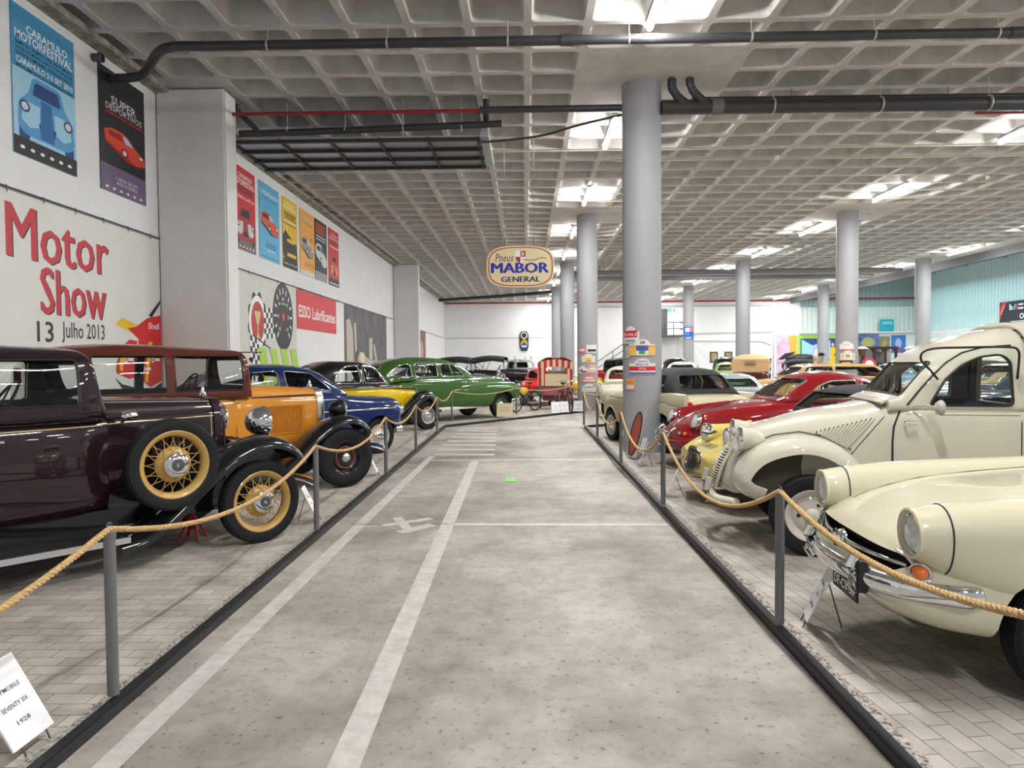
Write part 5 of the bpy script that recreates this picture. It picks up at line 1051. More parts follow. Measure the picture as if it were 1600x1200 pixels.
# black and yellow car
YEP = paint('taxi_yellow', (.66, .45, .005))
C = Car('vintage_coupe', 'black and bright yellow vintage car with sweeping black wings', -2.86, 17.39, 46, group='prewar cars on the left')
L = Loft([(-.02, .27, .42, .75, .99, 4, 4), (-.5, .40, .40, .75, 1.04, 4, 4), (-.98, .58, .36, .75, 1.10, 5, 5), (-1.5, .68, .34, .75, 1.11, 6, 5), (-2.4, .70, .34, .75, 1.10, 6, 5), (-3.2, .66, .36, .75, 1.02, 4, 4), (-3.9, .48, .42, .7, .80, 3, 3)])
C.loft('body', L, YEP, [(MB().box((-1.95, 0, 1.15), (1.6, 1.2, 1.3)), INTER)])
U = Loft([(.02, .285, .97, .98, 1.015, 3, 3), (-.5, .415, 1.0, 1.01, 1.06, 3, 3), (-1.0, .60, 1.02, 1.04, 1.13, 4, 3), (-1.5, .695, 1.02, 1.05, 1.14, 5, 3), (-2.4, .715, 1.02, 1.05, 1.14, 5, 3), (-3.2, .675, .98, 1.0, 1.06, 4, 3), (-3.92, .49, .74, .76, .82, 3, 3)]); C.loft('upper_body', U, BLKP, [(MB().box((-1.95, 0, 1.15), (1.6, 1.2, 1.3)), INTER)])
R_ = Loft([(-1.0, .55, 1.05, 1.10, 1.15, 5, 3, .05), (-1.16, .62, 1.05, 1.12, 1.36, 5, 3, .12), (-1.36, .65, 1.05, 1.12, 1.56, 4.5, 3, .16), (-1.75, .66, 1.05, 1.12, 1.65, 4, 3, .18), (-2.3, .66, 1.05, 1.12, 1.66, 4, 3, .2), (-2.8, .65, 1.05, 1.10, 1.54, 3.6, 3, .2), (-3.2, .6, 1.0, 1.06, 1.28, 3.4, 3, .15), (-3.5, .5, .96, 1.0, 1.06, 3, 3, .1)])
C.cabin(R_.st, BLKP, [rounded([(-1.14, 1.16), (-1.40, 1.52), (-1.72, 1.56), (-1.72, 1.16)], .06), rounded([(-1.82, 1.16), (-1.82, 1.56), (-2.15, 1.53), (-2.42, 1.35), (-2.48, 1.17)], .08)], (rounded([(-.46, 1.18), (.46, 1.18), (.42, 1.5), (-.42, 1.5)], .05), -1.6, -.95), (rounded([(-.35, 1.28), (.35, 1.28), (.3, 1.5), (-.3, 1.5)], .06), -3.4, -2.6), trim=CHROME, tr=.014)
C.strip(U, [(x, 1.045 - (0 if x < -1 else (x + 1)*.05)) for x in [-.02, -.3, -.6, -1.0, -1.5, -2, -2.6, -3.1]], .009, CHROME, 'chrome_strip')
C.strip(R_, [(-1.62, 1.2), (-1.64, 1.4), (-1.66, 1.54)], .006, CHROME, 'vent_bar', off=-.005); C.strip(R_, [(-1.77, 1.14), (-1.77, 1.4), (-1.77, 1.58)], .014, CHROME, 'door_pillar')
C.fender([(-1.45, .25), (-1.15, .25), (-.88, .34), (-.6, .60), (-.32, .84), (-.05, .945), (.14, .90), (.28, .74), (.35, .5), (.34, .38)], .42, .80, BLKP, .10, .10)
C.fender([(-2.1, .30), (-2.4, .62), (-2.75, .80), (-3.2, .72), (-3.6, .42)], .5, .80, BLKP, .10, .14, name='rear_fender')
C.strip(Loft([(-3, .805, 0, .5, 1.2, 9, 9), (1, .805, 0, .5, 1.2, 9, 9)]), [(-1.0, .36), (-.85, .42), (-.6, .62), (-.3, .84), (-.02, .90)], .006, CHROME, 'fender_bead')
for sy in (1, -1): C.part('running_board', MB().box((-1.7, sy*.64, .27), (1.0, .3, .03), bev=.01), BLKP); C.lamp(.08, sy*.44, .78, .10, 0, .2, BLKP)
C.wheels(0, -2.8, .66, .345, tw=.16, rim=.20, style='disc', col=mat('wheel_silver', (.45, .45, .46), .35, .6))
g = Loft([(.02, .27, .40, .7, .99, 4, 4), (.10, .24, .36, .7, .96, 3, 4)], per=3); C.loft('radiator_grille', g, CHROME)
C.bumper(spline([(.45, -.7, .42), (.55, -.3, .42), (.57, 0, .42), (.55, .3, .42), (.45, .7, .42)], 5), .02, .04, CHROME, over=[(.57, .3, .44), (.57, -.3, .44)]); C.seat(-1.75, .33); C.seat(-1.75, -.33); C.steering(-1.3, .33, 1.16)
# green saloon
GRP = paint('leaf_green', (.034, .105, .016))
C = Car('saloon_car', 'large bright green saloon at the end of the aisle', -1.26, 21.03, 45, group='cars on the left')
L = Loft([(.62, .20, .50, .85, 1.05, 3, 3), (.56, .34, .44, .85, 1.14, 3, 4), (.3, .44, .36, .85, 1.185, 3.4, 4), (-.3, .58, .34, .85, 1.20, 4, 5), (-.85, .74, .33, .8, 1.20, 5, 6), (-1.4, .82, .33, .8, 1.19, 7, 7), (-2.9, .82, .33, .8, 1.18, 7, 7), (-3.6, .76, .34, .8, 1.14, 4, 5), (-4.2, .62, .38, .75, 1.02, 3, 4), (-4.6, .36, .46, .66, .84, 3, 3)])
C.loft('body', L, GRP, [(MB().box((-2.3, 0, 1.2), (2.0, 1.5, 1.3)), INTER)])
F = Loft([(.72, .13, .55, .74, .88, 2.4, 2.4, 0, .70), (.64, .19, .46, .74, .97, 2.6, 2.6, 0, .70), (.35, .22, .40, .72, 1.03, 3, 3, 0, .69), (-.3, .22, .36, .72, 1.05, 3, 3, 0, .68), (-1.2, .22, .36, .72, 1.02, 3, 3, 0, .66), (-1.9, .16, .36, .7, .94, 3, 3, 0, .66)])
for sy in (1, -1): C.loft('front_fender', F, GRP, [(cyl_y(0, .36, .43, .5 if sy > 0 else -1.2, 1.2 if sy > 0 else -.5), DARK)], sy=sy)
FR = Loft([(-2.5, .12, .36, .66, .84, 2.5, 3, 0, .72), (-2.9, .18, .36, .68, .92, 2.6, 3, 0, .67), (-3.4, .18, .36, .68, .90, 2.6, 3, 0, .60), (-4.1, .14, .40, .62, .76, 2.4, 3, 0, .50)])
for sy in (1, -1): C.loft('rear_fender', FR, GRP, [(cyl_y(-3.05, .34, .37, .5 if sy > 0 else -1.2, 1.2 if sy > 0 else -.5), DARK)], sy=sy)
R_ = Loft([(-.86, .60, 1.1, 1.16, 1.22, 5, 3, .05), (-1.15, .70, 1.1, 1.17, 1.40, 5, 3, .1), (-1.5, .73, 1.1, 1.17, 1.62, 4.4, 3, .15), (-2.0, .74, 1.1, 1.17, 1.73, 4, 3, .18), (-2.7, .74, 1.1, 1.17, 1.76, 4, 3, .2), (-3.4, .73, 1.1, 1.15, 1.69, 3.8, 3, .2), (-3.9, .66, 1.0, 1.08, 1.48, 3.4, 3, .16), (-4.35, .5, .9, .96, 1.12, 3, 3, .1)])
C.cabin(R_.st, GRP, [rounded([(-1.32, 1.23), (-1.62, 1.55), (-2.10, 1.59), (-2.14, 1.23)], .06), rounded([(-2.26, 1.23), (-2.24, 1.59), (-2.96, 1.59), (-3.0, 1.23)], .06), rounded([(-3.1, 1.24), (-3.1, 1.58), (-3.45, 1.53), (-3.85, 1.28)], .08)], (rounded([(-.56, 1.25), (.56, 1.25), (.5, 1.58), (-.5, 1.58)], .06), -1.8, -.9), (rounded([(-.4, 1.3), (.4, 1.3), (.34, 1.52), (-.34, 1.52)], .06), -4.3, -3.5), trim=CHROME, tr=.014)
C.strip(L, [(x, 1.145) for x in [.5, .2, -.3, -.9, -1.5, -2.2, -3, -3.6]], .012, CHROME, 'chrome_strip', rz=.016); C.strip(L, [(x, .36) for x in [-.55, -1, -1.6, -2.2, -2.6]], .02, WHITE, 'sill_strip', off=.05, rz=.045); C.strip(R_, [(-1.75, 1.24), (-1.77, 1.4), (-1.79, 1.57)], .008, CHROME, 'vent_bar', off=-.004)
C.strip(L, [(-1.28, .5), (-1.3, .8), (-1.28, 1.1)], .004, BLACK, 'door_seam', off=.0); C.strip(L, [(-2.2, .5), (-2.2, .8), (-2.2, 1.1)], .004, BLACK, 'door_seam', off=0)
C.wheels(0, -3.05, .72, .36, tw=.17, rim=.22, style='disc', col=GRP)
for sy in (1, -1): C.lamp(.70, sy*.68, .80, .085, 0); C.part('door_handle', MB().tube([(-2.1, sy*.83, 1.08), (-2.1, sy*.86, 1.08), (-1.98, sy*.86, 1.08)], .012, 6), CHROME)
C.part('front_grille', MB().box((.62, 0, .66), (.1, .9, .05), bev=.02).box((.64, 0, .76), (.1, .8, .04), bev=.015).box((.62, 0, .57), (.1, .9, .04), bev=.015), CHROME); C.part('hood_ornament', MB().tube([(.45, 0, 1.17), (.62, 0, 1.19)], .014, 6), CHROME)
C.bumper(spline([(.3, -.92, .48), (.7, -.8, .48), (.84, -.4, .48), (.86, 0, .48), (.84, .4, .48), (.7, .8, .48), (.3, .92, .48)], 5), .025, .06, CHROME); C.seat(-2.0, .38); C.seat(-2.0, -.38); C.seat(-3.0, 0, 1.2); C.steering(-1.6, .36, 1.2)
# ================================================================== right row, nose towards the aisle
CRP = paint('cream_white', (.60, .57, .47)); CRY = paint('ivory', (.61, .58, .43)); GRYC = paint('putty', (.50, .48, .42)); LIVE = mat('wheel_house', (.13, .115, .09), .7)
# ---- cream van with headlamps on stalks
C = Car('small_van', 'cream ribbed-hood van with stalk headlamps, beside the thick rope post', 2.43, 6.42, 168, group='cars on the right'); C.inner = mat('van_lining', (.22, .21, .19), .8)
L = Loft([(.65, .16, .45, .52, .60, 3, 3), (.60, .23, .42, .58, .73, 3.2, 3), (.52, .29, .40, .62, .89, 3, 4), (.44, .32, .40, .65, .98, 2.8, 4), (.2, .38, .40, .7, 1.07, 2.8, 4), (-.1, .46, .40, .72, 1.155, 3, 5), (-.47, .57, .38, .74, 1.215, 3.6, 5), (-.64, .63, .36, .78, 1.25, 5, 6), (-.9, .66, .36, .8, 1.25, 9, 6), (-3.2, .68, .36, .8, 1.25, 9, 6)])
C.loft('body', L, CRP, [(MB().box((-1.28, 0, 1.15), (1.05, 1.20, 1.3)), INTER)])
R_ = Loft([(-.62, .60, 1.16, 1.22, 1.275, 7, 4), (-.70, .62, 1.16, 1.23, 1.31, 6, 4, .02), (-.80, .63, 1.16, 1.23, 1.445, 5.5, 4, .05), (-.90, .64, 1.16, 1.23, 1.585, 5, 4, .08), (-1.0, .645, 1.16, 1.23, 1.675, 4.4, 4, .10), (-1.12, .65, 1.16, 1.23, 1.745, 4, 4, .11), (-1.33, .655, 1.16, 1.23, 1.815, 3.8, 4, .12), (-1.62, .66, 1.16, 1.23, 1.855, 3.8, 4, .12), (-1.7, .66, 1.16, 1.23, 1.855, 3.8, 4, .12)])
C.cabin(R_.st, CRP, [rounded([(-.90, 1.235), (-1.02, 1.44), (-1.14, 1.55), (-1.28, 1.615), (-1.42, 1.63), (-1.475, 1.58), (-1.475, 1.235)], .04)], (rounded([(-.545, 1.31), (.545, 1.31), (.52, 1.575), (-.52, 1.575)], .03), -1.1, -.6), (rounded([(-.56, 1.22), (.56, 1.22), (.5, 1.78), (-.5, 1.78)], .1), -1.8, -1.6), trim=BLACK, tr=.010, name='cab')
C.strip(L, [(-.64, .46), (-.64, .7), (-.64, .95), (-.65, 1.06), (-.69, 1.16), (-.72, 1.21)], .008, BLACK, 'door_seal', off=.001); C.strip(R_, [(-.745, 1.235), (-.84, 1.36), (-.94, 1.475), (-1.04, 1.57), (-1.16, 1.645), (-1.3, 1.685), (-1.5, 1.70)], .008, BLACK, 'door_seal', off=.001)
C.strip(L, [(-1.53, .46), (-1.53, .8), (-1.53, 1.1), (-1.53, 1.2)], .004, BLACK, 'door_seam', off=0); C.strip(L, [(x, 1.165) for x in [-.74, -1, -1.3, -1.52]], .005, GRYC, 'belt_groove'); C.strip(L, [(x, 1.19) for x in [-.74, -1, -1.3, -1.52]], .010, CRP, 'belt_moulding', off=-.004)
C.strip(L, [(-.66, 1.20), (-.58, 1.12), (-.45, .95), (-.30, .74), (-.25, .66)], .004, BLACK, 'panel_seam', off=0)
B = Loft([(-1.58, .66, .5, 1.0, 1.855, 7, 7), (-1.64, .72, .45, 1.0, 1.895, 7, 7), (-3.35, .72, .45, 1.0, 1.895, 7, 7), (-3.4, .68, .5, 1.0, 1.85, 7, 7)], na=44); C.loft('cargo_box', B, CRP, [(MB().box((-2.42, 0, 1.22), (1.80, 1.36, 1.22), bev=.05), GRYC), (prism_y(rounded([(-1.72, 1.22), (-1.72, 1.66), (-3.1, 1.66), (-3.1, 1.22)], .06), -1, -.5), BLACK)])
for k in range(4): C.strip(B, [(x, .75 + k*.27) for x in (-1.66, -2.2, -2.8, -3.33)], .010, CRP, 'box_rib', off=-.002)
C.part('roof_peak', MB().tube([Vector((-1.59, y, 1.30 + .575*max(0, 1 - abs(y/.70)**3.6)**(1/3.6))) for y in [-.69 + .06*k for k in range(24)]], .022, 8), CRP)
# front wings: broad domed arches
C.fender([(.36, .41), (.50, .47), (.575, .58), (.545, .71), (.42, .85), (.24, .935), (.02, .972), (-.18, .935), (-.34, .84), (-.46, .70), (-.54, .56), (-.58, .48)], .30, .70, CRP, .085, .05, th=.014, n=13)
for sy in (1, -1):
    C.part('inner_wing', MB().prism(rounded([(.42, .42), (.42, .7), (.1, .93), (-.3, .9), (-.5, .6), (-.5, .42)], .08), lambda x, z, d: (x, d, z), sy*.40, sy*.43), LIVE)
    C.part('fender_seal', MB().tube([Vector((x, sy*(max(.30, L.side(x, z)) + .008), z)) for x, z in [(.52, .75), (.40, .87), (.22, .955), (.02, .99), (-.2, .955), (-.36, .86)]], .004, 6), BLACK)
    q = C.lamp(.50, sy*.43, .925, .098, 0, .20, CRP); MB().tube([(.42, sy*.43, .84), (.40, sy*.36, .80), (.40, sy*.22, .79)], .016, 6).build('lamp_bracket', BLACK, q)
    lo = MB(); rg = MB()
    for k in range(13):
        t = k/12; a = (-.13 - .40*t, 1.0 + .12*t); b = (-.125 - .20*t, .975 - .10*t); P = []
        for j in range(5): f_ = j/4; x = a[0] + (b[0] - a[0])*f_; z = a[1] + (b[1] - a[1])*f_; P.append((x, z))
        rg.tube([Vector((x, sy*L.side(x, z, .006), z)) for x, z in P], .010, 6); lo.tube([Vector((x + .018, sy*L.side(x + .018, z, .001), z)) for x, z in P], .0042, 5)
    rg.build('hood_louvres', CRP, C.t); lo.build('louvre_slots', DARK, C.t)
    C.part('door_handle', MB().tube([(-.72, sy*.66, 1.105), (-.72, sy*.69, 1.105), (-.80, sy*.695, 1.10)], .012, 6), CHROME)
    q = C.part('side_mirror', MB().lathe([(.001, -.035), (.045, -.02), (.062, .01), (.055, .02), (.001, .022)], (-.92, sy*.80, 1.225), (-1, sy*-.15, 0), 18, cap=False), GRYC); MB().tube([(-.78, sy*.645, 1.225), (-.84, sy*.72, 1.24), (-.91, sy*.79, 1.225)], .008, 6).build('mirror_stalk', GRYC, q)
    if sy < 0: continue
    q = MB().tube(spline([(-.955, sy*.645, 1.44), (-.88, sy*.69, 1.52), (-.81, sy*.73, 1.59), (-.815, sy*.75, 1.65), (-.90, sy*.755, 1.68), (-1.1, sy*.745, 1.685), (-1.40, sy*.73, 1.685), (-1.475, sy*.72, 1.66), (-1.49, sy*.70, 1.58), (-1.49, sy*.675, 1.44)], 4), .009, 8).build('window_flap', BLACK, C.t)
    MB().add([(-.86, sy*.70, 1.54), (-.83, sy*.745, 1.65), (-1.45, sy*.725, 1.675), (-1.48, sy*.69, 1.54)], [(0, 1, 2, 3)]).build('flap_glass', GLASS, q, smooth=False)
g = MB(); bk = MB()
for k in range(15):
    z = .475 + k*.0235; x = .705 - .135*(max(0, z - .47)/.35)**2.2; w = .15 + .06*math.sin(PI*min(1, (k + 2)/17)); oval_tube(g, spline([(x - .03, -w, z), (x, -w*.6, z), (x + .010, 0, z), (x, w*.6, z), (x - .03, w, z)], 3), .010, .0065, 8)
bk.grid([[(.690 - .135*(k/10)**2.2 - (.03 if y else 0), y, .465 + .035*k) for y in (-.20, 0, .20)] for k in range(11)]); q = C.part('grille', g, CRP); bk.build('grille_opening', BLACK, q)
for sy in (1, -1): MB().tube(spline([(.69, sy*.15, .455), (.67, sy*.20, .55), (.63, sy*.225, .68), (.55, sy*.22, .825)], 5), .016, 8).build('grille_frame', CRP, q)
C.bumper(spline([(.56, -.52, .395), (.70, -.36, .395), (.74, 0, .395), (.70, .36, .395), (.56, .52, .395)], 5), .045, .035, CRP)
for sy in (1, -1): C.part('over_rider', oval_tube(MB(), [(.76, sy*.28, .34), (.775, sy*.28, .45), (.75, sy*.28, .56)], .02, .03), GRYC)
q = C.part('number_plate', MB().box((.785, 0, .40), (.012, .42, .10), bev=.004), BLACK); MB().text('EL-12-97', (.793, -.18, .372), (0, 1, 0), (0, 0, 1), .36, .055, bold=.02).build('lettering', WHITE, q, smooth=False)
C.part('vent_flap', MB().box((-.615, 0, 1.258), (.10, 1.06, .022), bev=.008, M=Matrix.Translation((-.615, 0, 1.258)) @ Matrix.Rotation(.45, 4, 'Y') @ Matrix.Translation((.615, 0, -1.258))), CRP); C.part('flap_gap', MB().tube([(-.565, -.54, 1.242), (-.565, .54, 1.242)], .006, 5), BLACK)
wp = MB()
for y in (.05, .36): wp.tube([(-.715, y, 1.325), (-.745, y - .05, 1.34)], .008, 5).tube([(-.735, y - .02, 1.345), (-.79, y - .22, 1.44), (-.80, y - .27, 1.455)], .007, 5)
wp.build('wipers', BLACK, C.t)
C.wheels(-.035, -2.35, .64, .33, tw=.135, rim=.205, style='small_cap', col=GRYC, cap=CRP, lug=3)
BLS = mat('blue_cloth', (.012, .07, .30), .8)
for sy in (1, -1): C.seat(-1.24, sy*.31, .50, .70, BLS, .52)
C.steering(-.97, .32, 1.20, .19); C.part('dashboard', MB().box((-.78, 0, 1.17), (.12, 1.1, .10), bev=.03), GRYC); C.part('headlining_pillar', MB().box((-1.02, -.60, 1.35), (.05, .03, .36)), INTER)
# ---- ivory coupe in the foreground
C = Car('coupe', 'large ivory coupe with chrome bumper in the near right foreground', 2.49, 3.91, 176, group='cars on the right')
L = Loft([(.735, .34, .42, .53, .575, 3, 3), (.70, .50, .36, .53, .64, 3, 3.5), (.62, .62, .32, .53, .715, 3, 4), (.40, .70, .27, .56, .83, 2.7, 5), (0, .76, .25, .58, .92, 2.8, 6), (-.6, .79, .25, .6, .968, 3.2, 6), (-1.0, .80, .25, .62, .985, 5, 6), (-2.6, .80, .25, .62, .975, 5, 6), (-3.3, .72, .3, .6, .92, 4, 5), (-3.7, .5, .4, .6, .8, 3, 3)], per=7)
wells = [cyl_y(x, .33, .395, a, b) for x in (-.10, -2.55) for a, b in ((.40, 1.1), (-1.1, -.40))]
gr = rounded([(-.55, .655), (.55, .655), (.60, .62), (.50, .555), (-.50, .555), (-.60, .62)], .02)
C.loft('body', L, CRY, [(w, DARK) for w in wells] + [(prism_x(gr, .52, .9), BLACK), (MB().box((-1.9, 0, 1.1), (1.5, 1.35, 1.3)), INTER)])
F = Loft([(.625, .118, .655, .775, .892, 2, 2, 0, .60), (.58, .126, .63, .775, .902, 2, 2.1, 0, .60), (.45, .14, .56, .77, .92, 2.1, 2.3, 0, .61), (.2, .16, .48, .75, .945, 2.2, 2.6, 0, .62), (-.3, .17, .46, .74, .972, 2.3, 2.6, 0, .62), (-.9, .17, .46, .74, .99, 2.4, 2.6, 0, .62), (-1.4, .13, .55, .74, .975, 2.4, 2.6, 0, .62)])
for sy in (1, -1):
    C.loft('front_fender', F, CRY, [(cyl_y(-.10, .33, .395, .40 if sy > 0 else -1.1, 1.1 if sy > 0 else -.40), DARK)], sy=sy)
    lp = C.lamp(.612, sy*.60, .775, .092, 0, 0, name='headlight'); MB().lathe([(.118, .0), (.122, .022), (.112, .026), (.098, .004)], (.618, sy*.60, .775), (1, 0, 0), 32, closed=True).build('lamp_surround', CRY, lp)
    w, zb, zm, zt, nu, nd, tb, yc = F.par(.505); MB().tube([p for p in F.ring(.505, -.001, -.001, sy)], .004, 5, closed=True).build('lamp_seam', BLACK, C.t)
    q = C.part('side_lamp', MB().sphere((.60, sy*.625, .595), .05, 14, 8, sc=(.7, 1, .75)), AMBER); MB().tube([(.60 + .035*math.cos(2*PI*k/16), sy*(.63 + .052*math.cos(2*PI*k/16)*-.6), .595 + .042*math.sin(2*PI*k/16)) for k in range(16)], .007, 5, closed=True).build('lamp_rim', CHROME, q)
sur = [Vector((max(.60, L.find_x(abs(y), z, .45, .735)) if z > .6 else .70 - .12*abs(y)/.6, y, z)) for y, z in rounded([(-.55, .66), (.55, .66), (.605, .62), (.505, .55), (-.505, .55), (-.605, .62)], .02)]
sur = [Vector((.735 - .13*(abs(p.y)/.6)**2.2 + (.66 - p.z)*.15, p.y, p.z)) for p in sur]
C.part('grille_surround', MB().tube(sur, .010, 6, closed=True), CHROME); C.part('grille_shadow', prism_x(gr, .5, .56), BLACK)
arc = lambda z, a=.60: [(.725 - .13*(abs(y)/.6)**2.2, y, z) for y in [-.55 + .11*k for k in range(11)]]
C.part('grille_bar', oval_tube(MB(), arc(.605), .014, .012), CHROME); C.part('grille_badge', MB().lathe([(.001, .03), (.03, .03), (.045, .015), (.05, -.02)], (.735, 0, .605), (1, 0, 0), 20).lathe([(.046, .01), (.054, .02), (.046, .03)], (.735, 0, .605), (1, 0, 0), 20, closed=True), CHROME)
for sy in (1, -1): C.topline(L, [(x, sy*(.36 + .10*min(1, (.6 - x)/.5))) for x in [.52, .45, .3, .1, -.2, -.6, -.95]], .004, BLACK, 'hood_seam', -.001)
bp = spline([(.38, -.70, .505), (.46, -.70, .505), (.66, -.56, .50), (.76, -.32, .495), (.795, 0, .495), (.76, .32, .495), (.66, .56, .50), (.46, .70, .505), (.38, .70, .505)], 6)
bu = C.bumper(bp, .032, .052, CHROME)
for sy in (1, -1): oval_tube(MB(), [(.77, sy*.34, .42), (.80, sy*.34, .46), (.805, sy*.34, .54), (.78, sy*.34, .59)], .035, .03).build('over_rider', CHROME, bu); MB().box((.765, sy*.385, .495), (.06, .02, .16), bev=.008).build('rubber_buffer', BLACK, bu)
q = C.part('number_plate', MB().box((.765, .16, .39), (.012, .34, .10), bev=.004), BLACK); MB().text('DF-CV-36', (.773, .02, .365), (0, 1, 0), (0, 0, 1), .28, .055, bold=.02).build('lettering', WHITE, q, smooth=False)
R_ = Loft([(-.95, .58, .92, .97, 1.0, 5, 3), (-1.2, .64, .92, .97, 1.22, 4.5, 3, .1), (-1.45, .65, .92, .97, 1.36, 4, 3, .14), (-2.0, .65, .92, .97, 1.40, 4, 3, .16), (-2.5, .62, .92, .97, 1.32, 4, 3, .15), (-2.95, .54, .88, .93, 1.0, 4, 3, .1)])
C.cabin(R_.st, CRY, [rounded([(-1.18, 1.01), (-1.45, 1.27), (-2.0, 1.31), (-2.3, 1.26), (-2.4, 1.01)], .06)], (rounded([(-.52, 1.03), (.52, 1.03), (.46, 1.27), (-.46, 1.27)], .05), -1.5, -.9), (rounded([(-.44, 1.06), (.44, 1.06), (.4, 1.24), (-.4, 1.24)], .05), -2.95, -2.4), trim=CHROME)
C.wheels(-.10, -2.55, .66, .33, tw=.16, rim=.20, style='disc', col=CRY); C.seat(-1.8, .35, z=.35, h=.5); C.seat(-1.8, -.35, z=.35, h=.5); C.steering(-1.4, .34, .98)
# ---- red sports coupe
REDP = paint('ruby_red', (.24, .004, .010))
C = Car('sports_coupe', 'glossy ruby red rounded sports coupe behind the pale yellow car', 3.06, 10.73, 186, group='cars on the right'); C.inner = mat('tan_lining', (.26, .21, .16), .8)
ps = lambda st: [(q[0]*.95, q[1]*.95) + tuple(.95*v + .08 for v in q[2:5]) + tuple(q[5:8]) + ((q[8]*.95,) if len(q) > 8 else ()) for q in st]
L = Loft(ps([(.95, .20, .24, .38, .46, 2.4, 2.4), (.90, .42, .20, .40, .56, 2.5, 2.6), (.75, .60, .17, .44, .67, 2.6, 3), (.45, .70, .16, .48, .80, 2.6, 3.4), (0, .77, .16, .52, .90, 2.7, 4), (-.6, .81, .16, .55, .985, 3, 5), (-1.0, .81, .16, .56, 1.0, 3.4, 5), (-2.2, .81, .18, .56, .98, 3, 5), (-2.8, .72, .25, .52, .80, 2.6, 3), (-3.15, .4, .35, .5, .6, 2.4, 2.4)]))
wells = [cyl_y(x, .31, .36, a, b) for x in (0, -2.0) for a, b in ((.45, 1.1), (-1.1, -.45))]
C.loft('body', L, REDP, [(w, DARK) for w in wells] + [(MB().box((-1.55, 0, 1.1), (1.15, 1.25, 1.2)), INTER)])
F = Loft(ps([(.73, .10, .54, .65, .74, 2, 2, 0, .58), (.62, .135, .48, .66, .815, 2.1, 2.2, 0, .585), (.4, .15, .40, .66, .85, 2.2, 2.4, 0, .60), (0, .17, .38, .64, .90, 2.3, 2.5, 0, .62), (-.6, .15, .4, .64, .95, 2.4, 2.5, 0, .62), (-1.05, .08, .6, .7, .96, 2.4, 2.5, 0, .64)]))
for sy in (1, -1):
    C.loft('front_fender', F, REDP, [(cyl_y(0, .31, .36, .45 if sy > 0 else -1.1, 1.1 if sy > 0 else -.45), DARK)], sy=sy)
    C.lamp(.70, sy*.553, .742, .108, .36, 0); C.part('indicator', MB().sphere((.83, sy*.48, .55), .032, 10, 6), AMBER); C.part('horn_grille', MB().box((.865, sy*.37, .55), (.03, .10, .05), bev=.012), CHROME)
R_ = Loft(ps([(-.58, .48, .92, .97, 1.0, 4, 3), (-.78, .57, .92, .97, 1.16, 4, 3, .08), (-1.0, .61, .92, .97, 1.32, 3.6, 3, .13), (-1.25, .62, .92, .97, 1.405, 3.4, 3, .17), (-1.65, .62, .92, .97, 1.425, 3.2, 3, .19), (-2.08, .60, .92, .97, 1.35, 3, 3, .18), (-2.5, .53, .9, .95, 1.17, 2.8, 3, .14), (-2.85, .42, .84, .88, .96, 2.6, 3, .1)]))
C.cabin(R_.st, REDP, [rounded([(-0.95, 1.039), (-1.121, 1.21), (-1.349, 1.291), (-1.748, 1.301), (-1.767, 1.039)], .05), rounded([(-1.843, 1.039), (-1.843, 1.286), (-2.042, 1.239), (-2.299, 1.077), (-2.299, 1.039)], .04)], (rounded([(-0.475, 1.049), (0.475, 1.049), (0.446, 1.325), (-0.446, 1.325)], .10), -1.2, -.55), (rounded([(-0.38, 1.087), (0.38, 1.087), (0.342, 1.296), (-0.342, 1.296)], .08), -2.8, -2.1), trim=CHROME, tr=.013)
C.strip(R_, [(-1.159, 1.039), (-1.188, 1.125), (-1.216, 1.21)], .006, CHROME, 'vent_bar', off=-.003)
C.part('hood_handle', oval_tube(MB(), [(x, 0, L.top(x, 0) + .008) for x in [.86, .82, .76, .66, .52, .38, .26]], .012, .010), CHROME); C.strip(L, [(x, 1.015) for x in (-.93, -1.2, -1.5, -1.8)], .008, CHROME, 'belt_strip')
bu = C.bumper(spline([(.33, -.76, .42), (.66, -.68, .43), (.90, -.40, .44), (.98, 0, .44), (.90, .40, .44), (.66, .68, .43), (.33, .76, .42)], 5), .035, .06, REDP); MB().tube([(p[0]*1.0 + .035, p[1], p[2] + .0) for p in spline([(.66, -.68, .43), (.90, -.40, .44), (.98, 0, .44), (.90, .40, .44), (.66, .68, .43)], 5)], .010, 6).build('bumper_strip', CHROME, bu)
for sy in (1, -1): oval_tube(MB(), spline([(.95, sy*.29, .31), (1.01, sy*.29, .40), (1.02, sy*.29, .50), (.97, sy*.29, .58), (.90, sy*.29, .61)], 4), .028, .024).build('over_rider', CHROME, bu)
MB().tube(spline([(.98, -.29, .55), (1.01, 0, .56), (.98, .29, .55)], 5), .016, 8).build('bumper_bow', CHROME, bu)
C.wheels(0, -2.0, .63, .31, tw=.15, rim=.20, style='disc', col=mat('wheel_silver', (.45, .45, .46), .35, .6)); C.seat(-1.6, .33, z=.35, h=.55, m=TAN); C.seat(-1.6, -.33, z=.35, h=.55, m=TAN); C.steering(-1.06, .31, 1.05, .19)
C.part('side_mirror', MB().lathe([(.05, 0), (.055, .01), (.03, .04), (.001, .05)], (-.93, .76, 1.09), (1, 0, 0), 16).tube([(-.90, .69, .99), (-.92, .75, 1.06)], .01, 6), CHROME)
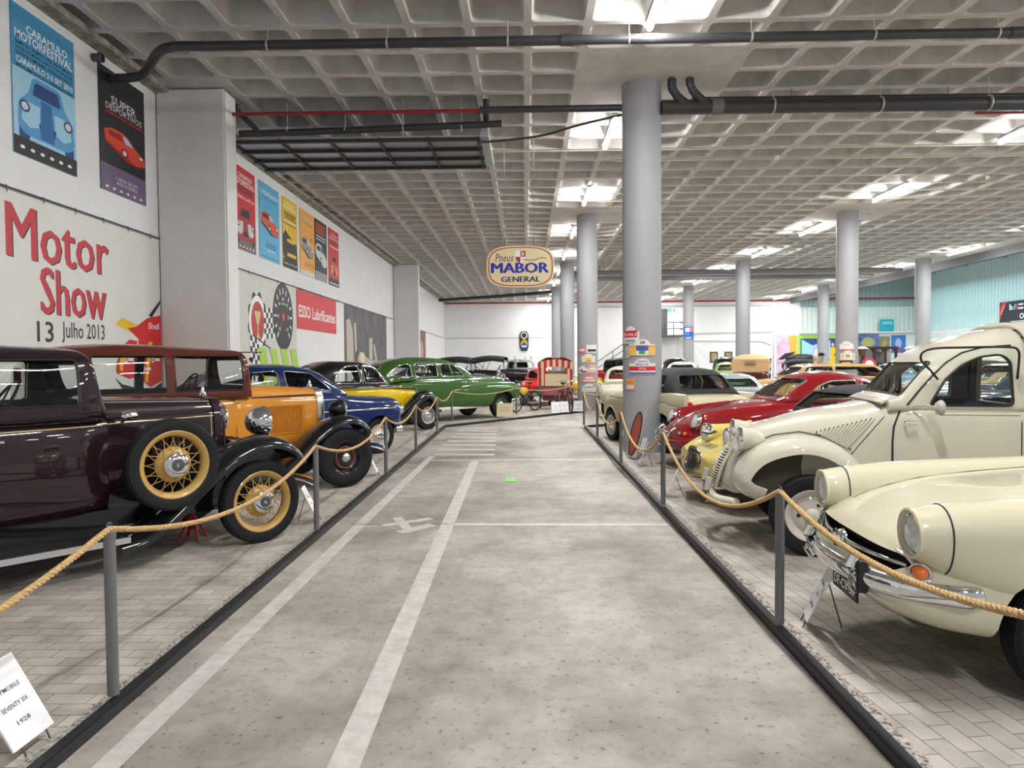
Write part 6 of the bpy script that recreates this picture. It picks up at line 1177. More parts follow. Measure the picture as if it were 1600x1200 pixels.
# ---- pale yellow roadster with lamps on its hood
YLW = paint('pale_yellow', (.62, .52, .15))
C = Car('roadster', 'pale yellow small roadster with an oval grille and hood top lamps', 2.68, 8.13, 188, group='cars on the right')
ZR = lambda z: 1.105*z - .168
def rs(st): return [(q[0]*1.08, q[1]*1.06, max(.19, ZR(q[2])), ZR(q[3]), ZR(q[4]), q[5], q[6]) + ((q[7],) if len(q) > 7 else ()) + ((q[8]*1.06,) if len(q) > 8 else ()) for q in st]
L = Loft(rs([(.735, .16, .46, .58, .68, 2.2, 2.2), (.70, .36, .38, .57, .67, 2.3, 2.4), (.60, .54, .33, .56, .705, 2.4, 2.6), (.40, .64, .30, .57, .78, 2.5, 3.2), (.1, .68, .28, .6, .905, 2.6, 4), (-.4, .70, .28, .62, 1.01, 3, 5), (-.75, .70, .28, .64, 1.05, 4, 5), (-1.8, .70, .28, .64, 1.02, 4, 5), (-2.5, .62, .34, .62, .88, 3, 4), (-2.9, .36, .44, .6, .72, 2.4, 2.4)]))
wells = [cyl_y(x, .30, .345, a, b) for x in (0, -2.0) for a, b in ((.42, 1.1), (-1.1, -.42))]
C.loft('body', L, YLW, [(w, DARK) for w in wells] + [(MB().box((-1.3, 0, 1.1), (1.0, 1.1, 1.2)), INTER)])
F = Loft(rs([(.64, .10, .42, .56, .66, 2.2, 2.2, 0, .52), (.45, .15, .36, .58, .76, 2.2, 2.4, 0, .55), (.1, .17, .32, .6, .84, 2.2, 2.6, 0, .57), (-.4, .14, .34, .6, .86, 2.2, 2.6, 0, .60), (-.8, .08, .5, .62, .8, 2.2, 2.6, 0, .64)]))
for sy in (1, -1):
    C.loft('front_fender', F, YLW, [(cyl_y(0, .30, .345, .42 if sy > 0 else -1.1, 1.1 if sy > 0 else -.42), DARK)], sy=sy)
    P = Loft(rs([(.46, .094, .735, .832, .925, 2, 2, 0, .30), (.38, .096, .72, .82, .92, 2, 2, 0, .30), (.2, .10, .72, .81, .925, 2, 2, 0, .31), (-.05, .07, .85, .9, .955, 2, 2, 0, .32)])); C.loft('lamp_pod', P, YLW, sy=sy); C.lamp(.515, sy*.318, .752, .104, 0, 0); C.part('side_lamp', MB().sphere((.73, sy*.47, .45), .028, 10, 6), AMBER)
og = [(.20*math.cos(2*PI*k/28), .50 + .125*math.sin(2*PI*k/28)) for k in range(28)]
q = C.part('grille', MB().tube([Vector((.825 - .05*(abs(y)/.2)**2 + (.50 - z)*.25, y, z)) for y, z in og], .018, 8, closed=True), mat('grille_dark_chrome', (.16, .15, .15), .25, .9))
m = MB()
for k in range(9):
    y = -.168 + k*.042; h_ = .12*math.sqrt(max(0, 1 - (y/.2)**2)); m.tube([(.822 - .05*(abs(y)/.2)**2 + h_*.25, y, .50 - h_), (.822 - .05*(abs(y)/.2)**2 - h_*.25, y, .50 + h_)], .006, 5)
for k in range(5):
    z = .42 + k*.04; w = .19*math.sqrt(max(0, 1 - ((z - .5)/.125)**2)); xo = (.5 - z)*.25; m.tube([(.785 + xo, -w, z), (.825 + xo, 0, z), (.785 + xo, w, z)], .005, 5)
m.build('grille_mesh', mat('grille_dark_chrome'), q); m = MB(); m.add([(.812 - .05*(abs(y)/.2)**2 + (.50 - z)*.25, y, z) for y, z in og], [tuple(range(28))]); m.build('grille_opening', BLACK, q, smooth=False)
q = C.part('number_plate', MB().box((.60, .0, .79), (.10, .22, .012), bev=.004, M=Matrix.Translation((.60, 0, .79)) @ Matrix.Rotation(.3, 4, 'Y') @ Matrix.Translation((-.60, 0, -.79))), BLACK); MB().text('BB-91', (.64, -.09, .788), (0, 1, 0), (-.95, 0, .3), .18, .06, bold=.02).build('lettering', WHITE, q, smooth=False)
SOFT = mat('grey_soft_top', (.026, .025, .028), .85, bump=.2, bscale=150)
R_ = Loft(rs([(-.62, .46, 1.0, 1.05, 1.07, 5, 3), (-.74, .54, 1.0, 1.05, 1.17, 4.5, 3, .04), (-.90, .57, 1.0, 1.05, 1.29, 4, 3, .08), (-1.2, .58, 1.0, 1.05, 1.335, 3.6, 3, .12), (-1.6, .57, 1.0, 1.05, 1.30, 3.6, 3, .12), (-1.95, .52, .96, 1.0, 1.14, 3.2, 3, .1), (-2.15, .46, .9, .95, 1.02, 3, 3, .1)]))
C.cabin(R_.st, SOFT, [rounded([(-.93, 1.01), (-1.06, 1.19), (-1.62, 1.20), (-1.67, 1.01)], .04)], (rounded([(-.53, 1.02), (.53, 1.02), (.49, 1.215), (-.49, 1.215)], .05), -1.2, -.64), (rounded([(-.36, 1.05), (.36, 1.05), (.32, 1.18), (-.32, 1.18)], .04), -2.3, -1.7), trim=BLACK, tr=.012, name='soft_top')
C.wheels(0, -2.0, .64, .30, tw=.14, rim=.185, style='disc', col=YLW); C.steering(-1.0, .3, .98, .18); C.seat(-1.4, .3, .45, .4, h=.5); C.seat(-1.4, -.3, .45, .4, h=.5)
C.part('bumper', oval_tube(MB(), spline([(.56, -.55, .28), (.76, -.3, .28), (.84, 0, .28), (.76, .3, .28), (.56, .55, .28)], 4), .02, .03), CHROME)
# ---- cream convertible seen from behind
CRC = paint('cream', (.58, .53, .36))
C = Car('convertible', 'cream convertible with a black fabric top behind the thick column', 2.435, 14.63, 108, group='cars on the right'); C.inner = mat('pale_lining', (.30, .29, .27), .8)
L = Loft([(.66, .34, .45, .65, .82, 3, 3), (.58, .62, .38, .65, .915, 3.2, 4), (.25, .72, .34, .66, .975, 4, 5), (-.6, .77, .32, .7, 1.015, 4.5, 6), (-1.8, .77, .32, .7, 1.03, 4.5, 6), (-2.5, .75, .34, .72, 1.02, 4.2, 5), (-2.78, .70, .42, .74, .97, 3.6, 4), (-2.86, .58, .50, .74, .90, 3, 3)])
wells = [cyl_y(x, .31, .375, a, b) for x in (0, -2.12) for a, b in ((.45, 1.1), (-1.1, -.45))]
C.loft('body', L, CRC, [(w, DARK) for w in wells] + [(MB().box((-1.45, 0, 1.1), (1.2, 1.25, 1.2)), INTER)])
R_ = Loft([(-.72, .54, .95, 1.0, 1.04, 5, 3), (-.92, .62, .95, 1.0, 1.26, 4.5, 3, .05), (-1.12, .65, .95, 1.0, 1.43, 4, 3, .10), (-1.5, .66, .95, 1.0, 1.48, 3.6, 3, .12), (-1.98, .66, .95, 1.0, 1.455, 3.6, 3, .13), (-2.16, .655, .95, 1.0, 1.36, 3.6, 3, .12), (-2.32, .65, .95, 1.0, 1.16, 3.6, 3, .07), (-2.40, .64, .95, 1.0, 1.05, 3.6, 3, .03)])
C.cabin(R_.st, SOFT, [rounded([(-.93, 1.05), (-1.12, 1.34), (-1.95, 1.35), (-2.0, 1.05)], .05)], (rounded([(-.52, 1.06), (.52, 1.06), (.48, 1.36), (-.48, 1.36)], .06), -1.3, -.7), (rounded([(-.50, 1.10), (.50, 1.10), (.44, 1.345), (-.44, 1.345)], .07), -2.6, -2.0), trim=BLACK, tr=.008, name='soft_top')
C.strip(L, [(x, .885) for x in [.5, .2, -.4, -1.0, -1.8, -2.4, -2.7]], .010, CHROME, 'chrome_strip')
for sy in (1, -1):
    Fn = Loft([(-1.9, .04, .86, .9, 1.03, 2, 2, 0, .70), (-2.4, .06, .80, .88, 1.05, 2, 2, 0, .70), (-2.84, .05, .78, .86, 1.04, 2, 2, 0, .68)]); C.loft('tail_fin', Fn, CRC, sy=sy); C.part('tail_lamp', MB().lathe([(.045, 0), (.045, .03), (.03, .05), (.001, .055)], (-2.83, sy*.62, .87), (-1, 0, 0), 16), REDL); C.lamp(.60, sy*.54, .76, .085, 0)
    C.strip(L, [(.38*math.cos(PI*k/14), .31 + .385*math.sin(PI*k/14)) for k in range(1, 14)], .018, CRC, 'arch_lip', sides=(sy,), off=0)
q = []
C.topline(L, [(-2.3, y) for y in [-.6 + .12*k for k in range(11)]], .014, CHROME, 'hood_trim'); C.topline(L, [(x, .56) for x in [-2.3, -2.4, -2.6, -2.75]], .004, BLACK, 'boot_seam', 0); C.topline(L, [(x, -.56) for x in [-2.3, -2.4, -2.6, -2.75]], .004, BLACK, 'boot_seam', 0)
C.wheels(0, -2.12, .67, .31, tw=.15, rim=.20, style='disc', col=mat('wheel_cream', (.5, .49, .44), .4)); C.bumper(spline([(-2.5, -.8, .46), (-2.86, -.7, .46), (-2.97, 0, .46), (-2.86, .7, .46), (-2.5, .8, .46)], 5), .025, .055, CHROME, 'rear_bumper'); C.bumper(spline([(.3, -.78, .42), (.64, -.66, .42), (.74, 0, .42), (.64, .66, .42), (.3, .78, .42)], 5), .025, .055, CHROME); C.seat(-1.6, .33, h=.5, z=.4); C.seat(-1.6, -.33, h=.5, z=.4); C.steering(-1.1, .33, 1.02)
# ================================================================== the cars farther back
def saloon(C, col, xn=.7, xr=-3.4, w=.76, zh=.92, zb=1.0, zt=1.45, c=(-.75, -1.25, -2.3, -3.0), R=.31, wb=2.4, top=None, trim=CHROME, fend=True, split=-.5, lamp=True, nu=3.6, boot=None, seatm=None, wcol=None, open_=False, rear_seat=False):
    boot = zb - .06 if boot is None else boot; c0, c1, c2, c3 = c
    L = Loft([(xn, w*.42, .45, .62, zh - .18, 3, 3), (xn - .08, w*.75, .38, .62, zh - .08, 3, 4), (xn - .35, w*.93, .33, .64, zh - .01, nu, 5), ((xn + c0)/2 - .1, w*.98, .32, .66, zh + (zb - zh)*.4, nu + .4, 6), (c0, w, .31, .7, zb, 5, 6), ((c0 + c3)/2, w*1.02, .31, .7, zb, 7, 6), (c3 + .1, w*.98, .32, .7, zb - .02, nu + .6, 5), (xr + .3, w*.92, .36, .68, boot - .04, nu, 4), (xr + .06, w*.78, .42, .66, boot - .14, 3, 3), (xr, w*.5, .5, .64, boot - .24, 3, 3)], na=32, per=4)
    wells = [cyl_y(x, R, R + .055, a, b, 24) for x in (0, -wb) for a, b in ((.42, 1.2), (-1.2, -.42))]
    C.loft('body', L, col, [(q, DARK) for q in wells] + [(MB().box(((c0 + c3)/2 + .05, 0, 1.2), (abs(c3 - c0) - .5, 2*w - .22, 1.4)), INTER)])
    if fend:
        F = Loft([(xn - .02, .11, .52, .68, zh - .10, 2, 2, 0, w*.76), (xn - .2, .15, .44, .68, zh - .02, 2.2, 2.4, 0, w*.78), (-.1, .16, .40, .68, zh + .02, 2.2, 2.4, 0, w*.80), (-.8, .09, .5, .7, zh, 2.2, 2.4, 0, w*.86)], na=24, per=4)
        for sy in (1, -1): C.loft('front_fender', F, col, [(cyl_y(0, R, R + .055, .4 if sy > 0 else -1.2, 1.2 if sy > 0 else -.4, 24), DARK)], sy=sy)
    if not open_:
        wt = w*.88; st = [(c0 + .02, wt*.86, zb - .06, zb, zb + .03, 5, 3, .02), ((c0 + c1)/2, wt*.96, zb - .06, zb, (zb + zt)/2 + .02, 4.5, 3, .08), (c1, wt, zb - .06, zb, zt - .05, 4, 3, .14), (c1 - .3, wt, zb - .06, zb, zt, 3.8, 3, .17), (c2, wt, zb - .06, zb, zt - .02, 3.8, 3, .17), ((c2 + c3)/2, wt*.94, zb - .08, zb - .01, (zb + zt)/2 + .04, 3.4, 3, .12), (c3 - .02, wt*.84, zb - .10, zb - .03, zb + .02, 3.2, 3, .06)]
        h0, h1 = zb + .05, zt - .10; m_ = (c1 + c2)/2 if split is None else c1 + split
        side = [rounded([(c1 + .30, h0), (c1 - .02, h1), (m_ + .04, h1), (m_ + .04, h0)], .05), rounded([(m_ - .04, h0), (m_ - .04, h1), (c2 + .02, h1 - .02), (c2 - .32, h0)], .06)]
        C.cabin(st, top or col, side, (rounded([(-wt*.76, h0 + .02), (wt*.76, h0 + .02), (wt*.68, h1 - .0), (-wt*.68, h1 - .0)], .07), c1 - .12, c0 + .1), (rounded([(-wt*.68, h0 + .03), (wt*.68, h0 + .03), (wt*.6, h1 - .02), (-wt*.6, h1 - .02)], .08), c3 - .1, c2 + .1), trim=trim, tr=.010, per=4)
    if rear_seat: C.part('rear_bench', MB().box((c3 + .38, 0, zb - .12), (.16, 2*w - .34, .62), bev=.06), seatm or GREYUP)
    for sy in (1, -1):
        if lamp: C.lamp(xn - .01, sy*w*.76, zh - .22, .085, .1, 0)
        C.part('tail_lamp', MB().sphere((xr + .10, sy*w*.74, .72), .04, 8, 6, sc=(.6, 1, 1.4)), REDL); C.seat((c1 + c2)/2 + .1, sy*.33, .5, zb - .55, seatm or GREYUP, .55)
    C.strip(L, [(x, zb - .13) for x in (xn - .4, 0, -.8, -1.6, -2.4, xr + .5)], .008, CHROME, 'chrome_strip')
    C.bumper(spline([(xn - .4, -w - .02, .44), (xn + .04, -w*.7, .44), (xn + .10, 0, .44), (xn + .04, w*.7, .44), (xn - .4, w + .02, .44)], 4), .025, .05); C.bumper(spline([(xr + .35, -w, .46), (xr - .04, -w*.7, .46), (xr - .09, 0, .46), (xr - .04, w*.7, .46), (xr + .35, w, .46)], 4), .025, .05, CHROME, 'rear_bumper')
    C.wheels(0, -wb, w*.86, R, tw=.15, rim=R*.64, style='disc', col=wcol or mat('wheel_silver', (.45, .45, .46), .35, .6)); C.steering(c0 - .35, .33, zb + .02, .18)
    return L
BG = 'cars in the back rows'
def bg(name, label, x, y, deg, col, inner=None, glassm=None, **k):
    C = Car(name, label, x, y, deg, group=BG)
    if inner: C.inner = inner
    if glassm: C.glassm = glassm
    saloon(C, col, **k); return C
bg('coupe', 'silver blue coupe with a wide green rear window beside the black fabric top', 5.0, 18.6, 84, paint('silver_blue', (.36, .42, .46)), inner=mat('pale_lining'), glassm=glass_mat('green_glass', (.55, .82, .58)), zt=1.30, zb=.93, zh=.85, c=(-.9, -1.4, -2.0, -3.0), w=.80, boot=.90)
bg('saloon_car', 'tan gold saloon with a long roof behind the ruby red coupe', 7.1, 21.8, 184, paint('tan_gold', (.48, .29, .10)), zt=1.49, zb=1.05, zh=.98, c=(-.8, -1.3, -3.4, -4.0), xr=-4.5, wb=2.8, w=.84, split=-.8)
bg('saloon_car', 'slate blue rounded saloon seen through the cream van door window', 6.8, 11.9, 178, paint('slate_blue', (.030, .052, .078)), zt=1.58, zb=1.10, zh=1.04, c=(-.70, -1.15, -2.3, -3.3), R=.33, wb=2.4, xr=-3.7)
bg('saloon_car', 'beige rounded saloon behind the slate blue car', 8.2, 14.3, 178, paint('beige', (.50, .40, .24)), zt=1.66, zb=1.10, zh=1.05, c=(-.65, -1.2, -2.0, -3.4), R=.33, xr=-3.9)
bg('saloon_car', 'pearl white saloon seen through the cream van windscreen', 9.1, 16.5, 182, paint('pearl_white', (.60, .60, .57)), zt=1.46, zb=1.0, zh=.94, R=.31)
bg('small_car', 'small white car with a dark fabric roof beyond the black fabric top', 6.1, 27.3, 76, paint('white', (.68, .68, .67)), top=None, zt=1.58, zb=1.12, zh=1.04, w=.70, c=(-.5, -.95, -2.0, -2.7), xr=-3.0, wb=2.2)
bg('saloon_car', 'low black saloon roof left of the small white car', 7.4, 34.3, 75, BLKP, zt=1.72, zb=1.2, zh=1.1, R=.34, w=.74)
bg('small_car', 'pale green small car with a rounded rear behind the tan folding top', 9.3, 32.2, 72, paint('pale_green', (.36, .43, .17)), zt=1.54, zb=1.08, zh=1.0, w=.72, c=(-.4, -.9, -1.8, -2.7), xr=-3.0, wb=2.1)
bg('saloon_car', 'dark green saloon roof above the pale green car', 10.6, 37.2, 72, paint('bottle_green', (.008, .045, .05)), zt=1.80, zb=1.22, zh=1.1, R=.35, w=.76)
bg('saloon_car', 'sky blue saloon near the middle row column plates', 12.2, 26.5, 178, paint('sky_blue', (.25, .46, .62)), zt=1.48, zb=1.04, zh=.96)
bg('saloon_car', 'off white saloon beyond the tan gold roof', 12.6, 22.0, 182, paint('off_white', (.58, .57, .52)), zt=1.45, zb=1.0, zh=.94)
bg('saloon_car', 'cream saloon with red rear window and tail lamps left of the thick column', 3.5, 23.3, 76, paint('pale_ivory', (.62, .60, .48)), zt=1.47, zb=1.0, zh=.92, w=.72, c=(-.6, -1.1, -2.2, -2.75), xr=-3.15, wb=2.05, boot=.94, seatm=mat('red_seats', (.40, .02, .03), .6), inner=mat('red_seats'), rear_seat=True)
bg('small_car', 'tiny bright red car behind the striped rickshaw', .42, 26.2, -100, paint('signal_red', (.60, .012, .012)), zt=1.36, zb=.92, zh=.84, w=.62, c=(-.25, -.65, -1.5, -2.1), xr=-2.4, wb=1.8, R=.25, xn=.55)
bg('sports_car', 'yellow open car half hidden behind the second column', 2.25, 27.4, -95, paint('lemon_yellow', (.74, .52, .01)), zt=1.2, zb=.98, zh=.9, open_=True)
bg('saloon_car', 'dark blue black saloon just beyond the green car hood', -1.75, 26.2, -5, paint('blue_black', (.008, .010, .018)), zt=1.60, zb=1.18, zh=1.12, R=.34)
def vintage(label, x, y, deg, body, canopy=None, upper=None, roofz=1.9, name='vintage_car', R=.38, wcol=BLKP, **k):
    C = Car(name, label, x, y, deg, group=BG)
    d = dict(body=body, upper=upper or body, w=.66, belt=1.2, cowl=-1.15, rad=-.12, rear=-3.3, hoodz=(1.24, 1.30), hw=.28, xr=-2.65, R=R, fpath=[(-1.2, .28), (-1.0, .32), (-.80, .44), (-.5, .70), (-.22, .88), (0, .93), (.20, .90), (.34, .79), (.42, .62)], board=(-1.1, -2.2), roofz=roofz, wz=(1.30, roofz - .14), win=[(-1.3, -2.0), (-2.1, -2.75)], head=(.12, .42, .98, .11, .16))
    if canopy: d['canopy'] = canopy
    d.update(k); prewar(C, d); C.wheels(0, -2.65, .66, R, tw=.12, rim=R*.66, style='small_cap', col=wcol); return C
CANV = mat('black_canvas', (.014, .014, .018), .8)
vintage('black open tourer with a flat black canopy by the back wall', .25, 34.4, -8, BLKP, CANV, roofz=1.92)
vintage('second black tourer farther left with its canopy up', -1.1, 31.2, -6, BLKP, CANV, roofz=1.86)
vintage('red vintage sedan with a black roof behind the second column', 3.15, 32.4, 128, paint('carmine', (.42, .008, .015)), upper=BLKP, roofz=1.74)
vintage('dark maroon roadster with a tan folding top', 8.9, 27.7, 70, paint('dark_maroon', (.05, .006, .010)), mat('tan_canvas', (.60, .40, .20), .8), roofz=1.80, back=True, slope=True)
vintage('black open tourer with a spidery windscreen right of the tan folding top', 11.6, 29.9, 68, BLKP, CANV, roofz=1.64)
vintage('black carriage-like car with a brass lit rear window', 13.7, 35.2, 68, BLKP, CANV, roofz=1.86, back=True)
# rusty truck
C = Car('delivery_truck', 'rusty blue brown old truck cab with a broken roof by the back wall', .35, 38.2, -62, group=BG); RU = mat('rusty_blue', (.24, .27, .28), .8, noise=.7, nscale=3); RB = mat('rust_brown', (.26, .14, .07), .85, noise=.6, nscale=5)
L = Loft([(.0, .34, .5, .8, 1.1, 4, 5), (-.7, .5, .5, .8, 1.18, 4, 5), (-.8, .68, .5, .8, 1.2, 6, 5), (-1.9, .70, .5, .8, 1.2, 6, 5)]); C.loft('body', L, RB)
R_ = Loft([(-.78, .64, 1.15, 1.2, 1.3, 6, 3), (-.86, .66, 1.15, 1.2, 1.62, 5, 3, .05), (-1.0, .67, 1.15, 1.2, 1.74, 4, 3, .1), (-1.7, .67, 1.15, 1.2, 1.76, 4, 3, .1), (-1.88, .64, 1.15, 1.2, 1.6, 4, 3, .1)]); C.cabin(R_.st, RU, [rounded([(-.98, 1.25), (-.98, 1.6), (-1.6, 1.62), (-1.6, 1.25)], .05)], (rounded([(-.5, 1.3), (.5, 1.3), (.48, 1.6), (-.48, 1.6)], .05), -1.1, -.7), None, glass=False)
C.part('roof_rack', MB().tube([(-1.0, -.5, 1.74), (-1.05, -.52, 1.92)], .02, 6).tube([(-1.0, .5, 1.74), (-1.05, .52, 1.92)], .02, 6).tube([(-1.6, .4, 1.76), (-1.6, .45, 1.9)], .02, 6), RB); C.part('flat_bed', MB().box((-2.9, 0, .8), (1.9, 1.5, .1)).box((-2.9, .74, .95), (1.9, .04, .3)).box((-2.9, -.74, .95), (1.9, .04, .3)), RB)
C.fender([(-.7, .4), (-.45, .7), (-.1, .85), (.25, .78), (.4, .5)], .4, .78, RU); C.wheels(0, -2.9, .62, .38, tw=.14, rim=.24, style='small_cap', col=RB)
# ---- cycle rickshaw
C = Car('cycle_rickshaw', 'cycle rickshaw with a red and cream striped canopy', .98, 23.5, -95, cat='rickshaw')
SRd = mat('canopy_red', (.50, .012, .02), .7); SCr = mat('canopy_cream', (.66, .56, .36), .7); PNK = mat('rickshaw_pink', (.42, .10, .11), .5)
def cyclewheel(C, x, y, z, r, rot=0, name='wheel'):
    o = MB().tube([(r*math.cos(2*PI*k/36), 0, r*math.sin(2*PI*k/36)) for k in range(36)], .020, 8, closed=True).build(name, RUBBER, C.t); o.location = (x, y, z); o.rotation_euler = (0, 0, rot)
    MB().tube([((r - .028)*math.cos(2*PI*k/36), 0, (r - .028)*math.sin(2*PI*k/36)) for k in range(36)], .011, 6, closed=True).build('rim', CHROME, o); s_ = MB()
    for k in range(20): a = 2*PI*k/20; s_.tube([((r - .03)*math.cos(a), 0, (r - .03)*math.sin(a)), (.025*math.cos(a + 1), .03*(-1)**k, .025*math.sin(a + 1))], .0025, 4)
    s_.lathe([(.022, -.05), (.022, .05)], (0, 0, 0), (0, 1, 0), 10).build('spokes', STEEL, o)
for sy in (1, -1): cyclewheel(C, -.9, sy*.55, .35, .34)
C.part('seat_box', MB().box((-.95, 0, .62), (.7, .92, .34), bev=.04).box((-.6, 0, .48), (.12, .92, .4), bev=.03), PNK); C.part('seat_cushion', MB().box((-.9, 0, .84), (.56, .90, .12), bev=.04), SCr); C.part('seat_back', MB().box((-1.24, 0, 1.05), (.10, .94, .46), bev=.03), SCr); C.part('front_panel', MB().box((-.56, .02, .98), (.03, .78, .42), bev=.01), SCr); C.part('floor_board', MB().box((-.75, 0, .44), (1.0, .9, .04)), DARK)
ca = MB(); n = 12; rows = []
for i in range(15):
    a = PI*i/14; rows.append([Vector((-.55 - .75*(j/n), -.60*math.cos(a), 1.42 + .34*math.sin(a)**.6 - .10*(j/n)**2)) for j in range(n + 1)])
for j in range(n):
    for i in range(14): ca.add([rows[i][j], rows[i + 1][j], rows[i + 1][j + 1], rows[i][j + 1]], [(0, 1, 2, 3)], (i//2) % 2)
o = ca.build('canopy', [SRd, SCr], C.t); md = o.modifiers.new('t', 'SOLIDIFY'); md.thickness = .015
va = MB()
for k in range(12): y = -.60 + k*.10; va.box((-.545, y + .05, 1.46 + .10*math.sin(PI*(k + .5)/12)), (.015, .10, .24), k % 2)
for sy in (1, -1):
    for k in range(3): va.box((-.56, sy*(.36 + k*.085), 1.12), (.012, .085, .66), k % 2)
    for k in range(6): va.box((-.62 - k*.11, sy*.60, 1.20 if k > 2 else 1.34), (.11, .012, .5 if k > 2 else .22), k % 2)
va.build('canopy_valance', [SRd, SCr], C.t, smooth=False)
f = MB()
for sy in (1, -1): f.tube([(-.56, sy*.60, .5), (-.56, sy*.60, 1.45)], .014, 6).tube([(-1.28, sy*.60, .6), (-1.28, sy*.60, 1.40)], .014, 6)
f.tube([(-.9, -.55, .35), (-.9, .55, .35)], .02, 6).tube([(-.9, 0, .36), (-.2, 0, .36), (.30, 0, .62)], .02, 6).build('frame', CHROME, C.t)
# bicycle end
MR = mat('cycle_maroon', (.20, .012, .03), .4, coat=.5)
def cycle(C, col, x0=0., y0=0., tank=None):
    """upright roadster frame, wheels along x"""
    cyclewheel(C, x0 + .55, y0, .33, .32); cyclewheel(C, x0 - .50, y0, .33, .32)
    P = lambda x, z, dy=0: (x0 + x, y0 + dy, z)
    C.part('frame', MB().tube([P(-.06, .30), P(-.18, .86)], .016, 8).tube([P(-.06, .30), P(.36, .80)], .018, 8).tube([P(-.16, .80), P(.36, .86)], .015, 8).tube([P(.36, .90), P(.55, .33)], .014, 8).tube([P(-.50, .33), P(-.06, .30)], .012, 8).tube([P(-.50, .33), P(-.17, .80)], .010, 8), col)
    C.part('saddle', MB().sphere(P(-.22, .92), .13, 12, 6, sc=(1, .62, .35)).tube([P(-.18, .80), P(-.2, .90)], .014, 6), BLACK); C.part('handlebar', MB().tube(spline([P(.22, .98, -.26), P(.34, 1.0, -.14), P(.36, .97), P(.34, 1.0, .14), P(.22, .98, .26)], 4), .012, 8).tube([P(.36, .86), P(.36, .98)], .014, 6), CHROME)
    C.part('pedals', MB().lathe([(.09, -.005), (.09, .005)], P(-.06, .30, .05), (0, 1, 0), 18).tube([P(-.06, .30, .06), P(.05, .18, .08), P(.05, .18, .16)], .01, 6).tube([P(-.06, .30, -.06), P(-.17, .42, -.08), P(-.17, .42, -.16)], .01, 6), STEEL)
    gd = MB()
    for xx in (.55, -.50): gd.tube([P(xx + .37*math.cos(a), .33 + .37*math.sin(a)) for a in [PI*(.08 + .84*k/14) for k in range(15)]], .018, 6)
    gd.build('mudguard', col, C.t)
C = Car('bicycle', 'dark red bicycle with a black saddle in front of the rickshaw', 1.25, 22.35, -78, cat='bicycle'); cycle(C, MR)
C = Car('moped', 'black moped with a yellow tank beside the green car nose', .02, 22.9, -125, cat='moped'); cycle(C, BLKP); C.part('fuel_tank', MB().sphere((.12, 0, .66), .16, 14, 8, sc=(1.4, .55, .8)), YEP); C.part('engine', MB().box((0, 0, .36), (.26, .18, .24), bev=.05).lathe([(.09, -.10), (.09, .10)], (.05, 0, .5), (0, 0, 1), 14), STEEL); C.part('silencer', MB().tube([(.05, .12, .30), (-.5, .14, .28)], .035, 8), CHROME); C.part('front_cowl', MB().sphere((.56, 0, .42), .15, 14, 8, sc=(1, .5, 1.3)), CHROME); C.part('pannier', MB().box((-.52, .18, .66), (.34, .14, .3), bev=.05), mat('pannier_olive', (.10, .085, .06), .8)); C.lamp(.46, 0, .86, .07, 0, .12)
# ---- display mannequins beyond the tan gold car
SKN = mat('mannequin_ivory', (.62, .52, .40), .6); SUIT = mat('mannequin_suit', (.015, .015, .018), .8)
def mannequin(x, y, deg, label, hat, suit):
    t = thing('mannequin', label, 'mannequin', (x, y, 0), math.radians(deg), 'mannequins behind the cars')
    B_ = Loft([(.0, .10, -.09, 0, .09, 2, 2), (.02, .12, -.10, 0, .10, 2, 2)])
    prof = [(.09, .86, .10), (.155, .95, .11), (.145, 1.08, .10), (.17, 1.22, .115), (.195, 1.34, .12), (.18, 1.42, .10), (.09, 1.47, .07), (.055, 1.50, .055), (.052, 1.56, .055), (.075, 1.585, .08), (.078, 1.66, .098), (.070, 1.74, .095), (.045, 1.785, .06), (.01, 1.80, .012)]
    rows = [[(d*math.cos(2*PI*k/20), w*math.sin(2*PI*k/20), z) for k in range(20)] for w, z, d in prof]
    head = MB().grid(rows, cv=True, cap0=True, cap1=True); head.sphere((.105, 0, 1.665), .018, 8, 6, sc=(1, .8, 1.4)).sphere((.088, .032, 1.69), .012, 8, 6).sphere((.088, -.032, 1.69), .012, 8, 6).sphere((.0, .08, 1.67), .022, 8, 6, sc=(.8, .4, 1.3)).sphere((.0, -.08, 1.67), .022, 8, 6, sc=(.8, .4, 1.3)); head.build('figure', SKN, t)
    cp = [[(d*1.1*math.cos(2*PI*k/20), w*1.08*math.sin(2*PI*k/20), z) for k in range(20)] for w, z, d in prof[:6]]; MB().grid(cp, cv=True, cap0=True).build('jacket', suit, t)
    lg = MB()
    for sy in (1, -1): lg.tube([(0, sy*.085, .92), (.01, sy*.09, .5), (-.01, sy*.09, .06)], .07, 12, rad=[.088, .062, .05]); lg.sphere((.05, sy*.09, .04), .07, 10, 6, sc=(1.7, .7, .55))
    lg.build('trousers', suit, t); am = MB()
    for sy in (1, -1): am.tube([(0, sy*.195, 1.40), (-.02, sy*.235, 1.12), (.06, sy*.235, .88)], .05, 10, rad=[.058, .044, .034]); am.sphere((.07, sy*.235, .83), .04, 8, 6, sc=(.8, .5, 1.4))
    am.build('sleeves', suit, t); MB().add([(.135, -.04, 1.42), (.135, .04, 1.42), (.132, 0, 1.22)], [(0, 1, 2)]).build('shirt_front', WHITE, t)
    if hat: MB().lathe([(.001, 1.86), (.06, 1.855), (.09, 1.82), (.096, 1.765), (.135, 1.765), (.145, 1.775), (.13, 1.752), (.09, 1.75)], (0, 0, 0), (0, 0, 1), 20, cap=False).build('hat', SUIT, t)
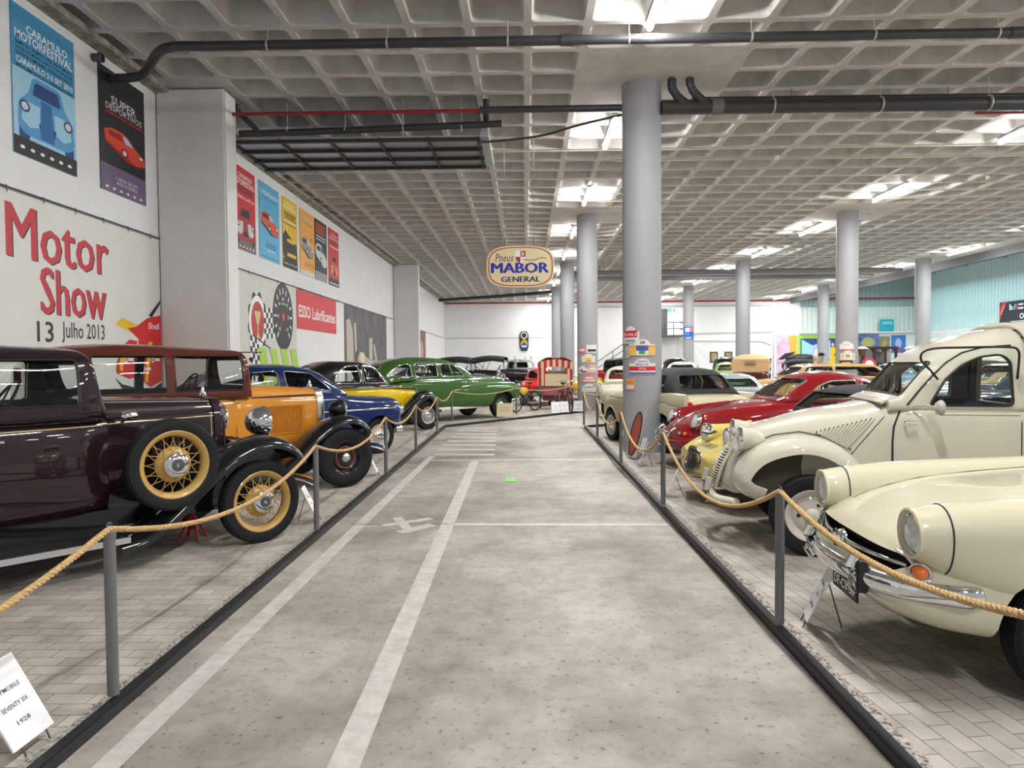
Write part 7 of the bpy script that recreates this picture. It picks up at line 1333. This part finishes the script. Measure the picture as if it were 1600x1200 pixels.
mannequin(10.15, 24.9, -110, 'bald ivory mannequin, leftmost of the three figures', False, SKN); mannequin(10.6, 25.5, -70, 'mannequin in a dark hat between two other figures', True, SUIT); mannequin(10.85, 24.75, -110, 'mannequin in black suit and bowler hat with white shirt front', True, SUIT)
t = thing('road_sign', 'small round red and white sign near the mannequins', 'sign', (11.75, 24.4, 0)); MB().tube([(0, 0, 0), (0, 0, 1.3)], .025, 8).build('pole', STEEL, t); MB().lathe([(.001, 0), (.24, 0), (.24, .02), (.001, .02)], (0, -.02, 1.42), (0, -1, 0), 28).build('disc', ink('sign_ring', (.65, .06, .10)), t); MB().lathe([(.001, .022), (.15, .022), (.15, .03), (.001, .03)], (0, -.02, 1.42), (0, -1, 0), 24).build('disc_face', WHITE, t)
# ---- wooden carriage
C = Car('carriage', 'dark wooden carriage with arched windows by the right bay', 15.9, 33.0, 178, cat='carriage'); WD = mat('dark_wood', (.045, .018, .012), .4, coat=.4)
bx = MB().box((0, 0, 1.2), (2.0, 1.2, .5)).box((0, 0, 2.12), (2.1, 1.3, .12), bev=.03).box((0, 0, .9), (1.9, 1.1, .1))
for x in (-.95, -.48, 0, .48, .95):
    for sy in (1, -1): bx.box((x, sy*.56, 1.75), (.10, .08, .66))
for sy in (1, -1):
    for x in (-.715, -.24, .24, .715): bx.grid([[(x + .19*math.cos(a)*q, sy*.56, 1.88 + (.19*math.sin(a)*q if q == 1 else .20)) for a in [PI*k/8 for k in range(9)]] for q in (1, 1.01)])
C.part('body', bx, WD, smooth=False); C.part('curtains', MB().box((-.6, 0, 1.7), (.35, .9, .5)).box((.6, 0, 1.7), (.35, .9, .5)), mat('curtain_grey', (.45, .42, .40), .8))
for x in (-.75, .75):
    for sy in (1, -1): cyclewheel(C, x, sy*.66, .45, .44)
C.part('axles', MB().tube([(-.75, -.7, .45), (-.75, .7, .45)], .03, 8).tube([(.75, -.7, .45), (.75, .7, .45)], .03, 8).box((0, 0, .65), (1.9, .1, .4)), WD)
for x, y, n in ((15.0, 31.8, 'left'), (17.2, 31.8, 'right')):
    t = thing('street_lantern', 'lantern on a post with a pale domed cap, %s of the wooden carriage' % n, 'lantern', (x, y, 0)); MB().tube([(0, 0, 0), (0, 0, 1.75)], .03, 8).build('pole', BLACK, t); MB().lathe([(.05, 1.75), (.11, 1.8), (.16, 2.05), (.02, 2.06)], n=8).build('lantern', mat('lantern_brass', (.20, .10, .05), .4, .5), t); MB().lathe([(.30, 2.06), (.26, 2.10), (.12, 2.17), (.001, 2.2)], n=24, cap=False).build('cap', mat('lantern_cap', (.60, .57, .52), .5), t)
